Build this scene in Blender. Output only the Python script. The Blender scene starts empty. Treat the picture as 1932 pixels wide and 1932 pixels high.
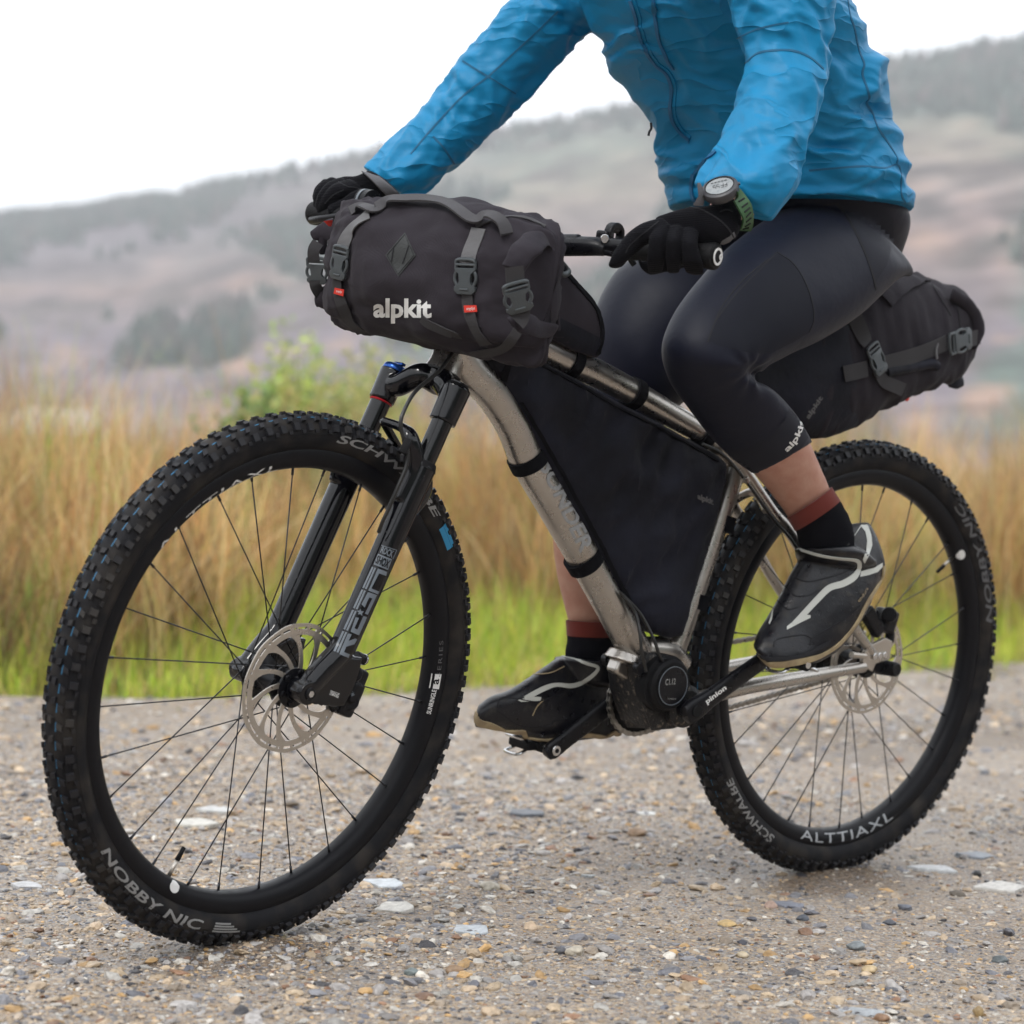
import bpy, bmesh, math, random
import numpy as np
from mathutils import Vector, Matrix, noise
from mathutils.bvhtree import BVHTree
random.seed(7); rng = np.random.default_rng(7)
S = bpy.context.scene
COL = S.collection

# ------------------------------------------------------------------ camera
# bicycle frame of reference: x forward, y to the rider's left, z up, origin under the rear hub
LEAN = math.radians(5.0)                       # the bicycle leans into its turn
LM = Matrix.Rotation(-LEAN, 4, 'X')
CAM = dict(az=0.880196, el=0.0888424, d=3.214855, tx=0.76694, tz=0.60709, roll=0.0921230, f=4144.65)
WB, STEER, HUBZ = 1.1583, 0.148209, 0.370
def _cam():
    c = CAM; ce, se = math.cos(c['el']), math.sin(c['el'])
    D = np.array([ce*math.cos(c['az']), ce*math.sin(c['az']), se])
    C = np.array([c['tx'], 0, c['tz']]) + c['d']*D
    fw = -D; rt = np.cross(fw, [0, 0, 1]); rt /= np.linalg.norm(rt); up = np.cross(rt, fw)
    k, s = math.cos(c['roll']), math.sin(c['roll'])
    return C, k*rt+s*up, -s*rt+k*up, fw
CC, RT, UP, FW = _cam(); F = CAM['f']
camd = bpy.data.cameras.new('camera'); cam = bpy.data.objects.new('camera', camd); COL.objects.link(cam)
cm = Matrix([[RT[i], UP[i], -FW[i], CC[i]] for i in range(3)] + [[0, 0, 0, 1]])
cam.matrix_world = LM @ cm
camd.sensor_width = 36; camd.lens = 36*F/1932; camd.clip_start = 0.05; camd.clip_end = 5000
camd.dof.use_dof = True; camd.dof.focus_distance = 3.12; camd.dof.aperture_fstop = 4.2
S.camera = cam

# ------------------------------------------------------------------ sky, sun, exposure (overcast day)
W = bpy.data.worlds.new('World'); S.world = W; W.use_nodes = True
nt = W.node_tree; nt.nodes.clear()
def wn(t, **k):
    n = nt.nodes.new(t)
    for a, b in k.items(): setattr(n, a, b)
    return n
SUN_EL, SUN_AZ = math.radians(50), math.radians(22)      # azimuth from +x towards +y
sky = wn('ShaderNodeTexSky', sky_type='NISHITA', sun_disc=False, sun_elevation=SUN_EL, sun_rotation=math.radians(90)-SUN_AZ, air_density=1.0, dust_density=4.0)
tc = wn('ShaderNodeTexCoord'); sep = wn('ShaderNodeSeparateXYZ')
nt.links.new(tc.outputs['Generated'], sep.inputs[0])
mr = wn('ShaderNodeMapRange'); mr.inputs['From Min'].default_value = 0.0; mr.inputs['From Max'].default_value = 1.0
mr.inputs['To Min'].default_value = 14.6; mr.inputs['To Max'].default_value = 14.0
nt.links.new(sep.outputs['Z'], mr.inputs['Value'])
cl = wn('ShaderNodeCombineXYZ')
for i, k in enumerate((0.97, 1.0, 1.035)):
    m = wn('ShaderNodeMath', operation='MULTIPLY'); m.inputs[1].default_value = k
    nt.links.new(mr.outputs[0], m.inputs[0]); nt.links.new(m.outputs[0], cl.inputs[i])
mx = wn('ShaderNodeMix', data_type='RGBA'); mx.inputs['Factor'].default_value = 0.93     # cloud cover
nt.links.new(sky.outputs[0], mx.inputs['A']); nt.links.new(cl.outputs[0], mx.inputs['B'])
bg = wn('ShaderNodeBackground'); bg.inputs['Strength'].default_value = 0.1
nt.links.new(mx.outputs['Result'], bg.inputs['Color'])
wo = wn('ShaderNodeOutputWorld'); nt.links.new(bg.outputs[0], wo.inputs['Surface'])
sd = bpy.data.lights.new('sun', 'SUN'); sd.energy = 1.45; sd.angle = math.radians(16); sd.color = (1, 0.97, 0.93)
sun = bpy.data.objects.new('sun', sd); COL.objects.link(sun)
sv = Vector((math.cos(SUN_EL)*math.cos(SUN_AZ), math.cos(SUN_EL)*math.sin(SUN_AZ), math.sin(SUN_EL)))
sun.rotation_euler = sv.to_track_quat('Z', 'Y').to_euler()
S.view_settings.view_transform = 'Standard'; S.view_settings.look = 'None'
S.view_settings.exposure = 0.33; S.view_settings.gamma = 1.0; S.view_settings.use_curve_mapping = False
S.render.engine = 'CYCLES'; S.render.resolution_x = 1024; S.render.resolution_y = 1024

# ------------------------------------------------------------------ pixel -> place
def ray(u, v):
    d = FW*F + RT*(u-966) - UP*(v-966); return d/np.linalg.norm(d)
def A(u, v, y=0.0):
    d = ray(u, v); return CC + d*((y-CC[1])/d[1])
def AP(u, v, p0, n):
    d = ray(u, v); n = np.array(n, float); return CC + d*(np.dot(np.array(p0)-CC, n)/np.dot(d, n))
def proj(p):
    d = np.array(p)-CC; z = d@FW; return 966+F*(d@RT)/z, 966-F*(d@UP)/z
# front (steered) frame
FM = Matrix.Translation((WB, 0, HUBZ)) @ Matrix.Rotation(STEER, 4, 'Z') @ Matrix.Rotation(-0.4*STEER, 4, 'X')
FR = np.array(FM.to_3x3()); FT = np.array([WB, 0, HUBZ])
FX, FY, FZ = FR[:, 0], FR[:, 1], FR[:, 2]
def AF(u, v, y=0.0):                       # point on the plane y=const of the steered frame, in bicycle coordinates
    return AP(u, v, FT+FY*y, FY)
def FL(x, y, z): return FT + FX*x + FY*y + FZ*z
def toF(p): return FR.T@(np.array(p)-FT)
L3 = np.array(LM.to_3x3())
def toW(p): return L3@np.array(p)
CW = toW(CC)
def GW(u, v, z=0.0):                       # point on the level ground, world coordinates
    d = L3@ray(u, v); t = (z-CW[2])/d[2]; return CW+d*t

# ------------------------------------------------------------------ objects
def tag(o, label=None, cat=None, group=None, kind=None):
    if label: o['label'] = label
    if cat: o['category'] = cat
    if group: o['group'] = group
    if kind: o['kind'] = kind
    return o
BASE = {}
def thing(name, base, label, cat, group=None, lean=True):
    o = bpy.data.objects.new(name, None); COL.objects.link(o); o.empty_display_size = 0.05
    o.matrix_world = (LM if lean else Matrix()) @ Matrix.Translation(tuple(base))
    BASE[o.name] = np.array(base, float); tag(o, label, cat, group); return o
def rootbase(o):
    while o.parent: o = o.parent
    return BASE.get(o.name, np.zeros(3))
def mesh_of(name, V, Fc, smooth=True, mats=None, fm=None):
    me = bpy.data.meshes.new(name)
    if isinstance(V, np.ndarray): V = V.tolist()
    if isinstance(Fc, np.ndarray): Fc = Fc.tolist()
    me.from_pydata(V, [], Fc)
    if smooth: me.shade_smooth()
    return me
def obj(name, geo, mat, parent=None, smooth=True, label=None, kind=None, fix=True, auto=None):
    """geo = (verts in bicycle coordinates, faces) or a Mesh"""
    if isinstance(geo, tuple):
        V = np.array(geo[0], float)
        if parent is not None: V = V - rootbase(parent)
        me = mesh_of(name, V, geo[1], smooth)
    else:
        me = geo
        if parent is not None and fix: me.transform(Matrix.Translation(tuple(-rootbase(parent))))
    if fix:
        bm = bmesh.new(); bm.from_mesh(me); bmesh.ops.recalc_face_normals(bm, faces=bm.faces); bm.to_mesh(me); bm.free()
    if isinstance(geo, tuple) and smooth and len(me.polygons) < 6000: me.set_sharp_from_angle(angle=math.radians(auto or 42))
    o = bpy.data.objects.new(name, me); COL.objects.link(o)
    if mat: me.materials.append(mat)
    if parent is not None: o.parent = parent
    tag(o, label, kind=kind); return o
class G:
    """collects pieces into one geometry"""
    def __init__(s): s.V = []; s.F = []; s.n = 0
    def add(s, g):
        V, Fc = g; V = np.array(V, float).reshape(-1, 3); s.V.append(V)
        s.F += [[i+s.n for i in f] for f in Fc]; s.n += len(V); return s
    def get(s): return (np.concatenate(s.V), s.F)
def xf(g, M):
    V = np.array(g[0], float); M = np.array(M); return (V@M[:3, :3].T + M[:3, 3], g[1])
def frame_from(z, hint=(0, 0, 1)):
    z = np.array(z, float); z /= np.linalg.norm(z); h = np.array(hint, float)
    if abs(z@h)/np.linalg.norm(h) > 0.98: h = np.array([1., 0, 0])
    x = np.cross(h, z); x /= np.linalg.norm(x); y = np.cross(z, x); return x, y, z
def basis(p, z, hint=(0, 0, 1)):
    x, y, z = frame_from(z, hint); M = np.eye(4); M[:3, 0], M[:3, 1], M[:3, 2], M[:3, 3] = x, y, z, p; return M
def grid_faces(nr, nc, wrap=True):
    f = []
    for i in range(nr-1):
        for j in range(nc if wrap else nc-1):
            k = (j+1) % nc; f.append([i*nc+j, i*nc+k, (i+1)*nc+k, (i+1)*nc+j])
    return f
def rings_geo(rings, cap=True, wrap_rings=False):
    n = len(rings[0]); V = np.concatenate(rings); Fc = grid_faces(len(rings), n)
    if wrap_rings:
        m = (len(rings)-1)*n
        for j in range(n): k = (j+1) % n; Fc.append([m+j, m+k, k, j])
    elif cap:
        V = np.concatenate([V, [rings[0].mean(0), rings[-1].mean(0)]]); a = len(V)-2; m = (len(rings)-1)*n
        for j in range(n): k = (j+1) % n; Fc.append([a, k, j]); Fc.append([a+1, m+j, m+k])
    return (V, Fc)
def crom(P, n):
    P = np.array(P, float)
    if len(P) == 2:
        t = np.linspace(0, 1, n+1)[:, None]; return P[0]*(1-t)+P[1]*t
    Q = np.concatenate([[2*P[0]-P[1]], P, [2*P[-1]-P[-2]]]); out = []
    for i in range(1, len(Q)-2):
        a, b, c, d = Q[i-1], Q[i], Q[i+1], Q[i+2]
        for t in np.arange(n)/n:
            out.append(.5*((2*b)+(c-a)*t+(2*a-5*b+4*c-d)*t*t+(3*b-a-3*c+d)*t**3))
    out.append(P[-1]); return np.array(out)
def tube(pts, r, n=12, sub=6, cap=True, flat=1.0, hint=(0, 1, 0)):
    pts = np.array(pts, float); rr = np.full(len(pts), r) if np.isscalar(r) else np.array(r, float)
    D = crom(np.column_stack([pts, rr]), sub if len(pts) > 2 else 1); P, R_ = D[:, :3], D[:, 3]
    T = np.gradient(P, axis=0); th = np.arange(n)/n*2*np.pi; rings = []
    x = None
    for p, t, q in zip(P, T, R_):
        t = t/np.linalg.norm(t)
        if x is None: x, y, _ = frame_from(t, hint)
        x = x-t*(x@t); x /= np.linalg.norm(x); y = np.cross(t, x)
        rings.append(p+q*(np.outer(np.cos(th), x)+flat*np.outer(np.sin(th), y)))
    return rings_geo(rings, cap)
def cyl(p0, p1, r0, r1=None, n=16, bev=0.0):
    r1 = r0 if r1 is None else r1; p0, p1 = np.array(p0, float), np.array(p1, float)
    L = np.linalg.norm(p1-p0); M = basis(p0, p1-p0)
    prof = [(r0-bev, 0), (r0, bev), (r1, L-bev), (r1-bev, L)] if bev else [(r0, 0), (r1, L)]
    return xf(lathe(prof, n), M)
def lathe(prof, n=24, closed=False):
    th = np.arange(n)/n*2*np.pi
    rings = [np.column_stack([r*np.cos(th), r*np.sin(th), np.full(n, z)]) for r, z in prof]
    return rings_geo(rings, cap=not closed, wrap_rings=closed)
def box(c, s, bev=0.0, M=None):
    bm = bmesh.new(); bmesh.ops.create_cube(bm, size=1)
    for v in bm.verts: v.co = Vector((v.co.x*s[0], v.co.y*s[1], v.co.z*s[2]))
    if bev: bmesh.ops.bevel(bm, geom=bm.edges[:], offset=bev, segments=2, affect='EDGES', profile=.6)
    V = np.array([v.co[:] for v in bm.verts])+np.array(c); bm.verts.index_update()
    Fc = [[v.index for v in f.verts] for f in bm.faces]; bm.free()
    g = (V, Fc); return xf(g, M) if M is not None else g
def prism(pts, n, th, bev=0.0):
    """polygon (3d points, planar) extruded both ways along n by th/2"""
    P = np.array(pts, float); n = np.array(n, float); n /= np.linalg.norm(n); k = len(P)
    bm = bmesh.new()
    a = [bm.verts.new(p-n*th/2) for p in P]; b = [bm.verts.new(p+n*th/2) for p in P]
    f1 = bm.faces.new(a[::-1]); f2 = bm.faces.new(b)
    for i in range(k): bm.faces.new([a[i], a[(i+1) % k], b[(i+1) % k], b[i]])
    if bev:
        es = list(set(f1.edges[:]+f2.edges[:])); bmesh.ops.bevel(bm, geom=es, offset=bev, segments=2, affect='EDGES', profile=.5)
    bm.verts.index_update(); V = np.array([v.co[:] for v in bm.verts]); Fc = [[v.index for v in f.verts] for f in bm.faces]; bm.free()
    return (V, Fc)
def ell(c, r, n=16, m=10, M=None):
    rings = []
    for i in range(1, m):
        a = math.pi*i/m; th = np.arange(n)/n*2*np.pi
        rings.append(np.column_stack([r[0]*math.sin(a)*np.cos(th), r[1]*math.sin(a)*np.sin(th), np.full(n, r[2]*math.cos(a))]))
    g = rings_geo(rings); V = g[0]; V[-2] = (0, 0, r[2]); V[-1] = (0, 0, -r[2])
    if M is not None: return xf((V, g[1]), M)
    return (V+np.array(c), g[1])
def limb(st, n=40, sub=8, disp=None, ends=(0.3, 0.3), power=1.0, bdir=None):
    """st rows: (u_a, v_a, u_b, v_b, y, depth ratio): the two outline points of a section and its distance in y"""
    rows = []
    for (ua, va, ub, vb, y, q) in st:
        c = A((ua+ub)/2, (va+vb)/2, y); z = (c-CC)@FW
        a = (RT*(ua-ub)-UP*(va-vb))*z/F/2
        if bdir is None: b = np.cross(a, [0, 0, 0]) + FW
        else: b = np.array(bdir, float)
        b = b/np.linalg.norm(b)*np.linalg.norm(a)*q
        rows.append(np.concatenate([c, a, b]))
    D = crom(rows, sub); th = np.arange(n)/n*2*np.pi
    if power != 1: cs, sn = np.sign(np.cos(th))*abs(np.cos(th))**power, np.sign(np.sin(th))*abs(np.sin(th))**power
    else: cs, sn = np.cos(th), np.sin(th)
    rings = []; C = D[:, :3]; arc = np.concatenate([[0], np.cumsum(np.linalg.norm(np.diff(C, axis=0), axis=1))])
    for i, d in enumerate(D):
        R_ = d[:3]+np.outer(cs, d[3:6])+np.outer(sn, d[6:9])
        if disp:
            for j in range(n):
                w = R_[j]-d[:3]; R_[j] += w/np.linalg.norm(w)*disp(arc[i], th[j], R_[j])
        rings.append(R_)
    def capr(idx, nxt, e):
        if e <= 0: return []
        t = C[idx]-C[nxt]; t /= np.linalg.norm(t); r = np.linalg.norm(D[idx, 3:6]); out = []
        for k in (1, 2, 3):
            a = k/4*math.pi/2; out.append(C[idx]+(rings[idx]-C[idx])*math.cos(a)+t*r*e*math.sin(a))
        return out
    s = capr(0, 1, ends[0])[::-1]; e = capr(-1, -2, ends[1])
    return rings_geo(s+rings+e)
def remesh(geos, voxel, smooth=2, name='m'):
    g = G()
    for q in geos: g.add(q)
    me = mesh_of(name, *g.get()); bm = bmesh.new(); bm.from_mesh(me)
    bmesh.ops.recalc_face_normals(bm, faces=bm.faces); bm.to_mesh(me); bm.free()
    o = bpy.data.objects.new('tmp', me); COL.objects.link(o)
    m = o.modifiers.new('r', 'REMESH'); m.mode = 'VOXEL'; m.voxel_size = voxel; m.use_smooth_shade = True
    if smooth: k = o.modifiers.new('s', 'SMOOTH'); k.factor = .5; k.iterations = smooth
    dg = bpy.context.evaluated_depsgraph_get(); dg.update()
    out = bpy.data.meshes.new_from_object(o.evaluated_get(dg)); out.name = name
    COL.objects.unlink(o); bpy.data.objects.remove(o); bpy.data.meshes.remove(me); out.shade_smooth(); return out
def subsurf(geo, lv=2, name='m', crease=None):
    me = mesh_of(name, *geo); o = bpy.data.objects.new('tmp', me); COL.objects.link(o)
    m = o.modifiers.new('r', 'SUBSURF'); m.levels = lv; m.render_levels = lv
    dg = bpy.context.evaluated_depsgraph_get(); dg.update()
    out = bpy.data.meshes.new_from_object(o.evaluated_get(dg)); out.name = name
    COL.objects.unlink(o); bpy.data.objects.remove(o); bpy.data.meshes.remove(me); out.shade_smooth(); return out
def vnormals(me):
    n = np.empty(len(me.vertices)*3, np.float32); me.vertices.foreach_get('normal', n); return n.reshape(-1, 3)
def vcos(me):
    n = np.empty(len(me.vertices)*3, np.float32); me.vertices.foreach_get('co', n); return n.reshape(-1, 3)
def displace(me, fn):
    P, N = vcos(me).astype(float), vnormals(me).astype(float)
    P += N*np.array([fn(p, q) for p, q in zip(P, N)])[:, None]
    me.vertices.foreach_set('co', P.astype(np.float32).ravel()); me.update(); return me
def bvh_of(o_or_mesh, base=None):
    me = o_or_mesh.data if hasattr(o_or_mesh, 'data') else o_or_mesh
    b = rootbase(o_or_mesh) if hasattr(o_or_mesh, 'data') else np.zeros(3)
    V = vcos(me)+b
    return BVHTree.FromPolygons([tuple(v) for v in V], [tuple(p.vertices) for p in me.polygons])
def bvh_geo(g): return BVHTree.FromPolygons([tuple(v) for v in g[0]], [tuple(f) for f in g[1]])
def hit(bv, u, v, cc=None):
    d = ray(u, v); h = bv.ray_cast(Vector(CC), Vector(d))
    if h[0] is None: return None
    n = np.array(h[1]);
    if n@d > 0: n = -n
    return np.array(h[0]), n
def hitn(bv, u, v):
    """like hit but snaps to the closest place on the surface when the ray just misses it"""
    h = hit(bv, u, v)
    if h is not None: LAST[0] = np.linalg.norm(h[0]-CC); return h
    p = CC+ray(u, v)*LAST[0]; q = bv.find_nearest(Vector(p)); n = np.array(q[1]); w = np.array(q[0])
    if n@(w-CC) > 0 and n@ray(u, v) > .3: n = -n
    return w, n
LAST = [3.1]
def pillow(poly, y0, th, R_, disp=None, step=10, edge=.35, bulge=.0):
    """cushion-like bag panel: poly in pixels on the plane y0; th = half thickness; R_ = rounding width in px"""
    P = np.array(poly, float); V, Fc = flat_geo(P, [list(range(len(P)))], step); n = len(V); a, b = P, np.roll(P, -1, 0)
    def dist(q):
        ab = b-a; t = np.clip(((q-a)*ab).sum(1)/(ab*ab).sum(1), 0, 1); return np.min(np.linalg.norm(a+ab*t[:, None]-q, axis=1))
    D = np.array([dist(q) for q in V]); h = np.array([th*(edge+(1-edge)*math.sqrt(max(0, 1-(1-min(d/R_, 1))**2)))+bulge*min(d/120, 1) for d in D])
    X = np.array([A(u, v, y0+th*edge)-[0, th*edge, 0] for u, v in V]); Pf = X+np.outer(h, [0, 1, 0]); Pb = X-np.outer(h, [0, 1, 0])
    if disp: Pf = Pf+np.array([[0, disp(u, v)*min(d/15, 1), 0] for (u, v), d in zip(V, D)])
    cnt = {}
    for f in Fc:
        for i in range(len(f)): e = (f[i], f[(i+1) % len(f)]); cnt[tuple(sorted(e))] = cnt.get(tuple(sorted(e)), 0)+1
    Fo = [list(f) for f in Fc]+[[i+n for i in f[::-1]] for f in Fc]
    for f in Fc:
        for i in range(len(f)):
            e = (f[i], f[(i+1) % len(f)])
            if cnt[tuple(sorted(e))] == 1: Fo.append([e[1], e[0], e[0]+n, e[1]+n])
    return (np.concatenate([Pf, Pb]), Fo)
def flat_geo(V2, Fc, step):
    """subdivide a flat 2d mesh on a grid so it can bend"""
    bm = bmesh.new(); vs = [bm.verts.new((x, y, 0)) for x, y in V2]
    for f in Fc:
        try: bm.faces.new([vs[i] for i in f])
        except Exception: pass
    V2 = np.array(V2); mn, mx_ = V2.min(0), V2.max(0)
    for ax, no in ((0, (1, 0, 0)), (1, (0, 1, 0))):
        for k in np.arange(mn[ax]+step, mx_[ax], step):
            co = (k, 0, 0) if ax == 0 else (0, k, 0)
            bmesh.ops.bisect_plane(bm, geom=bm.verts[:]+bm.edges[:]+bm.faces[:], plane_co=co, plane_no=no)
    bm.verts.index_update(); V = np.array([v.co[:2] for v in bm.verts]); Fo = [[v.index for v in f.verts] for f in bm.faces]; bm.free()
    return V, Fo
def text2d(s, size=1.0, offset=0.0, shear=0.0, spacing=1.0):
    cu = bpy.data.curves.new('t', 'FONT'); cu.body = s; cu.size = size; cu.offset = offset; cu.shear = shear; cu.space_character = spacing
    cu.resolution_u = 3; o = bpy.data.objects.new('t', cu); COL.objects.link(o)
    dg = bpy.context.evaluated_depsgraph_get(); dg.update(); me = bpy.data.meshes.new_from_object(o.evaluated_get(dg))
    V = vcos(me)[:, :2].astype(float); Fc = [list(p.vertices) for p in me.polygons]
    COL.objects.unlink(o); bpy.data.objects.remove(o); bpy.data.meshes.remove(me)
    V -= V.min(0); V /= V[:, 1].max()
    return V, Fc          # height 1
def decal(bv, V, Fc, off=0.0006):
    """pixel-space mesh laid on a surface"""
    out = []
    for u, v in V:
        p, n = hitn(bv, u, v); out.append(p+n*off)
    return (np.array(out), Fc)
def text_on(bv, s, o, ex, ey, off=0.0006, bold=0.0, step=6, spacing=1.0, shear=0, stretch=True):
    """text whose baseline starts at pixel o, runs along ex (full width vector) with height vector ey"""
    V, Fc = text2d(s, offset=bold, spacing=spacing, shear=shear); w = V[:, 0].max()
    o, ex, ey = np.array(o, float), np.array(ex, float), np.array(ey, float)
    P = o+np.outer(V[:, 0]/w, ex)+np.outer(V[:, 1], ey); P, Fc = flat_geo(P, Fc, step)
    return decal(bv, P, Fc, off)
def poly_on(bv, pts, off=0.0006, step=6): 
    V, Fc = flat_geo(pts, [list(range(len(pts)))], step); return decal(bv, V, Fc, off)
def plane_on(bv, pts, off, at=None):
    c = np.mean(at or pts, 0); p, n = hitn(bv, *c); n = np.array(n)*.6-FW*.4; n /= np.linalg.norm(n); return [AP(u, v, p+n*off, n) for u, v in pts], n
def strap(bv, path, w, off=0.003, thick=0.002, it=12):
    """webbing pulled taut over a surface: smooth, not following every wrinkle"""
    P = crom(np.array(path, float), 8); H = [hitn(bv, *p) for p in P]; N = np.array([h[1] for h in H]); X = np.array([h[0] for h in H])+N*off
    for _ in range(it): X[1:-1] = X[1:-1]*.5+(X[2:]+X[:-2])*.25
    for _ in range(it*2): N[1:-1] = N[1:-1]*.5+(N[2:]+N[:-2])*.25
    return ribbon3(X, N, w, 0, thick)
def ribbon(bv, path, w, off=0.0015, thick=0.0015, sub=8, snap=True, across=3, wpx=None):
    """strap or tape following a surface along a pixel path; w in metres; closed solid"""
    P = crom(np.array(path, float), sub); H = [hitn(bv, *p) for p in P]
    return ribbon3([h[0] for h in H], [h[1] for h in H], w, off, thick, bv if snap else None, across)
def ribbon3(P, N, w, off=0.0015, thick=0.0015, bv=None, across=3, closed=False):
    P, N = np.array(P), np.array(N)
    T = (np.roll(P, -1, 0)-np.roll(P, 1, 0)) if closed else np.gradient(P, axis=0)
    rings = []; ww = np.full(len(P), w) if np.isscalar(w) else np.interp(np.linspace(0, 1, len(P)), np.linspace(0, 1, len(w)), w)
    for p, n, t, wi in zip(P, N, T, ww):
        t = t/(np.linalg.norm(t)+1e-9); s = np.cross(t, n); s /= np.linalg.norm(s)+1e-9; top, bot = [], []
        for a in np.linspace(-.5, .5, across):
            q = p+s*a*wi; m = n
            if bv is not None:
                h = bv.find_nearest(Vector(q), 0.02)
                if h[0] is not None:
                    m2 = np.array(h[1]); m2 = m2 if m2@n > 0 else -m2
                    q = np.array(h[0]); m = m2*.5+n*.5; m /= np.linalg.norm(m)
            top.append(q+m*(off+thick/2)); bot.append(q+m*(off-thick/2))
        rings.append(np.array(top+bot[::-1]))
    return rings_geo(rings, cap=not closed, wrap_rings=closed)
nz = noise.noise
def fbm(p, o=3):
    s, a = 0, 1
    for i in range(o): s += a*nz(Vector(p)*(2**i)); a *= .5
    return s
# ------------------------------------------------------------------ materials
def mat(name, col, rough=0.5, metal=0.0, bump=None, var=None, coat=0, sheen=0, sss=0, extra=None, spec=0.5, drops=0, rvar=0):
    """bump=(scale, strength, detail); var=(scale, colour2, contrast)"""
    m = bpy.data.materials.new(name); m.use_nodes = True; n = m.node_tree; N = n.nodes; Lk = n.links.new
    b = N['Principled BSDF']; b.inputs['Base Color'].default_value = (*col, 1); b.inputs['Roughness'].default_value = rough
    b.inputs['Metallic'].default_value = metal; b.inputs['Specular IOR Level'].default_value = spec
    if coat: b.inputs['Coat Weight'].default_value = coat; b.inputs['Coat Roughness'].default_value = .08
    if sheen: b.inputs['Sheen Weight'].default_value = sheen; b.inputs['Sheen Roughness'].default_value = .4
    if sss: b.inputs['Subsurface Weight'].default_value = sss; b.inputs['Subsurface Radius'].default_value = (.012, .004, .002); b.inputs['Subsurface Scale'].default_value = 1
    tc = N.new('ShaderNodeTexCoord'); co = tc.outputs['Object']
    if var:
        sc, c2, k = var[:3]; t = N.new('ShaderNodeTexNoise'); t.inputs['Scale'].default_value = sc; t.inputs['Detail'].default_value = 5
        Lk(co, t.inputs['Vector']); r = N.new('ShaderNodeMapRange'); r.inputs['From Min'].default_value = .5-k; r.inputs['From Max'].default_value = .5+k
        if len(var) > 3: r.inputs['From Min'].default_value += var[3]; r.inputs['From Max'].default_value += var[3]
        Lk(t.outputs['Fac'], r.inputs['Value']); x = N.new('ShaderNodeMix'); x.data_type = 'RGBA'
        x.inputs['A'].default_value = (*col, 1); x.inputs['B'].default_value = (*c2, 1); Lk(r.outputs[0], x.inputs['Factor']); Lk(x.outputs['Result'], b.inputs['Base Color'])
    if rvar:
        t = N.new('ShaderNodeTexNoise'); t.inputs['Scale'].default_value = 60; t.inputs['Detail'].default_value = 6; Lk(co, t.inputs['Vector'])
        r = N.new('ShaderNodeMapRange'); r.inputs['From Min'].default_value = .3; r.inputs['From Max'].default_value = .7
        r.inputs['To Min'].default_value = rough-rvar; r.inputs['To Max'].default_value = rough+rvar; Lk(t.outputs['Fac'], r.inputs['Value']); Lk(r.outputs[0], b.inputs['Roughness'])
    last = None
    if bump:
        for sc, st, det in ([bump] if not isinstance(bump, list) else bump):
            t = N.new('ShaderNodeTexNoise'); t.inputs['Scale'].default_value = sc; t.inputs['Detail'].default_value = det; Lk(co, t.inputs['Vector'])
            bn = N.new('ShaderNodeBump'); bn.inputs['Strength'].default_value = st; bn.inputs['Distance'].default_value = min(0.01, 1.0/sc); Lk(t.outputs['Fac'], bn.inputs['Height'])
            if last: Lk(last, bn.inputs['Normal'])
            last = bn.outputs[0]
    if drops:          # rain drops standing on the surface
        t = N.new('ShaderNodeTexVoronoi'); t.inputs['Scale'].default_value = drops; t.inputs['Randomness'].default_value = 1; Lk(co, t.inputs['Vector'])
        r = N.new('ShaderNodeMapRange'); r.inputs['From Min'].default_value = .12; r.inputs['From Max'].default_value = .26; r.inputs['To Min'].default_value = 1; r.inputs['To Max'].default_value = 0
        Lk(t.outputs['Distance'], r.inputs['Value']); w = N.new('ShaderNodeSeparateColor'); Lk(t.outputs['Color'], w.inputs[0])
        g = N.new('ShaderNodeMath'); g.operation = 'GREATER_THAN'; g.inputs[1].default_value = .72; Lk(w.outputs[0], g.inputs[0])
        q = N.new('ShaderNodeMath'); q.operation = 'MULTIPLY'; Lk(r.outputs[0], q.inputs[0]); Lk(g.outputs[0], q.inputs[1])
        bn = N.new('ShaderNodeBump'); bn.inputs['Strength'].default_value = .6; bn.inputs['Distance'].default_value = .0006; Lk(q.outputs[0], bn.inputs['Height'])
        if last: Lk(last, bn.inputs['Normal'])
        last = bn.outputs[0]
    if last: Lk(last, b.inputs['Normal'])
    if extra: extra(m, N, Lk, b, co, last)
    return m
def weave(scale, strength, axes=('X', 'Z')):
    def f(m, N, Lk, b, co, last):
        for ax in axes:
            t = N.new('ShaderNodeTexWave'); t.wave_type = 'BANDS'; t.bands_direction = ax; t.inputs['Scale'].default_value = scale; t.inputs['Distortion'].default_value = .3
            Lk(co, t.inputs['Vector']); bn = N.new('ShaderNodeBump'); bn.inputs['Strength'].default_value = strength; bn.inputs['Distance'].default_value = .0006
            Lk(t.outputs['Fac'], bn.inputs['Height'])
            if last: Lk(last, bn.inputs['Normal'])
            last = bn.outputs[0]
        Lk(last, b.inputs['Normal'])
    return f
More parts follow.
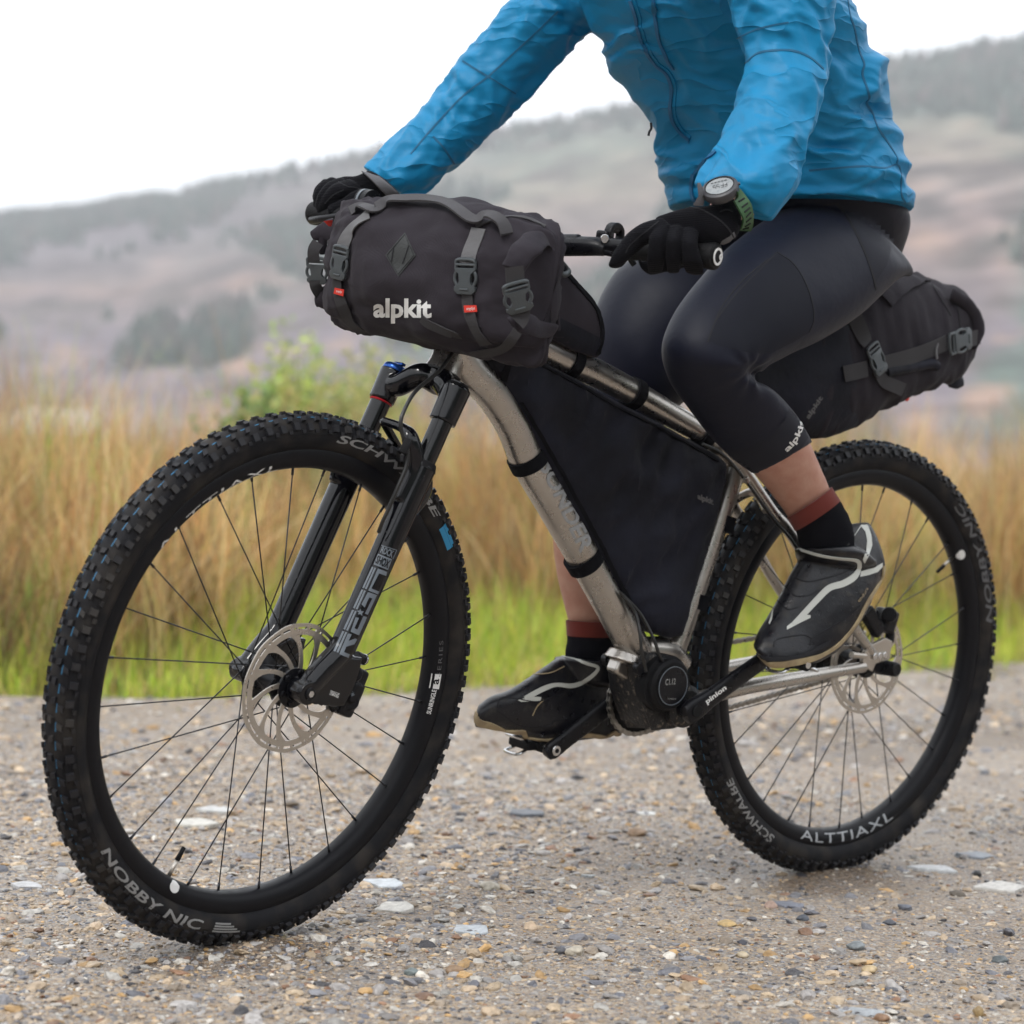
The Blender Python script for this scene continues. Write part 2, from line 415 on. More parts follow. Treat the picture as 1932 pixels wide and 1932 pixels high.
def creases(m, N, Lk, b, co, last):              # fine pulled creases, longer across than down
    for sc, st, ds in (((4.5, 4.5, 19), .60, .018), ((14, 14, 48), .16, .004)):
        w = N.new('ShaderNodeTexNoise'); w.inputs['Scale'].default_value = 7; w.inputs['Detail'].default_value = 3; Lk(co, w.inputs['Vector'])
        mp = N.new('ShaderNodeVectorMath'); mp.operation = 'MULTIPLY_ADD'; mp.inputs[1].default_value = (.09, .09, .09); Lk(w.outputs['Color'], mp.inputs[0]); Lk(co, mp.inputs[2])
        q = N.new('ShaderNodeVectorMath'); q.operation = 'MULTIPLY'; q.inputs[1].default_value = sc; Lk(mp.outputs[0], q.inputs[0])
        t = N.new('ShaderNodeTexNoise'); t.inputs['Scale'].default_value = 1; t.inputs['Detail'].default_value = 2; Lk(q.outputs[0], t.inputs['Vector'])
        a1 = N.new('ShaderNodeMath'); a1.operation = 'SUBTRACT'; a1.inputs[1].default_value = .5; Lk(t.outputs['Fac'], a1.inputs[0])
        a2 = N.new('ShaderNodeMath'); a2.operation = 'ABSOLUTE'; Lk(a1.outputs[0], a2.inputs[0])
        a3 = N.new('ShaderNodeMath'); a3.operation = 'POWER'; a3.inputs[1].default_value = .6; Lk(a2.outputs[0], a3.inputs[0])
        bn = N.new('ShaderNodeBump'); bn.invert = True; bn.inputs['Strength'].default_value = st; bn.inputs['Distance'].default_value = ds; Lk(a3.outputs[0], bn.inputs['Height']); Lk(last, bn.inputs['Normal']); last = bn.outputs[0]
    Lk(last, b.inputs['Normal'])
def attr_mat(name, attr='Col', rough=.8, bump=None, transl=0, mul=None, var=None):
    m = bpy.data.materials.new(name); m.use_nodes = True; N = m.node_tree.nodes; Lk = m.node_tree.links.new; b = N['Principled BSDF']
    a = N.new('ShaderNodeAttribute'); a.attribute_name = attr; b.inputs['Roughness'].default_value = rough
    out = a.outputs['Color']
    tc = N.new('ShaderNodeTexCoord')
    if var:
        t = N.new('ShaderNodeTexNoise'); t.inputs['Scale'].default_value = var[0]; t.inputs['Detail'].default_value = 6; Lk(tc.outputs['Object'], t.inputs['Vector'])
        r = N.new('ShaderNodeMapRange'); r.inputs['From Min'].default_value = .3; r.inputs['From Max'].default_value = .7; r.inputs['To Min'].default_value = var[1]; r.inputs['To Max'].default_value = var[2]
        Lk(t.outputs['Fac'], r.inputs['Value']); x = N.new('ShaderNodeMix'); x.data_type = 'RGBA'; x.blend_type = 'MULTIPLY'; x.inputs['Factor'].default_value = 1
        cc = N.new('ShaderNodeCombineColor')
        for i in range(3): Lk(r.outputs[0], cc.inputs[i])
        Lk(out, x.inputs['A']); Lk(cc.outputs[0], x.inputs['B']); out = x.outputs['Result']
    Lk(out, b.inputs['Base Color'])
    if bump:
        t = N.new('ShaderNodeTexNoise'); t.inputs['Scale'].default_value = bump[0]; t.inputs['Detail'].default_value = 6; Lk(tc.outputs['Object'], t.inputs['Vector'])
        bn = N.new('ShaderNodeBump'); bn.inputs['Strength'].default_value = bump[1]; bn.inputs['Distance'].default_value = .004; Lk(t.outputs['Fac'], bn.inputs['Height']); Lk(bn.outputs[0], b.inputs['Normal'])
    if transl:
        tr = N.new('ShaderNodeBsdfTranslucent'); mxs = N.new('ShaderNodeMixShader'); mxs.inputs[0].default_value = transl
        Lk(out, tr.inputs['Color']); Lk(b.outputs[0], mxs.inputs[1]); Lk(tr.outputs[0], mxs.inputs[2]); Lk(mxs.outputs[0], N['Material Output'].inputs['Surface'])
    return m
M = {}
M['rubber'] = mat('rubber', (.008, .008, .010), .6, spec=.16, bump=[(900, .25, 3)], var=(22, (.05, .042, .034), .22, .16))
M['knob'] = mat('knob_rubber', (.013, .013, .016), .5, spec=.3, bump=[(500, .3, 3)], var=(14, (.042, .038, .034), .12, .12))
M['tape_blue'] = mat('blue_tread_line', (.02, .16, .32), .6)
M['rim'] = mat('rim_black', (.004, .004, .006), .42, spec=.2, bump=(600, .1, 2), rvar=.08)
M['spoke'] = mat('spoke_black', (.035, .035, .04), .3, metal=.7)
M['print_grey'] = mat('print_grey', (.23, .228, .225), .5)
M['print_dim'] = mat('print_dim', (.10, .10, .105), .5)
M['print_white'] = mat('print_white', (.72, .72, .71), .5, bump=(700, .15, 2))
M['print_soft'] = mat('print_soft', (.42, .44, .46), .5)
M['print_blue'] = mat('print_blue', (.02, .22, .42), .5)
M['fork'] = mat('fork_gloss_black', (.0015, .0015, .003), .12, spec=.45, drops=230, rvar=.06)
M['forkgrey'] = mat('fork_decal_grey', (.13, .15, .175), .3)
M['stanchion'] = mat('stanchion_black', (.003, .003, .004), .10, spec=.45)
M['red'] = mat('red_rubber', (.45, .01, .02), .4)
M['blue_ano'] = mat('blue_anodised', (.02, .08, .32), .25, metal=.7)
M['ti'] = mat('bare_titanium', (.48, .455, .425), .29, metal=.95, var=(9, (.40, .37, .335), .2), rvar=.06)
M['ti_print'] = mat('titanium_etched_print', (.30, .305, .31), .65, metal=.1)
M['steel'] = mat('brushed_steel', (.52, .48, .43), .33, metal=.9, bump=(400, .1, 3), rvar=.1)
M['silver'] = mat('silver', (.6, .6, .6), .25, metal=1)
M['black_alloy'] = mat('black_alloy', (.004, .004, .006), .32, bump=(500, .1, 2), rvar=.08, drops=260, spec=.25)
M['black_dull'] = mat('black_dull', (.005, .005, .006), .6, spec=.18, bump=(400, .2, 3))
M['muddy_alloy'] = mat('muddy_black_alloy', (.008, .008, .009), .45, spec=.35, bump=(120, .3, 5), var=(130, (.16, .13, .10), .06, .14))
M['chain'] = mat('chain_steel', (.34, .32, .29), .35, metal=.9)
M['hose'] = mat('hose_black', (.012, .012, .012), .35)
M['velcro'] = mat('hook_tape', (.004, .004, .006), .95, spec=.15, bump=(900, .5, 2))
M['bagfab'] = mat('charcoal_ripstop', (.025, .0215, .027), .85, spec=.15, bump=[(26, .16, 4)], var=(30, (.032, .028, .035), .3), sheen=.03, extra=weave(260, .2))
M['bagdark'] = mat('dark_pack_cloth', (.004, .004, .007), .7, spec=.2, bump=[(16, .5, 4), (60, .15, 3)], var=(9, (.011, .012, .022), .2), sheen=.04, extra=weave(240, .2))
M['saddlefab'] = mat('charcoal_pack_cloth', (.017, .014, .019), .78, spec=.2, bump=[(18, .3, 4)], sheen=.04, extra=weave(240, .25))
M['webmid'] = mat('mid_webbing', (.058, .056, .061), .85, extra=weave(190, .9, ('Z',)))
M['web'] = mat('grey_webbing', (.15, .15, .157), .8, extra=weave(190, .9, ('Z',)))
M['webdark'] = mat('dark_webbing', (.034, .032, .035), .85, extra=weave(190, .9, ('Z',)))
M['plastic'] = mat('slate_plastic', (.055, .064, .07), .42, bump=(300, .15, 2), rvar=.06)
M['patch'] = mat('black_patch', (.02, .022, .022), .6, bump=(300, .3, 2))
M['label_red'] = mat('red_label', (.62, .03, .015), .7)
M['thread'] = mat('white_thread', (.45, .42, .42), .8)
M['jacket'] = mat('blue_shell', (.003, .205, .42), .5, bump=[(900, .06, 2)], spec=.27, extra=creases)
M['jacketseam'] = mat('blue_seam', (.003, .105, .215), .7)
M['zip'] = mat('blue_zip', (.004, .13, .30), .5, extra=weave(420, .8, ('Z',)))
M['tights'] = mat('navy_stretch', (.0028, .0040, .014), .54, bump=[(1200, .15, 2), (30, .12, 3)], sheen=.05, spec=.26)
M['tightspanel'] = mat('navy_panel', (.007, .008, .015), .62, bump=[(1100, .2, 2)], sheen=.05, spec=.18)
M['cuffband'] = mat('charcoal_band', (.013, .014, .022), .7, bump=[(900, .3, 2)], sheen=.06, spec=.2)
M['seam'] = mat('seam_black', (.005, .005, .008), .8)
M['skin'] = mat('skin', (.50, .285, .21), .5, bump=[(260, .12, 4)], var=(45, (.42, .20, .145), .22), sss=.12)
M['sockdark'] = mat('sock_charcoal', (.006, .006, .009), .95, spec=.1, extra=weave(150, .9, ('Z',)))
M['sockred'] = mat('sock_rust', (.15, .020, .012), .95, sheen=.15, extra=weave(150, .7, ('Z',)))
M['shoe'] = mat('shoe_black', (.005, .005, .008), .36, spec=.4, bump=[(500, .12, 3), (30, .2, 3)], rvar=.12, var=(60, (.035, .03, .025), .12, .16), drops=200)
M['shoetrim'] = mat('shoe_trim_offwhite', (.55, .56, .52), .55)
M['gum'] = mat('gum_rubber', (.42, .33, .19), .6, var=(50, (.24, .18, .11), .2))
M['glove'] = mat('knit_black', (.004, .004, .006), .85, bump=[(300, .2, 3)], sheen=.03, spec=.12, extra=weave(130, .8, ('Z',)))
M['glovegrey'] = mat('glove_grey', (.10, .10, .11), .75, bump=(300, .2, 3))
M['grip'] = mat('grip_rubber', (.006, .006, .007), .6, spec=.2, bump=(300, .3, 3))
M['watchgrey'] = mat('watch_case', (.045, .044, .05), .42, bump=(300, .1, 2))
M['lcd'] = mat('watch_lcd', (.20, .215, .22), .12, coat=1, var=(140, (.15, .17, .18), .08, .06))
M['strap_green'] = mat('green_strap', (.035, .10, .035), .55)
M['stone_attr'] = attr_mat('stone', rough=.42, bump=(160, .5), var=(120, .72, 1.2))
M['grass_attr'] = attr_mat('grass_blades', rough=.7, transl=.28)
M['leaf_attr'] = attr_mat('leaves', rough=.6, transl=.3)
# ------------------------------------------------------------------ land (world coordinates)
def attr_mesh(name, V, Fc, Cv, smooth=True, tri=True):
    """V (n,3), Fc (m,3 or 4) arrays, Cv (n,3) vertex tints"""
    V = np.asarray(V, np.float32); Fc = np.asarray(Fc, np.int32); k = Fc.shape[1]
    me = bpy.data.meshes.new(name); me.vertices.add(len(V)); me.vertices.foreach_set('co', V.ravel())
    me.loops.add(Fc.size); me.loops.foreach_set('vertex_index', Fc.ravel())
    me.polygons.add(len(Fc)); me.polygons.foreach_set('loop_start', np.arange(len(Fc), dtype=np.int32)*k)
    if Cv is not None:
        a = me.color_attributes.new('Col', 'FLOAT_COLOR', 'POINT')
        a.data.foreach_set('color', np.column_stack([Cv, np.ones(len(Cv))]).astype(np.float32).ravel())
    me.update(calc_edges=True)
    me.polygons.foreach_set('use_smooth', np.full(len(Fc), smooth)); me.validate(); return me
def add(name, me, m, label=None, cat=None, kind=None, group=None, loc=None):
    o = bpy.data.objects.new(name, me); COL.objects.link(o)
    if m: me.materials.append(m)
    if loc is not None: o.location = tuple(loc)
    return tag(o, label, cat, group, kind)
def vnoise(X, Y, sc, seed=0):
    """smooth 2d value noise in numpy"""
    x, y = np.asarray(X)*sc+seed*17.3, np.asarray(Y)*sc-seed*9.1
    xi, yi = np.floor(x).astype(int), np.floor(y).astype(int); fx, fy = x-xi, y-yi
    fx, fy = fx*fx*(3-2*fx), fy*fy*(3-2*fy)
    def h(a, b):
        n = (a*374761393+b*668265263+seed*362437) & 0x7fffffff; n = ((n ^ (n >> 13))*1274126177) & 0x7fffffff; return ((n ^ (n >> 16)) & 0xffff)/65535.
    return (h(xi, yi)*(1-fx)+h(xi+1, yi)*fx)*(1-fy)+(h(xi, yi+1)*(1-fx)+h(xi+1, yi+1)*fx)*fy
def vfbm(X, Y, sc, seed=0, o=4):
    s, a, t = 0, .5, 0
    for i in range(o): s = s+a*vnoise(X, Y, sc*2**i, seed+i); t += a; a *= .5
    return s/t
B0, B1 = GW(0, 1318)[:2], GW(1932, 1252)[:2]
E1 = (B1-B0)/np.linalg.norm(B1-B0); E2 = np.array([-E1[1], E1[0]])
if E2@(B0-CW[:2]) < 0: E2 = -E2
def verge(X, Y):                         # signed distance beyond the edge of the track
    return (X-B0[0])*E2[0]+(Y-B0[1])*E2[1] + .70*(vnoise(X, Y, .9, 5)-.5) + .16*(vnoise(X, Y, 4, 6)-.5)
VD = toW(FW)[:2]; VD = VD/np.linalg.norm(VD); VR = np.array([VD[1], -VD[0]])   # view heading on the ground, and its right
AZ0 = math.atan2(VD[1], VD[0])
def polar_grid(r, a):
    Rr, Aa = np.meshgrid(r, a, indexing='ij'); X = CW[0]+Rr*np.cos(AZ0+Aa); Y = CW[1]+Rr*np.sin(AZ0+Aa)
    n, m = Rr.shape; i = np.arange(n-1)[:, None]*m+np.arange(m-1)[None]; i = i.ravel()
    return X, Y, Rr, Aa, np.column_stack([i, i+1, i+m+1, i+m])
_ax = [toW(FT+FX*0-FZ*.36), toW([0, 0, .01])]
def track_height(X, Y):
    g = sum(np.exp(-((X-c[0])**2+(Y-c[1])**2)/.10**2) for c in _ax)
    return _th(X, Y)*(1-.8*np.clip(g, 0, 1))+.0085*np.clip(g, 0, 1)
def _th(X, Y):
    return .010*(vfbm(X, Y, 2.2, 3)-.5)+.008*(vfbm(X, Y, 14, 9)-.5)+.004*(vfbm(X, Y, 60, 12, 2)-.5)
# gravel track
r = 0.8*np.exp(np.linspace(0, 1, 380)*math.log(9.5/.8)); a = np.linspace(-1.0, 1.0, 420)
X, Y, Rr, Aa, Fc = polar_grid(r, a)
vg = verge(X, Y); Z = track_height(X, Y)-.12*np.clip(vg-.05, 0, .5)
V = np.column_stack([X.ravel(), Y.ravel(), Z.ravel()])
def gravel_nodes():
    m = bpy.data.materials.new('gravel'); m.use_nodes = True; N = m.node_tree.nodes; Lk = m.node_tree.links.new; b = N['Principled BSDF']
    tc = N.new('ShaderNodeTexCoord').outputs['Object']
    def vor(sc, out='Color', rnd=1):
        t = N.new('ShaderNodeTexVoronoi'); t.inputs['Scale'].default_value = sc; t.inputs['Randomness'].default_value = rnd; Lk(tc, t.inputs['Vector']); return t
    def noi(sc, d=5):
        t = N.new('ShaderNodeTexNoise'); t.inputs['Scale'].default_value = sc; t.inputs['Detail'].default_value = d; Lk(tc, t.inputs['Vector']); return t
    def ramp(src, stops, const=False):
        r = N.new('ShaderNodeValToRGB'); e = r.color_ramp.elements
        if const: r.color_ramp.interpolation = 'CONSTANT'
        while len(e) < len(stops): e.new(.5)
        for q, (p, c) in zip(e, stops): q.position = p; q.color = (*c, 1)
        Lk(src, r.inputs[0]); return r.outputs[0]
    def mixc(f, a, b_, mode='MIX'):
        x = N.new('ShaderNodeMix'); x.data_type = 'RGBA'; x.blend_type = mode
        if isinstance(f, float): x.inputs['Factor'].default_value = f
        else: Lk(f, x.inputs['Factor'])
        Lk(a, x.inputs['A']); Lk(b_, x.inputs['B']); return x.outputs['Result']
    pal = [(0, (.30, .23, .165)), (.18, (.46, .35, .25)), (.34, (.17, .155, .15)), (.48, (.42, .29, .16)), (.58, (.56, .51, .44)), (.68, (.06, .06, .075)), (.8, (.26, .165, .09)), (.9, (.27, .265, .27))]
    v1, v2, v3 = vor(150), vor(330), vor(70)
    def red(v):
        s = N.new('ShaderNodeSeparateColor'); Lk(v.outputs['Color'], s.inputs[0]); return s.outputs[0]
    c1, c2 = ramp(red(v1), pal, True), ramp(red(v2), pal, True)
    sand = ramp(noi(5).outputs['Fac'], [(.3, (.25, .215, .178)), (.7, (.375, .335, .288))])
    n1 = ramp(noi(11, 3).outputs['Fac'], [(.38, (0, 0, 0)), (.62, (1, 1, 1))])
    col = mixc(n1, c1, c2); col = mixc(.30, col, sand)
    wet = ramp(noi(1.7, 4).outputs['Fac'], [(.35, (1, 1, 1)), (.7, (.72, .71, .72))]); col = mixc(1.0, col, wet, 'MULTIPLY')
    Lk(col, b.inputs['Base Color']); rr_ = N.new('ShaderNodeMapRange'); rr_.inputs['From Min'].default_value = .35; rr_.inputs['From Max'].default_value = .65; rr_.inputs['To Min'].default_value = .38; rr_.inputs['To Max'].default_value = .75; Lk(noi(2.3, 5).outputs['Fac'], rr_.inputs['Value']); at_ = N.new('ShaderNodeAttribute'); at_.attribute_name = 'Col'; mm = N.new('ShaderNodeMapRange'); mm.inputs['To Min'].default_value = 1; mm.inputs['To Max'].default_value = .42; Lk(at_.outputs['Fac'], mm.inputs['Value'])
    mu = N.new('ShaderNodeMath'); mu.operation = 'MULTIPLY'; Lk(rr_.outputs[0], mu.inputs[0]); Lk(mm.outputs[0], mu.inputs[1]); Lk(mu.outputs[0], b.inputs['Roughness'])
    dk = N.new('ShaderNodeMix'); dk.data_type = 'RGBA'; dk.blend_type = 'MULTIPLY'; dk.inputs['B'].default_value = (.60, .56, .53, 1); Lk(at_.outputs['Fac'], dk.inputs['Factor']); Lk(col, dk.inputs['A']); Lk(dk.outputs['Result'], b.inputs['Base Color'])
    last = None
    for v, st, ds in ((v3, .25, .004), (v1, .8, .004), (v2, .6, .002)):
        bn = N.new('ShaderNodeBump'); bn.invert = True; bn.inputs['Strength'].default_value = st; bn.inputs['Distance'].default_value = ds
        Lk(v.outputs['Distance'], bn.inputs['Height'])
        if last: Lk(last, bn.inputs['Normal'])
        last = bn.outputs[0]
    Lk(last, b.inputs['Normal']); return m
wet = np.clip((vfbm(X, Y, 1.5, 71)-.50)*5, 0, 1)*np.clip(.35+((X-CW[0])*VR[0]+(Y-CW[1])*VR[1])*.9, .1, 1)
for c in _ax: wet = np.maximum(wet, np.clip(1.5*np.exp(-(((X-c[0]-.05)**2+(Y-c[1])**2)/(.11+.16*vfbm(X, Y, 7, 73))**2)), 0, 1)*.9)  # damp by the tyres, its darkening also painted in as contact shadow
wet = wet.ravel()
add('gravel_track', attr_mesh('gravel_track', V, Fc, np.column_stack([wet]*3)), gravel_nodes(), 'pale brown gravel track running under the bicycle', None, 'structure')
# loose pebbles
def ico(sub):
    bm = bmesh.new(); bmesh.ops.create_icosphere(bm, subdivisions=sub, radius=1); bm.verts.index_update()
    V = np.array([v.co[:] for v in bm.verts]); Fc = np.array([[v.index for v in f.verts] for f in bm.faces]); bm.free(); return V, Fc
def rough_ico(sub, amp, seed, facet=0.0):
    V, Fc = ico(sub); rs = np.random.default_rng(seed)
    for k in range(5):
        d = rs.normal(size=3); d /= np.linalg.norm(d); cut = rs.uniform(.55, .9); s = V@d; V = V-np.outer(np.maximum(s-cut, 0), d)*.9
    n = np.array([nz(Vector(p*1.3)+Vector((seed*3.1, 0, 0))) for p in V]); return V*(1+amp*n)[:, None], Fc
PAL = np.array([(.46, .35, .24), (.52, .40, .27), (.50, .31, .13), (.30, .28, .27), (.20, .20, .22), (.12, .125, .15), (.05, .05, .06), (.60, .56, .50), (.36, .29, .22), (.26, .14, .08), (.42, .40, .37), (.38, .36, .35)])
PW = np.array([.17, .13, .05, .12, .09, .07, .045, .08, .12, .03, .08, .07]); PW = PW/PW.sum(); PAL = PAL*.95+np.array([.375, .315, .25])*.05
def scatter(n, sub, smin, smax, dmin, dmax, expo, seed, half=.3, embed=.35, extra=None):
    rs = np.random.default_rng(seed); T = [rough_ico(sub, .35, seed*50+i) for i in range(20)]; nv = len(T[0][0]); F0 = T[0][1]
    d = np.sqrt(rs.uniform(dmin**2, dmax**2, n)); az = rs.uniform(-half, half, n)
    x = CW[0]+d*np.cos(AZ0+az); y = CW[1]+d*np.sin(AZ0+az)
    rgt = (x-CW[0])*VR[0]+(y-CW[1])*VR[1]; dens = vfbm(x, y, 1.1, 21)+.25*vfbm(x, y, 6, 22)-.20*np.clip((rgt-.0)/.5, 0, 1)*np.clip((3.9-d)/.6, 0, 1); keep = (verge(x, y) < .12*rs.uniform(-1, 1, n)) & (rs.uniform(.35, .85, n) < dens+.12)
    x, y, d = x[keep], y[keep], d[keep]; n = len(x)
    s = smin*(smax/smin)**(rs.uniform(0, 1, n)**expo)
    sx, sy, sz = s*rs.uniform(.8, 1.35, n), s*rs.uniform(.6, 1., n), s*rs.uniform(.22, .6, n)
    base = np.stack([T[i][0] for i in rs.integers(0, 20, n)])*np.stack([sx, sy, sz], 1)[:, None, :]
    th = rs.uniform(0, 2*np.pi, n); tl = rs.normal(0, .25, n); c, q = np.cos(tl), np.sin(tl)
    bx, bz = base[..., 0]*c[:, None]-base[..., 2]*q[:, None], base[..., 0]*q[:, None]+base[..., 2]*c[:, None]
    c, q = np.cos(th)[:, None], np.sin(th)[:, None]; by = base[..., 1]
    px, py = bx*c-by*q, bx*q+by*c
    z0 = track_height(x, y)+sz*rs.uniform(-.35, .4, n)*(1 if embed else 0)
    V = np.stack([px+x[:, None], py+y[:, None], bz+z0[:, None]], -1).reshape(-1, 3)
    Fc = (F0[None]+(np.arange(n)*nv)[:, None, None]).reshape(-1, 3)
    col = PAL[rs.choice(len(PAL), n, p=PW)]*rs.uniform(.6, 1.2, (n, 1))
    return attr_mesh('pebbles', V, Fc, np.repeat(col, nv, 0), False)
add('pebbles', scatter(12000, 2, .0046, .0150, 2.1, 4.6, 2.4, 3), M['stone_attr'], 'loose tan, grey and slate blue pebbles on the track', None, 'stuff')
add('gravel_grit', scatter(85000, 1, .0020, .0058, 2.1, 5.2, 1.5, 4), M['stone_attr'], 'fine grit between the pebbles on the track', None, 'stuff')
add('far_pebbles', scatter(12000, 1, .006, .02, 4.6, 8.0, 1.8, 5, half=.32), M['stone_attr'], 'pebbles on the far side of the track by the grass', None, 'stuff')

# stones one can tell apart: (u, v, width px, height px, kind, colour, name, label)
ST = [
 (722, 1653, 98, 40, 's', (.50, .53, .56), 'slate_slab', 'pale blue grey slate slab just behind the lower right edge of the front tyre'),
 (743, 1703, 100, 28, 's', (.55, .52, .47), 'slate_slab', 'cream flat slab lying half buried below the pale blue slab by the front tyre'),
 (887, 1744, 92, 30, 's', (.40, .43, .46), 'slate_shard', 'long grey split slate shard on open gravel right of the front tyre'),
 (1221, 1532, 40, 20, 's', (.62, .62, .60), 'white_stone', 'small blocky white stone between the two wheels'),
 (1202, 1574, 36, 18, 'r', (.26, .17, .10), 'brown_stone', 'smooth brown stone just below the blocky white one between the wheels'),
 (992, 1534, 84, 20, 's', (.11, .12, .14), 'dark_slate', 'dark low slate shard midway between the wheels, above the open gravel'),
 (927, 1668, 42, 22, 'r', (.42, .38, .31), 'beige_stone', 'rounded beige stone above the long grey shard between the wheels'),
 (999, 1742, 32, 20, 'r', (.48, .36, .25), 'tan_stone', 'round tan stone just right of the long grey shard'),
 (1086, 1796, 40, 22, 'r', (.47, .42, .34), 'beige_stone', 'pale beige rounded stone touching a dark pebble in the lower middle'),
 (1058, 1796, 24, 16, 'r', (.09, .09, .10), 'dark_stone', 'dark pebble touching the left side of a pale beige stone'),
 (775, 1831, 28, 17, 'r', (.16, .19, .19), 'green_grey_stone', 'small smooth green grey stone in the lower left middle'),
 (857, 1829, 34, 20, 'r', (.27, .18, .11), 'brown_stone', 'brown lumpy stone in the foreground right of a green grey one'),
 (366, 1547, 98, 26, 's', (.55, .53, .48), 'flat_stone', 'large cream flat stone seen through the lower spokes of the front wheel'),
 (405, 1524, 84, 20, 's', (.50, .50, .49), 'flat_stone', 'grey white flat stone seen through the front spokes behind the cream one'),
 (548, 1516, 30, 15, 'r', (.12, .09, .06), 'dark_brown_stone', 'dark brown lump seen through the front spokes below the brake disc'),
 (1765, 1632, 108, 24, 's', (.50, .51, .52), 'slate_slab', 'long pale slab lying right of the rear tyre contact point'),
 (1837, 1609, 88, 24, 's', (.20, .22, .25), 'slate_shard', 'blue grey pointed shard lying behind the pale slab right of the rear wheel'),
 (1844, 1645, 16, 16, 'r', (.03, .03, .03), 'black_stone', 'small black stone near the right edge between two pale slabs'),
 (1884, 1664, 120, 36, 's', (.52, .50, .47), 'flat_stone', 'broad cream flat stone at the right edge of the picture'),
 (1807, 1682, 32, 13, 'r', (.10, .08, .06), 'brown_slate', 'thin dark brown stone in front of the broad cream one'),
 (1886, 1812, 34, 17, 'r', (.10, .115, .12), 'grey_stone', 'angular dark grey stone low at the right edge'),
 (1487, 1699, 78, 30, 's', (.17, .18, .22), 'slate_shard', 'blue slate shard in front of the rear wheel'),
 (1515, 1730, 26, 13, 'r', (.07, .08, .10), 'dark_stone', 'dark stone at the tip of the blue shard in front of the rear wheel'),
 (1454, 1708, 28, 14, 'r', (.36, .25, .20), 'pink_brown_stone', 'pinkish brown stone left of the blue shard in front of the rear wheel'),
 (1678, 1737, 26, 14, 'r', (.07, .075, .09), 'dark_stone', 'dark flat stone right of centre below the rear wheel'),
 (1707, 1711, 27, 14, 'r', (.12, .13, .16), 'slate_stone', 'blue grey stone under the rear wheel to the right, above a darker one'),
 (1616, 1784, 38, 18, 'r', (.20, .22, .23), 'grey_stone', 'grey stone with pale neighbour in the lower right gravel'),
 (1622, 1816, 40, 15, 'r', (.45, .34, .22), 'tan_stone', 'flat tan stone below the grey one in the lower right gravel'),
 (1641, 1831, 30, 14, 'r', (.50, .38, .22), 'ochre_stone', 'ochre stone just below the flat tan one at lower right'),
 (1373, 1739, 36, 14, 'r', (.50, .35, .16), 'ochre_stone', 'long ochre stone in the gravel left of the blue shard'),
 (1401, 1776, 20, 13, 'r', (.06, .06, .075), 'dark_stone', 'small dark stone in the lower middle below the long ochre one'),
 (1401, 1800, 26, 17, 'r', (.48, .40, .28), 'tan_stone', 'pale tan pebble below the small dark one in the lower middle'),
 (1627, 1902, 95, 36, 's', (.33, .35, .37), 'flat_stone', 'flat pale blue grey stone at the bottom edge, right of centre'),
 (1846, 1910, 22, 24, 'r', (.30, .21, .10), 'brown_stone', 'upright yellow brown lump at the bottom right corner'),
 (1664, 1922, 30, 18, 'r', (.24, .14, .08), 'brown_stone', 'rust brown stone at the bottom edge beside the flat pale one'),
 (992, 1240, 52, 24, 'r', (.42, .40, .38), 'pale_rock', 'pale rock lying in the grass verge between the wheels'),
 (50, 1668, 70, 20, 's', (.46, .46, .47), 'flat_stone', 'grey flat stone at the left edge beside the front tyre'),
 (1110, 1650, 34, 12, 's', (.38, .40, .41), 'slate_chip', 'thin grey chip in the smooth gravel between the wheels'),
]
for i, (u, v, w, h, k, c, nm, lab) in enumerate(ST):
    p = GW(u, v+h*.35); dist = (p-CW)@toW(FW); wx = w*dist/F; dep = p-CW; sl = -dep[2]/np.linalg.norm(dep)
    wy = min(h*dist/F/max(sl, .12)*.55, wx*.9); rs = np.random.default_rng(900+i)
    if k == 's':
        n = 9; th = np.sort(rs.uniform(0, 2*np.pi, n)); rr = rs.uniform(.72, 1.05, n)
        P = np.column_stack([rr*np.cos(th)*wx/2, rr*np.sin(th)*wy/2, np.zeros(n)]); t = max(.004, .1*wx)
        g = prism(P, (0, 0, 1), t, bev=t*.25); V = g[0]; V[:, 2] += np.array([.12*t*nz(Vector((q[0]*40, q[1]*40, i))) for q in V])
        me = mesh_of(nm, V, g[1], False); zz = t*.22
    else:
        V, Fs = rough_ico(3, .3, 700+i); V = V*np.array([wx/2, max(wy/2, wx*.3), h*dist/F*.52]); me = mesh_of(nm, V, Fs); zz = h*dist/F*.22
    a_ = me.color_attributes.new('Col', 'FLOAT_COLOR', 'POINT'); a_.data.foreach_set('color', np.tile(np.array([*c, 1], np.float32), len(me.vertices)))
    o = add(nm, me, M['stone_attr'], lab, 'stone', loc=(p[0], p[1], (track_height(p[0], p[1])-.12*np.clip(verge(p[0], p[1])-.05, 0, .5))+zz))
    yaw = math.atan2(VR[1], VR[0])+rs.uniform(-.2, .2); o.rotation_euler = (rs.uniform(-.08, .08), rs.uniform(-.08, .08), yaw)

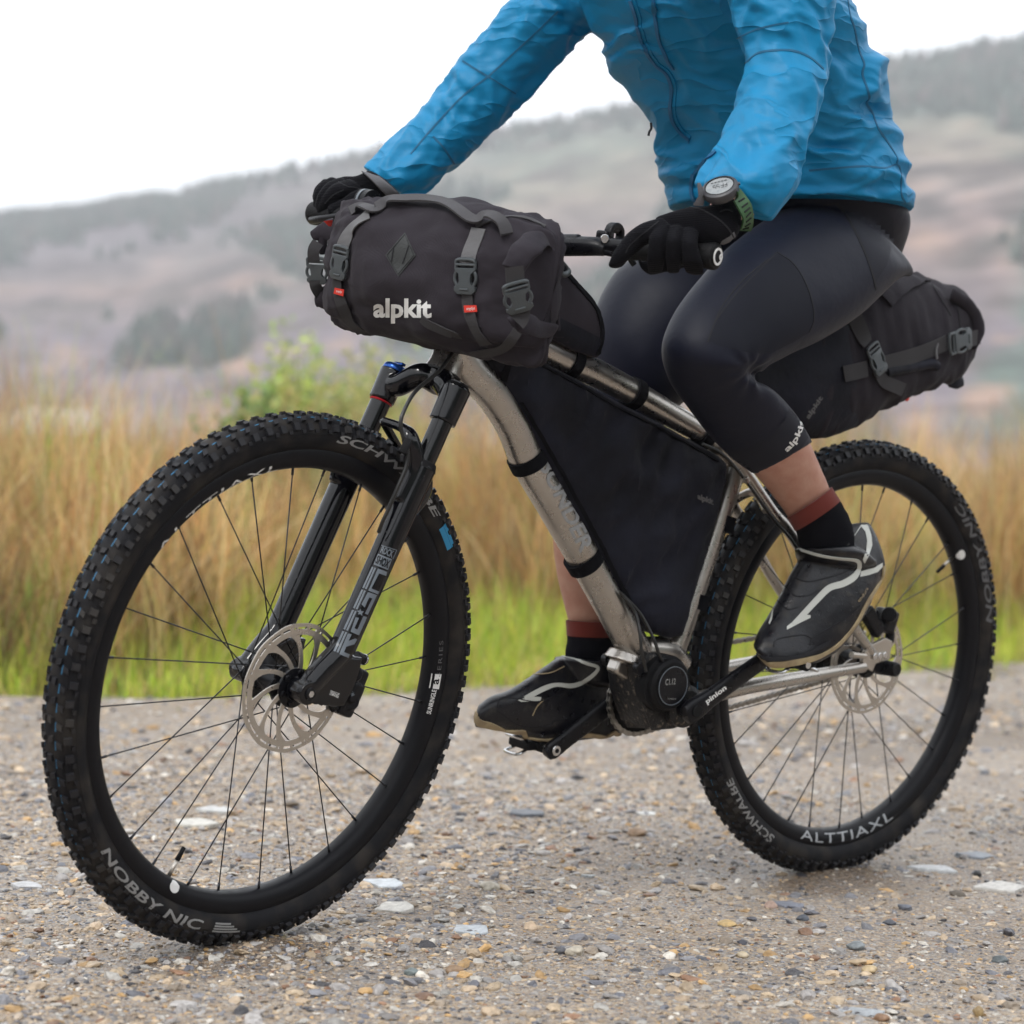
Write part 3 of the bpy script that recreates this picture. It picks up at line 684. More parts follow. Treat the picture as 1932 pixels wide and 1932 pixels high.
# ------------------------------------------------------------------ valley floor and hills
RIDGE = [(-700, 520), (-300, 470), (0, 412), (150, 400), (300, 374), (450, 342), (700, 290), (930, 248), (1210, 203), (1450, 160), (1650, 122), (1800, 98), (1932, 76), (2300, 40), (2700, 70)]
ra, re = [], []
for u, v in RIDGE:
    d = toW(ray(u, v)); ra.append(math.remainder(math.atan2(d[1], d[0])-AZ0, 2*math.pi)); re.append(d[2]/math.hypot(d[0], d[1]))
o_ = np.argsort(ra); ra, re = np.array(ra)[o_], np.array(re)[o_]
ra = np.concatenate([[-math.pi, -1.7, -1.1], ra, [1.1, 1.7, math.pi]]); re = np.concatenate([[.30, .26, .15], re, [.15, .26, .30]])   # unseen bank added behind the camera to cut low skylight and darken reflections
def hill_z(R_, a):
    e = np.interp(a, ra, re); rr = (620+60*np.sin(a*7))*(1-.78*np.clip((abs(a)-1.1)/.6, 0, 1))
    r0 = 60-44*np.clip((abs(a)-1.1)/.6, 0, 1); t = np.clip((R_-r0)/(rr-r0), 0, None); s = np.clip(t, 0, 1); s = s*s*(3-2*s)*.55+s*.45
    x, y = R_*np.cos(a), R_*np.sin(a)
    z = CW[2]*np.clip(t, 0, 1)+R_*e*s + (vfbm(x, y, 1/90., 31)-.5)*26*np.clip(t, 0, 1)*np.clip(1.0-t, 0, 1)*2.2 - np.clip(R_-rr, 0, None)*.25
    return z - .06*np.clip(1-np.clip(R_/20, 0, 1), 0, 1) - .10
r = np.concatenate([[0.01, 3], np.linspace(5, 95, 40), np.linspace(100, 780, 150)]); a = np.concatenate([np.linspace(-math.pi, -1.2, 90)[:-1], np.linspace(-1.2, 1.2, 420), np.linspace(1.2, math.pi, 90)[1:]])
X, Y, Rr, Aa, Fc = polar_grid(r, a); vg = (X-B0[0])*E2[0]+(Y-B0[1])*E2[1]
Z = np.where(Rr < 14, -.10-.0*Rr, hill_z(Rr, Aa))
frac = np.clip((Z-2)/(Rr*np.interp(Aa, ra, re)+1), 0, 1.1)
n1, n2, n3 = vfbm(Aa*420, Z*1.5, 1/24., 41), vfbm(Aa*420, Z*1.7, 1/8., 45, 4), vfbm(Aa*420, Z*1.1, 1/60., 48)
C_ = {k: np.array(v) for k, v in dict(heather=(.140, .112, .128), bracken=(.22, .145, .11), straw=(.20, .16, .12), grass=(.125, .138, .105), conifer=(.085, .115, .095), meadow=(.24, .19, .17)).items()}
def mixv(a_, b_, f): f = np.clip(f, 0, 1)[..., None]; return a_*(1-f)+b_*f
f2 = frac+.22*(n1-.5)
col = mixv(C_['meadow'], C_['heather'], (f2-.04)*9)
col = mixv(col, C_['bracken'], (1-abs(f2-.52-.25*np.clip(Aa*2, 0, 1))*6)*(n2+.15))
col = mixv(col, C_['straw'], (f2-.56-.1*np.clip(Aa*2, 0, 1))*8*(n3+.2))
col = mixv(col, C_['grass'], (f2-.70)*8)
col = mixv(col, C_['conifer'], (f2-.86)*8*(.6+n1))
col = mixv(col, np.array((.11, .085, .075)), (.52-n2)*5)
col = mixv(col, C_['conifer'], (n1+.35*n3-.70)*7*np.clip(frac*6, 0, 1))
col = mixv(col, C_['bracken'], (n2-.62)*7*np.clip(1.2-frac, 0, 1))
col = mixv(col, C_['heather'], np.clip(Aa*6, 0, 1)*np.clip((frac-.60)*5, 0, 1)*.85)
added_bank = np.clip((abs(Aa)-1.0)/.4, 0, 1)*np.clip((Rr-18)/12, 0, 1); col = mixv(col, np.array((.05, .062, .042)), added_bank)  # dark wood tint over the added bank, out of view
col = col*(.55+.95*n2+.35*(vfbm(X, Y, 1/6., 52, 2)-.5))[..., None]
me = attr_mesh('hillside', np.column_stack([X.ravel(), Y.ravel(), Z.ravel()]), Fc, col.reshape(-1, 3))
hm = attr_mat('hillside', rough=.95, bump=(.6, .5), var=(.14, .55, 1.4))
add('moorland_hill', me, hm, 'long moorland hill of heather and bracken rising behind the reeds', None, 'structure')
# conifers and scrub on the hill
rs = np.random.default_rng(77); n = 42000; az = rs.uniform(-.42, .42, n); rr = np.sqrt(rs.uniform(290**2, 690**2, n))
x, y = CW[0]+rr*np.cos(AZ0+az), CW[1]+rr*np.sin(AZ0+az); z = hill_z(rr, az); fr = np.clip((z-2)/(rr*np.interp(az, ra, re)+1), 0, 1.2)
q1, q3 = vfbm(az*420, z*1.5, 1/24., 41), vfbm(az*420, z*1.1, 1/60., 48)
p_ = np.clip((q1+.35*q3-.74)*9, 0, .9)*np.clip(fr*5, 0, 1)+np.clip((fr-.90)*5, 0, .55)
k = rs.uniform(0, 1, n) < p_; x, y, z, rr = x[k], y[k], z[k], rr[k]; n = len(x)
h = rs.uniform(1.6, 4.2, n); w = h*rs.uniform(.25, .45, n); th = np.arange(6)/6*2*np.pi
ring = np.stack([x[:, None]+w[:, None]*np.cos(th)*rs.uniform(.7, 1.2, (n, 6)), y[:, None]+w[:, None]*np.sin(th), np.repeat((z+h*.1)[:, None], 6, 1)], -1)
V = np.concatenate([ring, np.stack([x, y, z+h], -1)[:, None]], 1).reshape(-1, 3)
f0 = np.array([[j, (j+1) % 6, 6] for j in range(6)]); Fc = (f0[None]+(np.arange(n)*7)[:, None, None]).reshape(-1, 3)
col = np.array([.07, .095, .075])*rs.uniform(.6, 1.5, (n, 1))+np.where(rs.uniform(0, 1, (n, 1)) < .25, np.array([[.09, .04, .045]]), 0)
add('conifer_wood', attr_mesh('conifer_wood', V, Fc, np.repeat(col, 7, 0), False), M['leaf_attr'], 'far conifers scattered over the hillside and along its skyline', None, 'stuff')
# pale farm sheds on the valley floor
def shed(u, v, w, h, d, lab, dist):
    dr = toW(ray(u, v)); R_ = dist; p = CW+dr/math.hypot(dr[0], dr[1])*R_; p[2] = -.12
    t = thing('farm_shed', p, lab, 'shed', lean=False); yaw = math.atan2(VR[1], VR[0])+.1; R2 = Matrix.Rotation(yaw, 4, 'Z')
    def pt(g): V, f_ = xf(g, R2); return (V+p, f_)
    obj('wall', pt(box((0, 0, h*.35+.0), (w, d, h*.7))), mat('shed_wall', (.38, .38, .37), .8, var=(1, (.4, .41, .4), .2)), t)
    rf = np.array([(-w*.53, -d*.55, h*.7), (w*.53, -d*.55, h*.7), (w*.53, 0, h), (-w*.53, 0, h), (-w*.53, d*.55, h*.7), (w*.53, d*.55, h*.7)])
    rf2 = np.concatenate([rf, rf+np.array([0, 0, .12])]); ff = [[0, 1, 2, 3], [3, 2, 5, 4], [6, 9, 8, 7], [9, 10, 11, 8], [0, 6, 7, 1], [4, 5, 11, 10], [0, 3, 9, 6], [3, 4, 10, 9], [1, 7, 8, 2], [2, 8, 11, 5]]
    obj('roof', pt((rf2, ff)), mat('shed_roof', (.45, .47, .48), .5, metal=.2), t, smooth=False)
    for s in (-.25, .2): obj('door', pt(box((w*s, -d*.5-.03, h*.26), (w*.14, .05, h*.5))), mat('shed_door', (.25, .27, .28), .7), t)
shed(28, 722, 4.0, 1.5, 3.0, 'low pale shed at the left edge on the valley floor behind the reeds', 58)
shed(108, 716, 1.8, 1.7, 2.4, 'smaller pale shed right of the long one at the left edge', 59)
#shed(470, 792, 11, 1.2, 4.0, 'long low pale shed behind the reeds above the front tyre', 88)

# ------------------------------------------------------------------ grass verge and rushes
def blades(n, base, h, w, lean, c0, c1, seed, seg=3, droop=.25):
    """base (n,2), h (n,), c0/c1 (n,3) colours at foot and tip"""
    rs = np.random.default_rng(seed); th = rs.uniform(0, 2*np.pi, n); fx, fy = np.cos(th), np.sin(th)
    ld = rs.uniform(0, 2*np.pi, n); lm = np.abs(rs.normal(0, lean, n)); t = np.linspace(0, 1, seg+1)
    wig = rs.normal(0, .03, (n, seg+1))*h[:, None]
    cx = base[:, 0, None]+(np.cos(ld)*lm*h)[:, None]*t**(1+droop*4)+wig*t; cy = base[:, 1, None]+(np.sin(ld)*lm*h)[:, None]*t**(1+droop*4)
    cz = base[:, 2, None]+h[:, None]*(t-droop*np.minimum(lm, 1)[:, None]*t*t)
    ww = w[:, None]*(1-t**2*.85)*.5
    Lf = np.stack([cx-fx[:, None]*ww, cy-fy[:, None]*ww, cz], -1); Rt = np.stack([cx+fx[:, None]*ww, cy+fy[:, None]*ww, cz], -1)
    V = np.stack([Lf, Rt], 2).reshape(-1, 3); k = 2*(seg+1)
    f0 = np.array([[2*i, 2*i+1, 2*i+3, 2*i+2] for i in range(seg)]); Fc = (f0[None]+(np.arange(n)*k)[:, None, None]).reshape(-1, 4)
    cc = c0[:, None]*(1-t)[None, :, None]+c1[:, None]*t[None, :, None]; cc = np.repeat(cc, 2, 1).reshape(-1, 3)
    return attr_mesh('blades', V, Fc, cc, True)
def strip_pts(n, s0, s1, e0, e1, seed):
    rs = np.random.default_rng(seed); s, e = rs.uniform(s0, s1, n), rs.uniform(e0, e1, n)
    P = B0[None]+E1[None]*s[:, None]+E2[None]*e[:, None]; return np.column_stack([P, np.full(n, -.1)]), rs, s, e
def pick(rs, cols, n, p=None): c = np.array(cols); return c[rs.choice(len(c), n, p=p)]*rs.uniform(.75, 1.25, (n, 1))
ln = np.linalg.norm(B1-B0)
n = 95000; P, rs, s, e = strip_pts(n, -2.6, ln+5.5, -.12, 2.6, 8)
k = (verge(P[:, 0], P[:, 1]) > .10*rs.uniform(-1.5, 2, n)) & (rs.uniform(.3, .75, n) < vfbm(P[:, 0], P[:, 1], 3.5, 60)+.18*(e > .4)); P, e = P[k], e[k]; n = len(P); P[:, 2] = np.where(e < .1, -.02, -.09)
h = (.05+.17*np.clip(e/.9, 0, 1))*rs.uniform(.5, 1.6, n)*(.6+.8*vfbm(P[:, 0], P[:, 1], 2.5, 61))+.03
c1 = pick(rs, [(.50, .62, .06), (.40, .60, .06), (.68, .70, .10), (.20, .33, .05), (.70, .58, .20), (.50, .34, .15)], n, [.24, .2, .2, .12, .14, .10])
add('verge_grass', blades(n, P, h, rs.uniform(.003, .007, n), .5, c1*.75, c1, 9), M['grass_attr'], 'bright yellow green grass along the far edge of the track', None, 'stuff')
# moss on the edge of the track
n = 9000; P, rs, s, e = strip_pts(n, -1.6, ln+2.6, -.45, .25, 10); k = rs.uniform(.5, .9, n) < vfbm(P[:, 0], P[:, 1], 4.5, 63)+.2*(e > 0); P = P[k]; n = len(P); P[:, 2] = -.005
add('edge_moss', blades(n, P, rs.uniform(.01, .035, n), rs.uniform(.003, .006, n), .8, pick(rs, [(.22, .2, .06)], n), pick(rs, [(.30, .30, .07), (.40, .32, .12)], n), 11, seg=2), M['grass_attr'], 'low moss and weeds creeping onto the gravel edge', None, 'stuff')
# rushes: clumps of stems, green feet and tawny tops
def rushes(nc, s0, s1, e0, e1, hmin, hmax, per, seed, green, spread=.16, wid=(.0035, .008)):
    P, rs, s, e = strip_pts(nc, s0, s1, e0, e1, seed); P = P[verge(P[:, 0], P[:, 1]) > .35+1.3*vnoise(P[:, 0], P[:, 1], 1.4, 81)]; nc = len(P)
    ch = rs.uniform(hmin, hmax, nc)*(.55+.8*vfbm(P[:, 0], P[:, 1], .8, 66)); cg = rs.uniform(0, 1, nc) < green; ct = rs.uniform(.38, 1.30, nc)
    idx = np.repeat(np.arange(nc), per); n = len(idx); B = P[idx].copy(); rad = np.abs(rs.normal(0, spread, n)); t = rs.uniform(0, 2*np.pi, n)
    B[:, 0] += rad*np.cos(t); B[:, 1] += rad*np.sin(t); h = ch[idx]*rs.uniform(.5, 1.08, n)*(1-.5*np.clip(rad/.5, 0, 1))
    tan = pick(rs, [(.84, .48, .20), (.66, .33, .14), (.95, .74, .42), (.48, .23, .11), (.84, .58, .24)], n); grn = pick(rs, [(.22, .30, .06), (.30, .36, .08), (.38, .42, .12)], n)
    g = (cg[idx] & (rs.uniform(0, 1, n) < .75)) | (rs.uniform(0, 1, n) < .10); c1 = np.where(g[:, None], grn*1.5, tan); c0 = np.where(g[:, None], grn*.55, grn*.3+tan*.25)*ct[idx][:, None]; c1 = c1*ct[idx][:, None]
    return blades(n, B, h, rs.uniform(*wid, n), .36, c0, c1, seed+1, seg=4, droop=.3)
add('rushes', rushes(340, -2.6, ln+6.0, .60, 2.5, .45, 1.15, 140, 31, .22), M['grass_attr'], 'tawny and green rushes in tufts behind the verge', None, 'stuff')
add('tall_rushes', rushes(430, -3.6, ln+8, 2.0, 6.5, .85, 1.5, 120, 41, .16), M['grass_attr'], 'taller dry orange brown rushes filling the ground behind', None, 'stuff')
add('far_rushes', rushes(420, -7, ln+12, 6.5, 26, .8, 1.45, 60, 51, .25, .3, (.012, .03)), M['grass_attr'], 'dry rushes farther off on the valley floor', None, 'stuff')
# shrubs
def shrub(u, v, top, wpx, dist, lab, cols, seed, nm='shrub'):
    rs = np.random.default_rng(seed); dr = toW(ray(u, v)); dr = dr/math.hypot(dr[0], dr[1]); p = CW+dr*dist; p[2] = -.1
    dt = toW(ray(u, top)); H = CW[2]+dt[2]/math.hypot(dt[0], dt[1])*dist+.1; Wd = wpx/F*dist/2
    t = thing(nm, p, lab, 'shrub', lean=False); g = G(); LV = []
    for i in range(26):
        a_ = rs.uniform(0, 2*np.pi); q = rs.uniform(.15, 1); tip = np.array([math.cos(a_)*Wd*q, math.sin(a_)*Wd*q*.8, H*rs.uniform(.6, 1.0)*(1-.35*q)])
        mid = tip*np.array([.45, .45, .5])+rs.normal(0, .04, 3); g.add(xf(tube([np.zeros(3), mid, tip], [.012, .008, .002], 5, 4), Matrix.Translation(tuple(p))))
        for j in range(300):
            f = rs.uniform(.3, 1); c = (mid*(1-(f-.5)*2)+tip*(f-.5)*2) if f > .5 else mid*f*2; LV.append(c+rs.normal(0, .07+.03*H, 3))
    obj('stem', g.get(), mat('twig', (.12, .09, .06), .8), t)
    LV = np.array(LV)+p; n = len(LV); sz = rs.uniform(.02, .045, n); d1 = rs.normal(size=(n, 3)); d1 /= np.linalg.norm(d1, axis=1)[:, None]; d2 = np.cross(d1, rs.normal(size=(n, 3))); d2 /= np.linalg.norm(d2, axis=1)[:, None]
    V = np.stack([LV-d1*sz[:, None], LV+d2*sz[:, None]*.4, LV+d1*sz[:, None], LV-d2*sz[:, None]*.4], 1).reshape(-1, 3)-p
    me = attr_mesh('foliage', V, np.arange(n*4).reshape(-1, 4), np.repeat(pick(rs, cols, n), 4, 0), False)
    o = obj('foliage', me, M['leaf_attr'], t, fix=False)
GR = [(.40, .56, .10), (.26, .40, .09), (.52, .62, .14), (.58, .60, .2)]
shrub(560, 780, 610, 150, 12.5, 'light green young shrub standing above the reeds left of the handlebar bag', GR, 5)
shrub(700, 790, 640, 160, 13.5, 'pale yellow green shrub farther back under the handlebar bag', [(.45, .48, .16), (.6, .55, .25), (.35, .42, .12)], 9)
shrub(500, 790, 690, 130, 11.0, 'lower dark green shrub at the foot of the light green one', [(.14, .24, .07), (.22, .34, .09)], 6)
shrub(640, 790, 650, 90, 12.0, 'small olive shrub behind the front tyre under the handlebar bag', [(.34, .40, .13), (.5, .48, .2)], 7)
#shrub(1905, 800, 740, 120, 12.0, 'low green shrub among the reeds at the right edge', [(.22, .30, .11), (.36, .40, .16)], 8)
# haze
bmh = bmesh.new(); bmesh.ops.create_cube(bmh, size=1); me = bpy.data.meshes.new('haze'); bmh.to_mesh(me); bmh.free()
hz = bpy.data.objects.new('haze', me); COL.objects.link(hz); hz['kind'] = 'stuff'
ctr = CW[:2]; hz.location = (ctr[0], ctr[1], 62.0); hz.scale = (1640, 1640, 130)
mh = bpy.data.materials.new('haze'); mh.use_nodes = True; N = mh.node_tree.nodes; N.clear(); ou = N.new('ShaderNodeOutputMaterial'); pv = N.new('ShaderNodeVolumePrincipled')
pv.inputs['Color'].default_value = (.93, .95, 1.0, 1); pv.inputs['Density'].default_value = .00095; mh.node_tree.links.new(pv.outputs[0], ou.inputs['Volume']); me.materials.append(mh)
# ------------------------------------------------------------------ bicycle
def sheet(ox, oy, s): return lambda x, y: ((ox+x/s)/2.0704, (oy+y/s)/2.0704)
q1, q2, q3, q4 = sheet(100, 1400, 1.932), sheet(1000, 1300, 1.932), sheet(800, 2200, 1.932), sheet(100, 2800, 1.61)
q5, q6, q7, q8 = sheet(1100, 600, 1.4862), sheet(2200, 500, 2.415), sheet(1800, 2200, 1.61), sheet(2600, 1000, 1.4862)
r1, r2, r3, r4, r5 = sheet(2700, 1700, 1.4862), sheet(2600, 2500, 1.38), sheet(1800, 1200, 1.61), sheet(1300, 0, 1.38), sheet(2400, 0, 1.4862)
bike = thing('bicycle', (0, 0, 0), 'bare titanium mountain bicycle with black suspension fork and knobbly tyres, ridden on the gravel', 'bicycle')
RM = Matrix.Translation((0, 0, HUBZ))
RC, RS = .3415, .0255
def wheel_empty(Mx):
    w = bpy.data.objects.new('wheel', None); COL.objects.link(w); w.empty_display_size = .05; w.parent = bike; w.matrix_local = Mx; return w
def wobj(name, geo, m, w, **k):                # geometry given in wheel coordinates, stays in them
    V = np.array(geo[0], float); me = mesh_of(name, V, geo[1]); bm = bmesh.new(); bm.from_mesh(me); bmesh.ops.recalc_face_normals(bm, faces=bm.faces); bm.to_mesh(me); bm.free()
    if k.get('flat'): me.shade_flat()
    if k.get('auto'): me.set_sharp_from_angle(angle=math.radians(k['auto']))
    o = bpy.data.objects.new(name, me); COL.objects.link(o); me.materials.append(m); o.parent = w
    if k.get('kind'): o['kind'] = k['kind']
    if k.get('label'): o['label'] = k['label']
    return o
def spin(prof, n=120):                          # profile rows (radius, y) revolved about the axle, closed loop
    th = np.arange(n)/n*2*np.pi; rings = []
    for t in th: rings.append(np.array([[r*math.cos(t), y, r*math.sin(t)] for r, y in prof]))
    return rings_geo(rings, wrap_rings=True)
def tyre_pt(phi, al, off=0.0):                  # phi in the picture's sense: 0 = backwards, 90 = up; al = 0 tread centre, + = left side
    rr = RC+(RS+off)*math.cos(al); return np.array([-rr*math.cos(phi), (RS+off)*math.sin(al), rr*math.sin(phi)])
def knob(phi, al, lx, ly, h, g, skew=0):
    pts = []
    for dh, k in ((-.001, 1.0), (h, .86)):
        for sx, sy in ((-1, -1), (1, -1), (1, 1), (-1, 1)):
            a2 = al+sy*ly*k/2/RS; p2 = phi+(sx*lx*k/2+skew*sy*ly)/.365; pts.append(tyre_pt(p2, a2, dh))
    g.add((np.array(pts), [[0, 1, 2, 3], [7, 6, 5, 4], [0, 4, 5, 1], [1, 5, 6, 2], [2, 6, 7, 3], [3, 7, 4, 0]]))
def wpolar(Mx, u, v, y):                        # pixel -> (radius, phi) on the plane y of the wheel
    R_ = np.array(Mx.to_3x3()); T_ = np.array(Mx.translation); p = R_.T@(AP(u, v, T_+R_[:, 1]*y, R_[:, 1])-T_)
    return math.hypot(p[0], p[2]), math.atan2(p[2], -p[0])
def ring_text(s, phi0, phi1, rin, rout, w, m, surf, outward=True, bold=.02, shear=0, name='lettering', spacing=1.0):
    V, Fc = text2d(s, offset=bold, shear=shear, spacing=spacing); wd = V[:, 0].max(); V, Fc = flat_geo(V, Fc, .35); out = []
    for x, y in V:
        t = x/wd; r_ = rin+(rout-rin)*(y if outward else 1-y); out.append(surf(phi0+(phi1-phi0)*t, r_))
    return wobj(name, (np.array(out), Fc), m, w)
def side_surf(phi, r_):                         # on the left sidewall
    c = (r_-RC)/RS; al = math.acos(max(-.9, min(.95, c))); return tyre_pt(phi, al, .0006)
RIMP = [(.3225, .0165), (.3225, -.0165), (.3205, -.0178), (.3105, -.0176), (.300, -.0145), (.2952, -.008), (.2945, 0), (.2952, .008), (.300, .0145), (.3105, .0176), (.3205, .0178)]
def rim_surf(phi, r_):
    rs_ = [.2945, .2952, .300, .3105, .3205]; ys = [0, .008, .0145, .0176, .0178]; y = np.interp(r_, rs_, ys)
    return np.array([-r_*math.cos(phi), y+.0005, r_*math.sin(phi)])
def make_wheel(Mx, front):
    w = wheel_empty(Mx)
    al = np.radians([-128, -115, -100, -85, -70, -55, -40, -25, -12, 0, 12, 25, 40, 55, 70, 85, 100, 115, 128])
    prof = [(RC+RS*math.cos(a), RS*math.sin(a)) for a in al]+[(.3195, .0150), (.3195, -.0150)]
    wobj('tyre', spin(prof, 160), M['rubber'], w)
    g = G(); g2 = G(); n = 94; rs = np.random.default_rng(3+front)
    for i in range(n):
        p = 2*math.pi*i/n; d = 2*math.pi/n
        if i % 2 == 0:
            for s in (-1, 1): knob(p, s*.19, .0086, .0064, .0044, g, skew=s*.12)
        else:
            for s in (-1, 1): knob(p, s*.28, .0080, .0070, .0042, g, skew=-s*.15)
        for s in (-1, 1):
            knob(p+.35*d*s, s*.66, .0082, .0074, .0044, g, skew=s*.25)
            knob(p+d*.1, s*(1.06 if i % 2 else 1.12), .0102, .0100, .0050, g)
            knob(p+d*.55, s*1.32, .0072, .0048, .0022, g)
        if front or 1:
            for s in (-1, 1):                   # blue line between the knobs
                a0, a1 = p+.12*d, p+.62*d; q = [tyre_pt(a0, s*.43, .0002), tyre_pt(a1, s*.43, .0002), tyre_pt(a1, s*.475, .0002), tyre_pt(a0, s*.475, .0002)]
                g2.add((np.array(q), [[0, 1, 2, 3]]))
    wobj('tread_knobs', g.get(), M['knob'], w, flat=True, kind='stuff'); wobj('tread_line', g2.get(), M['tape_blue'], w, kind='stuff')
    # moulded ring on the sidewall
    wobj('sidewall_ribs', spin([(RC+(RS+.0005)*math.cos(a), (RS+.0005)*math.sin(a)) for a in (1.50, 1.52, 1.54)]+[(RC+RS*.98*math.cos(1.52), RS*.98*math.sin(1.52))], 160), M['rubber'], w)
    wobj('rim', spin(RIMP, 160), M['rim'], w, auto=50)
    # hub
    fl = .031 if front else .030; ye = .030; hub = G()
    pr = [(.0005, -.052), (.012, -.052), (.013, -.040), (.026, -.034), (.031, -.031), (.031, -.028), (.018, -.022), (.0165, 0), (.018, .020), (.030, .026), (.030, .029), (.022, .032), (.015, .038), (.012, .050), (.0005, .050)]
    hub.add(xf(lathe(pr, 32), Matrix.Rotation(-math.pi/2, 4, 'X'))); wobj('hub', hub.get(), M['black_alloy'], w, auto=40)
    # spokes
    ns = 28; base_me = {}
    for i in range(ns):
        ph = 2*math.pi*(i+.25)/ns; sd = 1 if i % 2 else -1; lead = 1 if (i//2) % 2 else -1
        hp = ph+lead*math.radians(62); a = np.array([-.029*math.cos(hp), sd*ye, .029*math.sin(hp)]); b = np.array([-.2975*math.cos(ph), sd*.004, .2975*math.sin(ph)])
        L = np.linalg.norm(b-a)
        if (sd, lead) not in base_me:
            gg = G(); gg.add(cyl((0, 0, 0), (0, 0, L-.012), .00095, n=8)); gg.add(cyl((0, 0, L-.0125), (0, 0, L), .0019, n=8)); gg.add(cyl((0, 0, -.003), (0, 0, 0), .0016, n=8))
            me = mesh_of('spoke', *gg.get()); me.materials.append(M['spoke']); base_me[(sd, lead)] = me
        o = bpy.data.objects.new('spoke', base_me[(sd, lead)]); COL.objects.link(o); o.parent = w; o.matrix_local = Matrix(basis(a, b-a).tolist())
    # brake disc
    yr = .0405; g = G(); t = .0018
    def arc(ra, rb, a0, a1, n=6):
        P = [(ra, a0+(a1-a0)*k/n) for k in range(n+1)]+[(rb, a1-(a1-a0)*k/n) for k in range(n+1)]
        return P
    def plate(rings2):                          # two polylines (r,phi) of equal length -> thin plate strip
        A_, B_ = rings2; n = len(A_); V = []
        for yy in (yr-t/2, yr+t/2):
            for (ra, pa), (rb, pb) in zip(A_, B_): V += [(-ra*math.cos(pa), yy, ra*math.sin(pa)), (-rb*math.cos(pb), yy, rb*math.sin(pb))]
        Fc = []; m = 2*n
        for k in range(n-1):
            i = 2*k; Fc += [[i, i+1, i+3, i+2], [m+i, m+i+2, m+i+3, m+i+1], [i, i+2, m+i+2, m+i], [i+1, m+i+1, m+i+3, i+3]]
        Fc += [[0, m, m+1, 1], [m-2, m-1, 2*m-1, 2*m-2]]; g.add((np.array(V), Fc))
    K = 11; RO = .0895 if front else .0885
    for k in range(K):
        a0, a1 = 2*math.pi*k/K, 2*math.pi*(k+1)/K; th = np.linspace(a0, a1, 11)
        sc = lambda p: RO+.0005*math.sin(p*K)
        plate(([(sc(p), p) for p in th], [(RO-.0052, p) for p in th]))                   # outer band
        plate(([(RO-.0082, p) for p in th], [(.0735, p) for p in th]))                 # inner band
        for f0, f1 in ((0, .14), (.42, .50), (.86, .93)):
            q = np.linspace(a0+(a1-a0)*f0, a0+(a1-a0)*f1, 3); plate(([(RO-.0050, p) for p in q], [(RO-.0084, p) for p in q]))
        # swept arm
        rr = np.linspace(.0745, .0235, 10); sw = lambda r_: a0-(.48)*((.0745-r_)/.051)**.9; wd = np.interp(rr, [.0235, .03, .05, .066, .0745], [.0048, .0036, .0032, .0042, .0085])
        plate(([(r_, sw(r_)-q/r_) for r_, q in zip(rr, wd)], [(r_, sw(r_)+q/r_) for r_, q in zip(rr, wd)]))
    wobj('brake_disc', g.get(), M['steel'], w, flat=True)
    g = G(); g.add(xf(lathe([(.0165, -.002), (.0275, -.002), (.0275, .002), (.0165, .003)], 36, closed=True), Matrix.Translation((0, yr, 0)) @ Matrix.Rotation(-math.pi/2, 4, 'X')))
    for k in range(6):
        p = k*math.pi/3+.3; c = np.array([-.022*math.cos(p), yr, .022*math.sin(p)]); g.add(cyl(c+[0, .002, 0], c+[0, .0055, 0], .0044, n=10, bev=.0008))
    wobj('disc_carrier', g.get(), M['black_alloy'], w, auto=40)
    # valve
    return w
WF = make_wheel(FM, True); WR = make_wheel(RM, False)
def valve(Mx, w, u, v):
    r_, ph = wpolar(Mx, u, v, 0); d = np.array([-math.cos(ph), 0, math.sin(ph)])
    wobj('valve', cyl(d*.296, d*.270, .0030, .0026, 10), M['steel'], w); wobj('valve_cap', cyl(d*.272, d*.252, .0036, .0030, 10, bev=.0008), M['black_dull'], w)
    dot = []
    for rr_ in (.25, .5, .75, 1):
        for k in range(24): a = k/24*2*math.pi; dot.append(rim_surf(ph+.030*math.cos(a)*rr_+.012, .3040+.0078*math.sin(a)*rr_))
    dot.append(rim_surf(ph+.012, .3040)); wobj('valve_mark', (np.array(dot), grid_faces(4, 24)+[[96, k, (k+1) % 24] for k in range(24)]), M['print_white'], w)
valve(FM, WF, 325, 1640); valve(RM, WR, *r1(1480, 745))
def rt(Mx, w, s, a, b, y, rin, rout, m, surf, outward, **k):
    f0, f1 = wpolar(Mx, *a, y)[1], wpolar(Mx, *b, y)[1]
    if outward:                                # clockwise, tops away from the hub
        while f1 > f0: f1 -= 2*math.pi
    else:
        while f1 < f0: f1 += 2*math.pi
    return ring_text(s, f0, f1, rin, rout, w, m, surf, outward, **k)
rt(FM, WF, 'SCHWALBE', (625, 862), (812, 990), .022, .335, .3465, M['print_grey'], side_surf, True, bold=.02, shear=.25, spacing=.98)
rt(FM, WF, 'NOBBY NIC', (214, 1580), (386, 1728), .022, .332, .3455, M['print_grey'], side_surf, False, bold=.02, shear=.2)
rt(RM, WR, 'NOBBY NIC', (1853, 1180), (1790, 970), .022, .331, .346, M['print_dim'], side_surf, False, bold=.02, shear=.2)
rt(RM, WR, 'SCHWALBE', (1462, 1572), (1385, 1455), .022, .333, .348, M['print_grey'], side_surf, True, bold=.02, shear=.25)
rt(FM, WF, 'ALTTIAXL', (297, 1045), (525, 882), .012, .2955, .3055, M['print_white'], rim_surf, True, bold=.0, spacing=1.1)
rt(RM, WR, 'ALTTIAXL', r2(728, 1045), r2(1215, 930), .016, .2995, .3155, M['print_soft'], rim_surf, False, bold=.0, spacing=1.1)
rt(FM, WF, 'SERIES', (813, 1277), (821, 1212), .016, .303, .309, M['print_dim'], rim_surf, False, bold=.0, spacing=1.3)
rt(FM, WF, 'SUNRINGLE', (791, 1343), (801, 1300), .014, .300, .3075, M['print_white'], rim_surf, False, bold=.02)
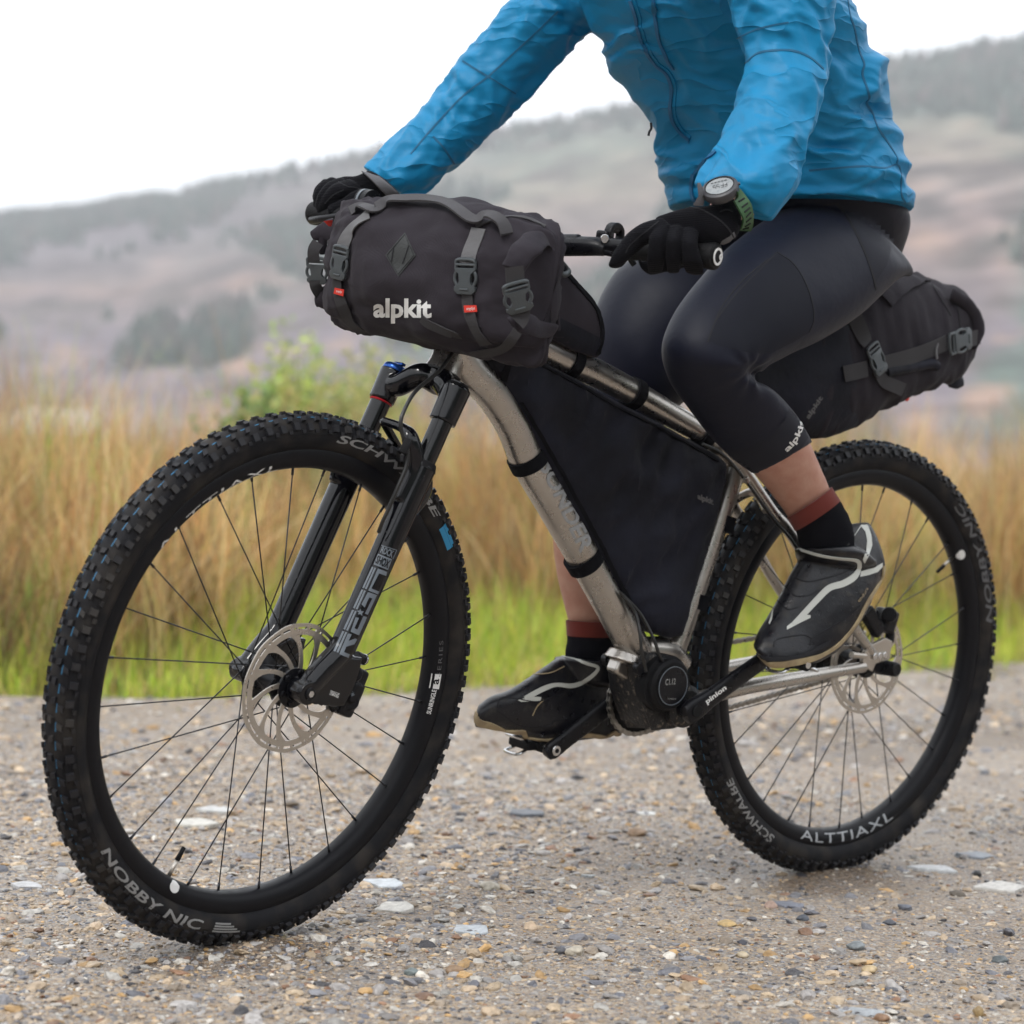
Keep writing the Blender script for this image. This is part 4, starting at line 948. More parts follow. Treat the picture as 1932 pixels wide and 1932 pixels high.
def ring_quad(Mx, w, a, b, rin, rout, m, surf, n=6, name='lettering'):
    f0, f1 = wpolar(Mx, *a, .016)[1], wpolar(Mx, *b, .016)[1]; V = []
    for k in range(n+1):
        for r_ in np.linspace(rin, rout, 4): V.append(surf(f0+(f1-f0)*k/n, r_))
    wobj(name, (np.array(V), grid_faces(n+1, 4, False)), m, w)
ring_quad(FM, WF, (803, 1299), (807, 1273), .297, .311, M['print_white'], rim_surf)
rt(FM, WF, 'a', (807, 1291), (809, 1281), .016, .300, .3085, M['rim'], lambda p, r_: rim_surf(p, r_)+np.array([0, .0004, 0]), False, bold=.02)
ring_quad(FM, WF, (817, 1000), (829, 1042), .334, .349, M['print_blue'], side_surf)
f0 = wpolar(FM, 398, 1731, .022)[1]
for k in range(4): ring_quad(FM, WF, (398+k, 1731), (447-k*6, 1735), .3325+.0035*(3-k), .3348+.0035*(3-k), M['print_grey'], side_surf, name='wing_mark')

def bp(name, geo, m, parent=None, **k): return obj(name, geo, M[m] if isinstance(m, str) else m, parent or bike, **k)
# --- fork
yl = .058
SLt, SLm, SLb = AF(*q2(1490, 480), yl), AF(722, 1062, yl), AF(654, 1205, yl)
ax = SLt-SLb; ax /= np.linalg.norm(ax)                    # steering axis direction
SRm = AF(549, 1137, -yl); SRt = SRm+ax*((SLt-SRm)@ax); SRb = SRm+ax*((SLb-SRm)@ax)
fork_l = G(); 
def up_to(p, q): return p+ax*((q-p)@ax)
seal = AF(*q2(1300, 1030), yl)
sL, sR = up_to(SLb, seal), up_to(SRb, seal)
hubL, hubR = FL(0, .060, 0), FL(0, -.062, 0)
def lower(sb, st, hubp, s, arch):
    g = [tube([sb-ax*.015, sb*.5+st*.5, st], [.0185, .0190, .0200], 24, 4)]
    g.append(tube([sb+ax*.03, sb-ax*.012, sb*.45+hubp*.55-ax*.004, hubp], [.0180, .0175, .0165, .0155], 20, 6))
    g.append(cyl(hubp-FY*.014, hubp+FY*.014, .0165, n=24))
    if s > 0:
        P = [AF(*q3(x, y), yl) for x, y in ((690, 905), (770, 868), (860, 840), (930, 780), (965, 690), (1160, 700), (1130, 830), (1080, 960), (1015, 1070), (940, 1075), (850, 1048), (740, 1045), (675, 1030), (655, 960))]
    else:
        P = [FT+FR@(toF(AF(*q3(x, y), yl))*np.array([1, -1, 1])) for x, y in ((690, 905), (770, 868), (860, 840), (930, 780), (965, 690), (1160, 700), (1130, 830), (1080, 960), (1015, 1070), (940, 1075), (850, 1048), (740, 1045), (675, 1030), (655, 960))]
    g.append(prism(P, FY, .022, .004))
    return g
back = -np.cross(ax, FY); back = back if back@FX < 0 else -back      # rearwards, square to the legs
fwd = -back
gL = lower(SLb, sL, hubL, 1, 0)
# pointed guard behind the top of the left leg, arch rising over the tyre
A0 = sL-ax*.030+fwd*.014; top1 = AF(*q2(1165, 800), .052); top2 = AF(*q2(1110, 720), .034); top3 = AF(*q2(960, 665), 0.0); 
mir = lambda p: p-FY*2*(p-FT)@FY
gL.append(tube([A0-ax*.03, A0+ax*.02, top1, top2, top3], [.013, .015, .013, .0085, .0075], 14, 8, flat=.8))
gL.append(tube([sL-ax*.09+back*.006, sL-ax*.035+back*.020, sL+ax*.002+back*.010], [.008, .013, .007], 12, 6))
gR = lower(SRb, sR, hubR, -1, 0)
A1 = sR-ax*.030+fwd*.014; gR.append(tube([A1-ax*.03, A1+ax*.02, mir(top1), mir(top2), top3], [.013, .015, .013, .0085, .0075], 14, 8, flat=.8))
lower_me = remesh(gL+gR, .0016, 3, 'lower_legs')
LOW = bp('lower_legs', lower_me, 'fork', fix=True)
for st_, tp in ((sL, SLt), (sR, SRt)): bp('stanchion', tube([st_-ax*.05, tp+ax*.02], [.0150, .0150], 28), 'stanchion')
for st_ in (sL, sR): bp('dust_seal', tube([st_-ax*.004, st_+ax*.006], [.0205, .0175], 28), 'black_dull')
# crown
stc = (SLt+SRt)/2; C0 = A(*q2(1382, 362), 0.0); 
cr = [tube([SLt-ax*.040, SLt+ax*.014], [.0195, .0205], 28), tube([SRt-ax*.032, SRt+ax*.014], [.0190, .0200], 28)]
mid = C0
cr.append(tube([SRt-ax*.004, AF(*q2(1075, 395), -.034), AF(*q2(1235, 320), -.006), mid, AF(*q2(1410, 370), .030), SLt-ax*.004], [.0165, .0165, .0175, .0215, .0175, .0165], 20, 8, flat=.9))
cr.append(tube([mid-ax*.012, mid+ax*.011], [.026, .0265], 28))
CR = bp('fork_crown', remesh(cr, .0016, 3, 'fork_crown'), 'fork')
bp('air_cap', cyl(SLt+ax*.013, SLt+ax*.018, .0165, n=28, bev=.0015), 'black_dull')
bp('damper_knob', tube([SRt+ax*.012, SRt+ax*.016, SRt+ax*.022, SRt+ax*.0245], [.0175, .0185, .0165, .010], 28, 2), 'blue_ano')
bp('lock_lever', box((0, 0, 0), (.020, .007, .004), .001, Matrix(basis(SRt+ax*.0265+FY*.004, ax).tolist())), 'blue_ano')
RG = SRt-ax*.034; bp('travel_ring', xf(spin([(.0158, .0014), (.0172, 0), (.0158, -.0014), (.0148, 0)], 32), Matrix(basis(RG, FY, ax).tolist()) @ Matrix.Rotation(math.pi/2, 4, 'X') if False else (lambda B: Matrix([[B[i][0], B[i][2], B[i][1], B[i][3]] for i in range(3)]+[[0, 0, 0, 1]]))(basis(RG, ax))), 'red')
# axle, dropout details
bp('axle_end', cyl(hubL+FY*.012, hubL+FY*.0165, .0085, n=20, bev=.001), 'black_alloy'); bp('axle_socket', cyl(hubL+FY*.0155, hubL+FY*.0172, .0048, n=6), 'silver')
bp('axle_end', cyl(hubR-FY*.012, hubR-FY*.022, .012, .010, n=20, bev=.001), 'black_alloy')
# fork lettering
bl = bvh_of(LOW)
def fork_txt(s, a, b, hgt, name='lettering', m='forkgrey', bold=.02, side=None, off=.0005):
    """text running up the leg from pixel a to b, with letter tops to side"""
    a, b = np.array(a), np.array(b); d = (b-a); n = np.array([d[1], -d[0]])/np.linalg.norm(d)*hgt*(side or 1); g = text_on(bl, s, a, d, n, off, bold, 5); bp(name, g, m, LOW)
s1 = sheet(1250, 2100, 3.22)
LET = [
 [(728, 388), (842, 430), (828, 482), (742, 450), (645, 640), (742, 678), (725, 712), (608, 668)],
 [(603, 684), (714, 722), (598, 970), (562, 955), (655, 765), (618, 752), (560, 880), (522, 838)],
 [(448, 1003), (490, 1010), (432, 1140), (468, 1155), (545, 985), (590, 998), (488, 1228), (383, 1184)],
 [(352, 1205), (398, 1218), (358, 1300), (440, 1268), (465, 1280), (430, 1340), (330, 1372), (300, 1440), (372, 1468), (355, 1512), (240, 1466)],
 [(508, 896), (516, 925), (552, 930), (528, 950), (530, 985), (505, 963), (475, 968), (488, 940), (458, 918), (492, 920)],
]
for P in LET: bp('lettering', poly_on(bl, [s1(*p) for p in P], .0006, 4), 'forkgrey', LOW)
def lerp2(a, b, t): return (a[0]+(b[0]-a[0])*t, a[1]+(b[1]-a[1])*t)
for t0, t1 in ((0, .25), (.27, .49), (.51, .74), (.76, 1)):
    for w0, w1 in ((0, .42), (.62, 1)):
        a0, b0, a1, b1 = (655, 365), (705, 382), (168, 1428), (228, 1450)
        p = [lerp2(lerp2(a0, a1, t0), lerp2(b0, b1, t0), w0), lerp2(lerp2(a0, a1, t0), lerp2(b0, b1, t0), w1), lerp2(lerp2(a0, a1, t1), lerp2(b0, b1, t1), w1), lerp2(lerp2(a0, a1, t1), lerp2(b0, b1, t1), w0)]
        bp('lettering', poly_on(bl, [s1(*k) for k in p], .0006, 5), 'forkgrey', LOW)
def box_label(pts, m, off): bp('badge', poly_on(bl, [q2(*p) for p in pts], off, 5), m, LOW)
box_label([(922, 1668), (1025, 1708), (995, 1790), (888, 1748)], 'forkgrey', .0005)
bp('lettering', text_on(bl, 'ROCK', q2(936, 1660), np.array(q2(1024, 1698))-np.array(q2(936, 1660)), np.array(q2(956, 1613))-np.array(q2(936, 1664)), .0008, .03, 5), 'forkgrey', LOW)
for a_, b_ in (((948, 1605), (1060, 1640)), ((1060, 1640), (1030, 1706))): bp('badge_edge', ribbon(bl, [q2(*a_), q2(*b_)], .0009, .0007, .0004), 'forkgrey', LOW)
bp('lettering', text_on(bl, 'SHOX', q2(898, 1738), np.array(q2(990, 1778))-np.array(q2(898, 1738)), np.array(q2(925, 1680))-np.array(q2(900, 1740)), .0012, .03, 5), 'fork', LOW)
bp('lettering', text_on(bl, 'TORQUE CAP', q3(942, 975), np.array(q3(1010, 1000))-np.array(q3(942, 975)), np.array([1.5, -4.5]), .0006, .02, 4), 'print_white', LOW)
bp('lettering', text_on(bl, 'COMPATIBLE', q3(938, 992), np.array(q3(1006, 1018))-np.array(q3(938, 992)), np.array([1.5, -4.5]), .0006, .02, 4), 'print_white', LOW)
# brake hose down the fork
HO = [q2(1490, 140), q2(1380, 290), q2(1205, 440), q2(1112, 600), q2(1092, 700), q2(1112, 790), q2(1142, 870), q2(1135, 1000), q2(1062, 1180), q2(1000, 1330), q2(958, 1420), q2(925, 1505)]
ys = [.03, .045, .06, .07, .074, .078, .082, .086, .086, .083, .080, .072]
bp('brake_hose', tube([AF(u, v, y) for (u, v), y in zip(HO, ys)], .0028, 10, 8), 'hose')
hc = AF(*q2(1130, 855), .084); bp('hose_clip', box((0, 0, 0), (.011, .009, .022), .002, Matrix(basis(hc, ax, FW).tolist())), 'black_dull')
# front caliper
cc = AF(*q3(1075, 960), .045); Bc = basis(cc, np.array(AF(*q3(1140, 820), .045))-np.array(AF(*q3(1030, 1090), .045)), FY)
cal = remesh([box((0, 0, 0), (.030, .032, .070), .006, Matrix(Bc.tolist())), box((0, 0, 0), (.022, .044, .030), .005, Matrix(Bc.tolist())), cyl(AF(*q3(1125, 830), .03), AF(*q3(1125, 830), .062), .012), cyl(AF(*q3(1100, 1045), .03), AF(*q3(1100, 1045), .062), .012)], .0015, 2, 'brake_caliper')
CAL = bp('brake_caliper', cal, 'black_alloy')
bp('lettering', text_on(bvh_of(CAL), 'SRAM', q3(1072, 945), np.array(q3(1105, 1005))-np.array(q3(1072, 945)), np.array([7, -3.2]), .0006, .02, 4), 'forkgrey', CAL)
for a, b, y in (((1140, 700), (1195, 725), .05), ((960, 1085), (1010, 1080), .05)):
    pa, pb = AF(*q3(*a), y), AF(*q3(*b), y); bp('caliper_bolt', cyl(pa, pb+(pb-pa)*.3, .0075, n=14, bev=.001), 'black_alloy'); bp('bolt_washer', cyl(pb, pb+(pb-pa)*.12, .0082, n=14), 'silver')

# --- frame (titanium)
HT0 = C0+ax*.012; HT1 = C0+ax*.152
bp('head_tube', tube([HT0, HT0+ax*.02, HT0+ax*.07, HT1], [.0275, .0245, .0235, .0235], 32, 4), 'ti')
bp('headset_ring', tube([HT0-ax*.002, HT0+ax*.001], [.0275, .0278], 32), 'black_alloy')
dt = [q2(1480, 290), r3(60, 400), r3(200, 540), r3(330, 740), r3(420, 960), r3(560, 1200), r3(700, 1440), r3(860, 1720), q7(1060, 480), q7(1100, 600)]
dt = [C0+ax*.052]+[A(*p, 0) for p in dt[1:]]
DT = bp('down_tube', tube(dt, [.026]+[.0265]*(len(dt)-1), 32, 8), 'ti')
tt = [C0+ax*.112, A(*r3(520, 265), 0), A(*r3(900, 440), 0), A(*r3(1300, 665), 0), A(*r3(1560, 820), 0), A(*r3(1720, 960), 0)]
TT = bp('top_tube', tube(tt, [.0235, .0225, .021, .0195, .0175, .0155], 28, 8), 'ti')
sb, stp = A(*q7(1350, 560), 0), A(*r3(1740, 990), 0); sdir = (stp-sb)/np.linalg.norm(stp-sb)
bp('seat_tube', tube([sb, stp+sdir*.05], [.0170, .0170], 28), 'ti'); bp('seat_clamp', tube([stp+sdir*.045, stp+sdir*.058], [.0195, .0195], 24), 'black_alloy')
PST = stp+sdir*.26; bp('seat_post', tube([stp, PST], [.0145, .0145], 24), 'black_alloy')
# stays
st0 = A(*r3(1690, 930), .012); drop = A(*r1(1050, 1265), .066)
stayp = [A(*r3(1640, 880), .018), A(*r3(1770, 1010), .030), A(*r1(470, 440), .045), A(*r1(570, 560), .052), A(*r1(760, 860), .060), A(*r1(950, 1120), .065), drop]
bp('seat_stay', tube(stayp, [.009, .0095, .0095, .0095, .009, .0085, .0080], 16, 6), 'ti')
mirY = lambda p: np.array([p[0], -p[1], p[2]])
bp('seat_stay', tube([mirY(p) for p in stayp], [.009, .0095, .0095, .0095, .009, .0085, .0080], 16, 6), 'ti')
bp('stay_bridge', tube([A(*r1(440, 400), .042)+[0, 0, -.01], np.array([*A(*r1(360, 330), 0)[[0]], 0, A(*r1(360, 330), 0)[2]]), mirY(A(*r1(440, 400), .042)+[0, 0, -.01])], .0070, 12, 8), 'ti')
cs = [A(*q7(1500, 850), .045)+[.0, -.0, 0], A(*r1(330, 1460), .056), A(*r1(620, 1410), .062), A(*r1(1000, 1345), .066)]
bp('chain_stay', tube(cs, [.0120, .0120, .0110, .0090], 20, 6), 'ti'); bp('chain_stay', tube([mirY(p) for p in cs], [.0120, .0120, .0110, .0090], 20, 6), 'ti')
yo = cs[0]; bp('stay_yoke', tube([cs[0], cs[0]*[1, .4, 1]+[.03, 0, .01], mirY(cs[0])*[1, .4, 1]+[.03, 0, .01], mirY(cs[0])], .012, 14, 6), 'ti')
# dropouts
def dpoly(pts, y, th, m, name, parent=None, bev=.001): return bp(name, prism([A(*p, y) for p in pts], (0, 1, 0), th, bev), m, parent, smooth=False)
dpoly([r1(x, y) for x, y in ((985, 1310), (1000, 1255), (1040, 1215), (1120, 1175), (1160, 1195), (1150, 1245), (1145, 1300), (1060, 1320), (1045, 1370), (1010, 1350))], .067, .007, 'steel', 'dropout')
for x, y in ((1062, 1282), (1090, 1280), (1118, 1275)): p = A(*r1(x, y), .071); bp('dropout_bolt', cyl(p, p+[0, .004, 0], .0055, n=12, bev=.0008), 'silver')
bp('dropout_tab', tube([A(*r1(930, 1275), .072), A(*r1(1010, 1282), .072)], [.0055, .0045], 12), 'steel')
dpoly([(mirx) for mirx in [r1(x-150, y-60) for x, y in ((985, 1310), (1040, 1215), (1160, 1195), (1145, 1300), (1010, 1350))]], -.067, .007, 'steel', 'dropout')
# rear caliper, adjuster
rc = A(*r1(1110, 1070), .052)
RC_ = bp('brake_caliper', remesh([box((0, 0, 0), (.034, .03, .040), .006, Matrix(basis(A(*r1(1125, 1075), .052), sdir).tolist())), box((0, 0, 0), (.018, .024, .058), .004, Matrix(basis(A(*r1(1050, 1080), .058), A(*r1(1090, 1180), .058)-A(*r1(1000, 1020), .058)).tolist())), cyl(A(*r1(1150, 1040), .04), A(*r1(1150, 1040), .075), .013)], .0016, 2, 'brake_caliper'), 'black_alloy')
bp('caliper_mount', tube([A(*r1(1155, 1140), .056), A(*r1(1150, 1200), .06)], .008, 12), 'black_dull')
bp('axle_end', cyl(A(*r1(1165, 1360), .075)-[0, .03, 0], A(*r1(1165, 1355), .075)+[0, .012, 0], .014, .012, n=20, bev=.002), 'black_alloy')
bp('hub_end', cyl(np.array([0, .050, HUBZ]), np.array([0, .066, HUBZ]), .013, n=20), 'black_alloy')
# cog
def cogwheel(c, r_, teeth, th, name, m, holes=5):
    P = []
    for k in range(teeth*4): a = 2*math.pi*k/(teeth*4); q = r_+(.0045 if k % 4 in (1, 2) else -.0005); P.append(np.array(c)+[q*math.cos(a), 0, q*math.sin(a)])
    return bp(name, prism(P, (0, 1, 0), th), m, smooth=False)
yc = -.047; BBc = A(1309, 1341, .075)*[1, 0, 1]; cogwheel((0, yc, HUBZ), .046, 23, .003, 'rear_cog', 'black_dull')
RINGC = A(*q7(1120, 905), yc); RINGC = np.array([BBc[0]+.005, yc, BBc[2]])
cogwheel(RINGC, .060, 30, .003, 'chainring', 'black_dull')
# chain as real links
def chain_path(c0, r0, c1, r1_, n):
    d = np.array(c1)-np.array(c0); D_ = np.linalg.norm(d); a = math.atan2(d[2], d[0]); b = math.asin((r0-r1_)/D_)
    pts = []; 
    for k in range(41): t = a+math.pi/2-b+ (math.pi+2*b)*k/40; pts.append(np.array(c0)+r0*np.array([math.cos(t), 0, math.sin(t)]))
    for k in range(41): t = a-math.pi/2+b+(math.pi-2*b)*k/40; pts.append(np.array(c1)+r1_*np.array([math.cos(t), 0, math.sin(t)]))
    pts = np.array(pts+[pts[0]]); s = np.concatenate([[0], np.cumsum(np.linalg.norm(np.diff(pts, axis=0), axis=1))]); n = int(round(s[-1]/.0127)); q = np.linspace(0, s[-1], n+1)[:-1]
    return np.column_stack([np.interp(q, s, pts[:, i]) for i in range(3)])
CP = chain_path((0, yc, HUBZ), .0475, RINGC, .0615, 0); g = G()
for i in range(len(CP)):
    p, q = CP[i], CP[(i+1) % len(CP)]; w = .0022 if i % 2 else .0032; d = (q-p)/np.linalg.norm(q-p); nn = np.cross(d, [0, 1, 0])
    for s in (-1, 1):
        P = []
        for k in range(6): a = math.pi/2+math.pi*k/5; P.append(p+d*.0042*math.cos(a)+nn*.0042*math.sin(a))
        P.append((p+q)/2-nn*.0028)
        for k in range(6): a = -math.pi/2+math.pi*k/5; P.append(q+d*.0042*math.cos(a)+nn*.0042*math.sin(a))
        P.append((p+q)/2+nn*.0028); g.add(prism([x+[0, s*w, 0] for x in P], (0, 1, 0), .001))
    g.add(cyl(p-[0, .0046, 0], p+[0, .0046, 0], .0022, n=8))
bp('chain', g.get(), 'chain', smooth=False)
# --- gearbox
GBo = [q7(x, y) for x, y in ((925, 640), (935, 745), (960, 860), (1000, 960), (1060, 1040), (1120, 1050))]
gb_side = [q7(x, y) for x, y in ((1112, 650), (1190, 560), (1300, 600), (1400, 650), (1440, 760), (1460, 900), (1420, 1010), (1330, 1040), (1200, 1050), (1130, 850))]
P_ = [A(*p, .040) for p in gb_side]; GB = bp('gearbox', prism(P_, (0, 1, 0), .004, .001), 'muddy_alloy')
cen = np.mean(P_, 0); core = [p*[1, 0, 1] for p in P_]
bp('gearbox_case', prism([p+(p-cen*[1, 0, 1])*-.03 for p in core], (0, 1, 0), .074, .006), 'muddy_alloy', GB, auto=35)
# front face, slanted plate with the maker's word
fp = [A(*q7(1115, 655), .040), A(*q7(925, 640), -.036), A(*q7(935, 745), -.036), A(*q7(1060, 1040), -.010), A(*q7(1150, 1050), .036)]
FPg = prism([A(*q7(1140, 650), .037), A(*q7(935, 632), -.037), A(*q7(942, 760), -.037), A(*q7(975, 900), -.036), A(*q7(1055, 1030), -.036), A(*q7(1240, 1040), .036)], np.cross(A(*q7(1115, 655), .040)-A(*q7(925, 640), -.036), A(*q7(1150, 1050), .036)-A(*q7(1115, 655), .040)), .006, .001)
FPL = bp('gearbox_plate', FPg, 'muddy_alloy', GB)
bfp = bvh_of(FPL)
bp('lettering', text_on(bfp, 'pinion', q7(985, 765), np.array(q7(1120, 1020))-np.array(q7(985, 765)), np.array(q7(1035, 745))-np.array(q7(985, 765)), .0015, .03, 5), 'forkgrey', GB)
bp('bridge_bar', tube([A(*q7(925, 610), -.036), A(*q7(1140, 655), .040)], .0065, 14), 'black_alloy')
for p, y in ((q7(925, 605), -.037), (q7(1125, 660), .042)): bp('bridge_bolt', cyl(A(*p, y)-[0, .006, 0], A(*p, y)+[0, .006, 0], .011, n=18, bev=.001), 'black_alloy')
bp('gearbox_bridge', remesh([tube([A(*q7(1040, 560), .0), A(*q7(1020, 620), .0)], [.026, .032], 24), box((0, 0, 0), (.026, .066, .05), .006, Matrix(basis(A(*q7(1060, 635), .0), ax).tolist())), tube([A(*q7(1150, 540), 0), A(*q7(1290, 560), 0), A(*q7(1390, 640), 0)], [.02, .024, .02], 16)], .0018, 3, 'gearbox_bridge'), 'ti')
# round shifter cover
pc = A(*q7(1330, 770), .068); ny = np.array([0, 1., 0])
bp('shifter_housing', xf(lathe([(.001, -.040), (.042, -.040), (.045, -.034), (.045, -.014), (.040, -.012), (.040, -.004), (.036, 0), (.001, 0)], 40), Matrix(basis(pc, ny).tolist())), 'black_dull', auto=30)
DSK = bp('cover_disc', xf(lathe([(.001, 0), (.029, 0), (.030, .001), (.029, .0022), (.001, .0022)], 40), Matrix(basis(pc, ny).tolist())), 'black_alloy', auto=30)
bd = bvh_of(DSK); bp('lettering', text_on(bd, 'C1.12', q7(1283, 768), np.array(q7(1348, 762))-np.array(q7(1283, 768)), (1, -12), .0006, .03, 5), 'print_grey', DSK)
bp('cover_rim', xf(lathe([(.0292, .0018), (.0304, .0018), (.0304, .0026), (.0292, .0026)], 40, closed=True), Matrix(basis(pc, ny).tolist())), 'forkgrey', DSK)
bp('lettering', text_on(bd, 'POWERED BY', q7(1300, 856), (16, 0.5), (0, -2.5), .0006, .02, 4), 'print_grey', DSK)
pc2 = A(*q7(1430, 905), .062); bp('bearing_cover', xf(lathe([(.001, -.03), (.034, -.03), (.034, -.006), (.026, 0), (.001, 0)], 36), Matrix(basis(pc2, ny).tolist())), 'muddy_alloy', auto=30)
for p0 in ((1120, 160, .02), (1040, 200, .03)): pass
bp('shift_cable', tube([A(*q7(1000, 180), .030), A(*q7(1095, 310), .038), A(*q7(1125, 430), .055), A(*q7(1138, 560), .062), A(*q7(1165, 680), .06)], .0026, 10, 8), 'hose')
bp('shift_cable', tube([A(*q7(1020, 200), .028), A(*q7(1130, 320), .040), A(*q7(1210, 470), .055), A(*q7(1250, 580), .060), A(*q7(1290, 650), .055)], .0026, 10, 8), 'hose')
# rear hose along the stay
bp('rear_hose', tube([A(*r3(1520, 860), .028), A(*r3(1640, 920), .034), A(*r3(1760, 1050), .044), A(*r1(480, 490), .054), A(*r1(590, 620), .062), A(*r1(760, 900), .068), A(*r1(1000, 1030), .066)], .0027, 10, 8), 'hose')
for p in (r3(1790, 1085), r1(500, 470)): bp('cable_guide', box((0, 0, 0), (.012, .010, .008), .0015, Matrix(basis(A(*p, .05), (1, 0, -.8)).tolist())), 'ti')
bp('rivet_rail', tube([A(*r3(220, 430), .018), A(*r3(310, 560), .018)], .0035, 8), 'silver')
for x, y in ((830, 235), (945, 425)): p = A(*q7(x, y), .0); bp('mud_fleck', ell(p, (.004, .004, .003), 8, 5), 'silver')
# --- cranks and pedals
spL, spR = A(*q7(1460, 925), .083), None
CL_end = A(1452, 1236, .088); CLm = (spL+CL_end)/2
dCL = CL_end-spL; dCL = dCL/np.linalg.norm(dCL); CL_end = spL+dCL*.172
CR0 = spL*[1, 0, 1]+[0, -.068, 0]; CR_end = A(*q7(580, 1172), -.088)
def crank(p0, p1, s, name='crank'):
    d = (p1-p0)/np.linalg.norm(p1-p0); n = np.array([0, 1., 0]); n = n-d*(n@d); n /= np.linalg.norm(n); w = np.cross(d, n); L = np.linalg.norm(p1-p0)
    rings = []
    for t, hw in ((-.019, .006), (-.015, .015), (-.004, .019), (.012, .018), (.04, .0150), (.09, .0145), (.14, .0140), (L-.012, .0150), (L+.004, .0150), (L+.013, .010), (L+.0155, .003)):
        th_ = .0075 if t > .02 else .009
        c = p0+d*t; rings.append(np.array([c+w*hw*math.cos(a)*(1 if 1 else 0)*(abs(math.cos(a))**-.35 if abs(math.cos(a)) > .05 else 1)+n*th_*math.sin(a)*(abs(math.sin(a))**-.35 if abs(math.sin(a)) > .05 else 1) for a in np.arange(20)/20*2*math.pi]))
    return bp(name, rings_geo(rings), 'black_alloy')
CRL = crank(spL, CL_end, 1); CRR = crank(CR0, CR_end, -1)
bp('crank_bolt', cyl(spL+[0, .006, 0], spL+[0, .0115, 0], .010, n=20, bev=.001), 'black_dull', CRL); bp('crank_spindle', cyl(CR0+[0, .0, 0], spL, .014, n=20), 'black_alloy')
bcl = bvh_of(CRL); bp('lettering', text_on(bcl, 'pinion', q7(1552, 895), np.array(q7(1676, 800))-np.array(q7(1552, 895)), np.array([-5.5, -10.5]), .0007, .03, 5), 'print_white', CRL)
bcr = bvh_of(CRR)
pe = CR_end
bp('pedal_bolt', cyl(pe+[0, .007, 0], pe+[0, .0100, 0], .0085, n=20, bev=.001), 'silver', CRR); bp('pedal_socket', cyl(pe+[0, .0100, 0], pe+[0, .0105, 0], .004, n=6), 'black_dull', CRR)
def pedal(c, s):
    P = bpy.data.objects.new('pedal', None); COL.objects.link(P); P.parent = bike; P.matrix_local = Matrix(); P.empty_display_size = .02
    o = c+np.array([0, s*.052, 0])
    bp('pedal_axle', cyl(c, c+[0, s*.085, 0], .006, n=12), 'silver', P)
    bp('pedal_body', remesh([box(o, (.058, .050, .014), .003), cyl(o-[0, .032, 0], o+[0, .032, 0], .0105)], .0016, 2, 'pedal_body'), 'black_dull', P)
    for sx in (-1, 1):
        for zz in (-1, 1):
            q = o+np.array([sx*.034, 0, zz*.007]); bp('cleat_clip', tube([q+[-sx*.012, -.014, 0], q+[sx*.006, -.016, zz*.006], q+[sx*.010, 0, zz*.007], q+[sx*.006, .016, zz*.006], q+[-sx*.012, .014, 0]], .0028, 8, 5), 'silver', P)
    return P
pedal(CL_end, 1); pedal(CR_end, -1)
# --- cockpit
gL1, gR1 = AF(1352, 484, .378), AF(592, 402, -.378)
mb = (gL1+gR1)/2; bdir = (gL1-gR1)/np.linalg.norm(gL1-gR1); cb = mb+FX*.035+ax*-.012
barp = [gR1, gR1+(cb-gR1)*.42+ax*.004, cb-bdir*.10, cb, cb+bdir*.10, gL1+(cb-gL1)*.42+ax*.004, gL1]
bp('handlebar', tube(barp, [.0105, .0108, .0150, .0158, .0150, .0108, .0105], 20, 8), 'black_alloy')
sttop = C0+ax*.197; bp('steerer_stack', tube([HT1, sttop], [.0185, .0185], 24), 'black_alloy'); bp('stem', remesh([tube([sttop-ax*.02, sttop+ax*.02], [.021, .021], 24), tube([sttop, cb], [.017, .018], 20), cyl(cb-bdir*.026, cb+bdir*.026, .022, n=24)], .002, 3, 'stem'), 'black_alloy')
def grip(e, s):
    d = (barp[1]-e) if s < 0 else (barp[5]-e); d = d/np.linalg.norm(d)
    bp('grip', tube([e, e+d*.004, e+d*.03, e+d*.12, e+d*.134], [.0165, .0185, .0172, .0165, .0175], 28, 3), 'grip')
    cap = bp('bar_plug', xf(lathe([(.001, 0), (.0135, 0), (.0135, .0015), (.001, .002)], 28), Matrix(basis(e, -d).tolist())), 'black_dull')
    if s > 0:
        bp('grip_logo', xf(lathe([(.0085, .0018), (.0118, .0018), (.0118, .0026), (.0085, .0026)], 28, closed=True), Matrix(basis(e, -d).tolist())), 'print_white', cap)
        bp('grip_logo', xf(lathe([(.0014, .0018), (.0042, .0018), (.0042, .0026), (.0014, .0026)], 20, closed=True), Matrix(basis(e+FX*-.0065, -d).tolist())), 'print_white', cap)
    return d
dL, dR = grip(gL1, 1), grip(gR1, -1)
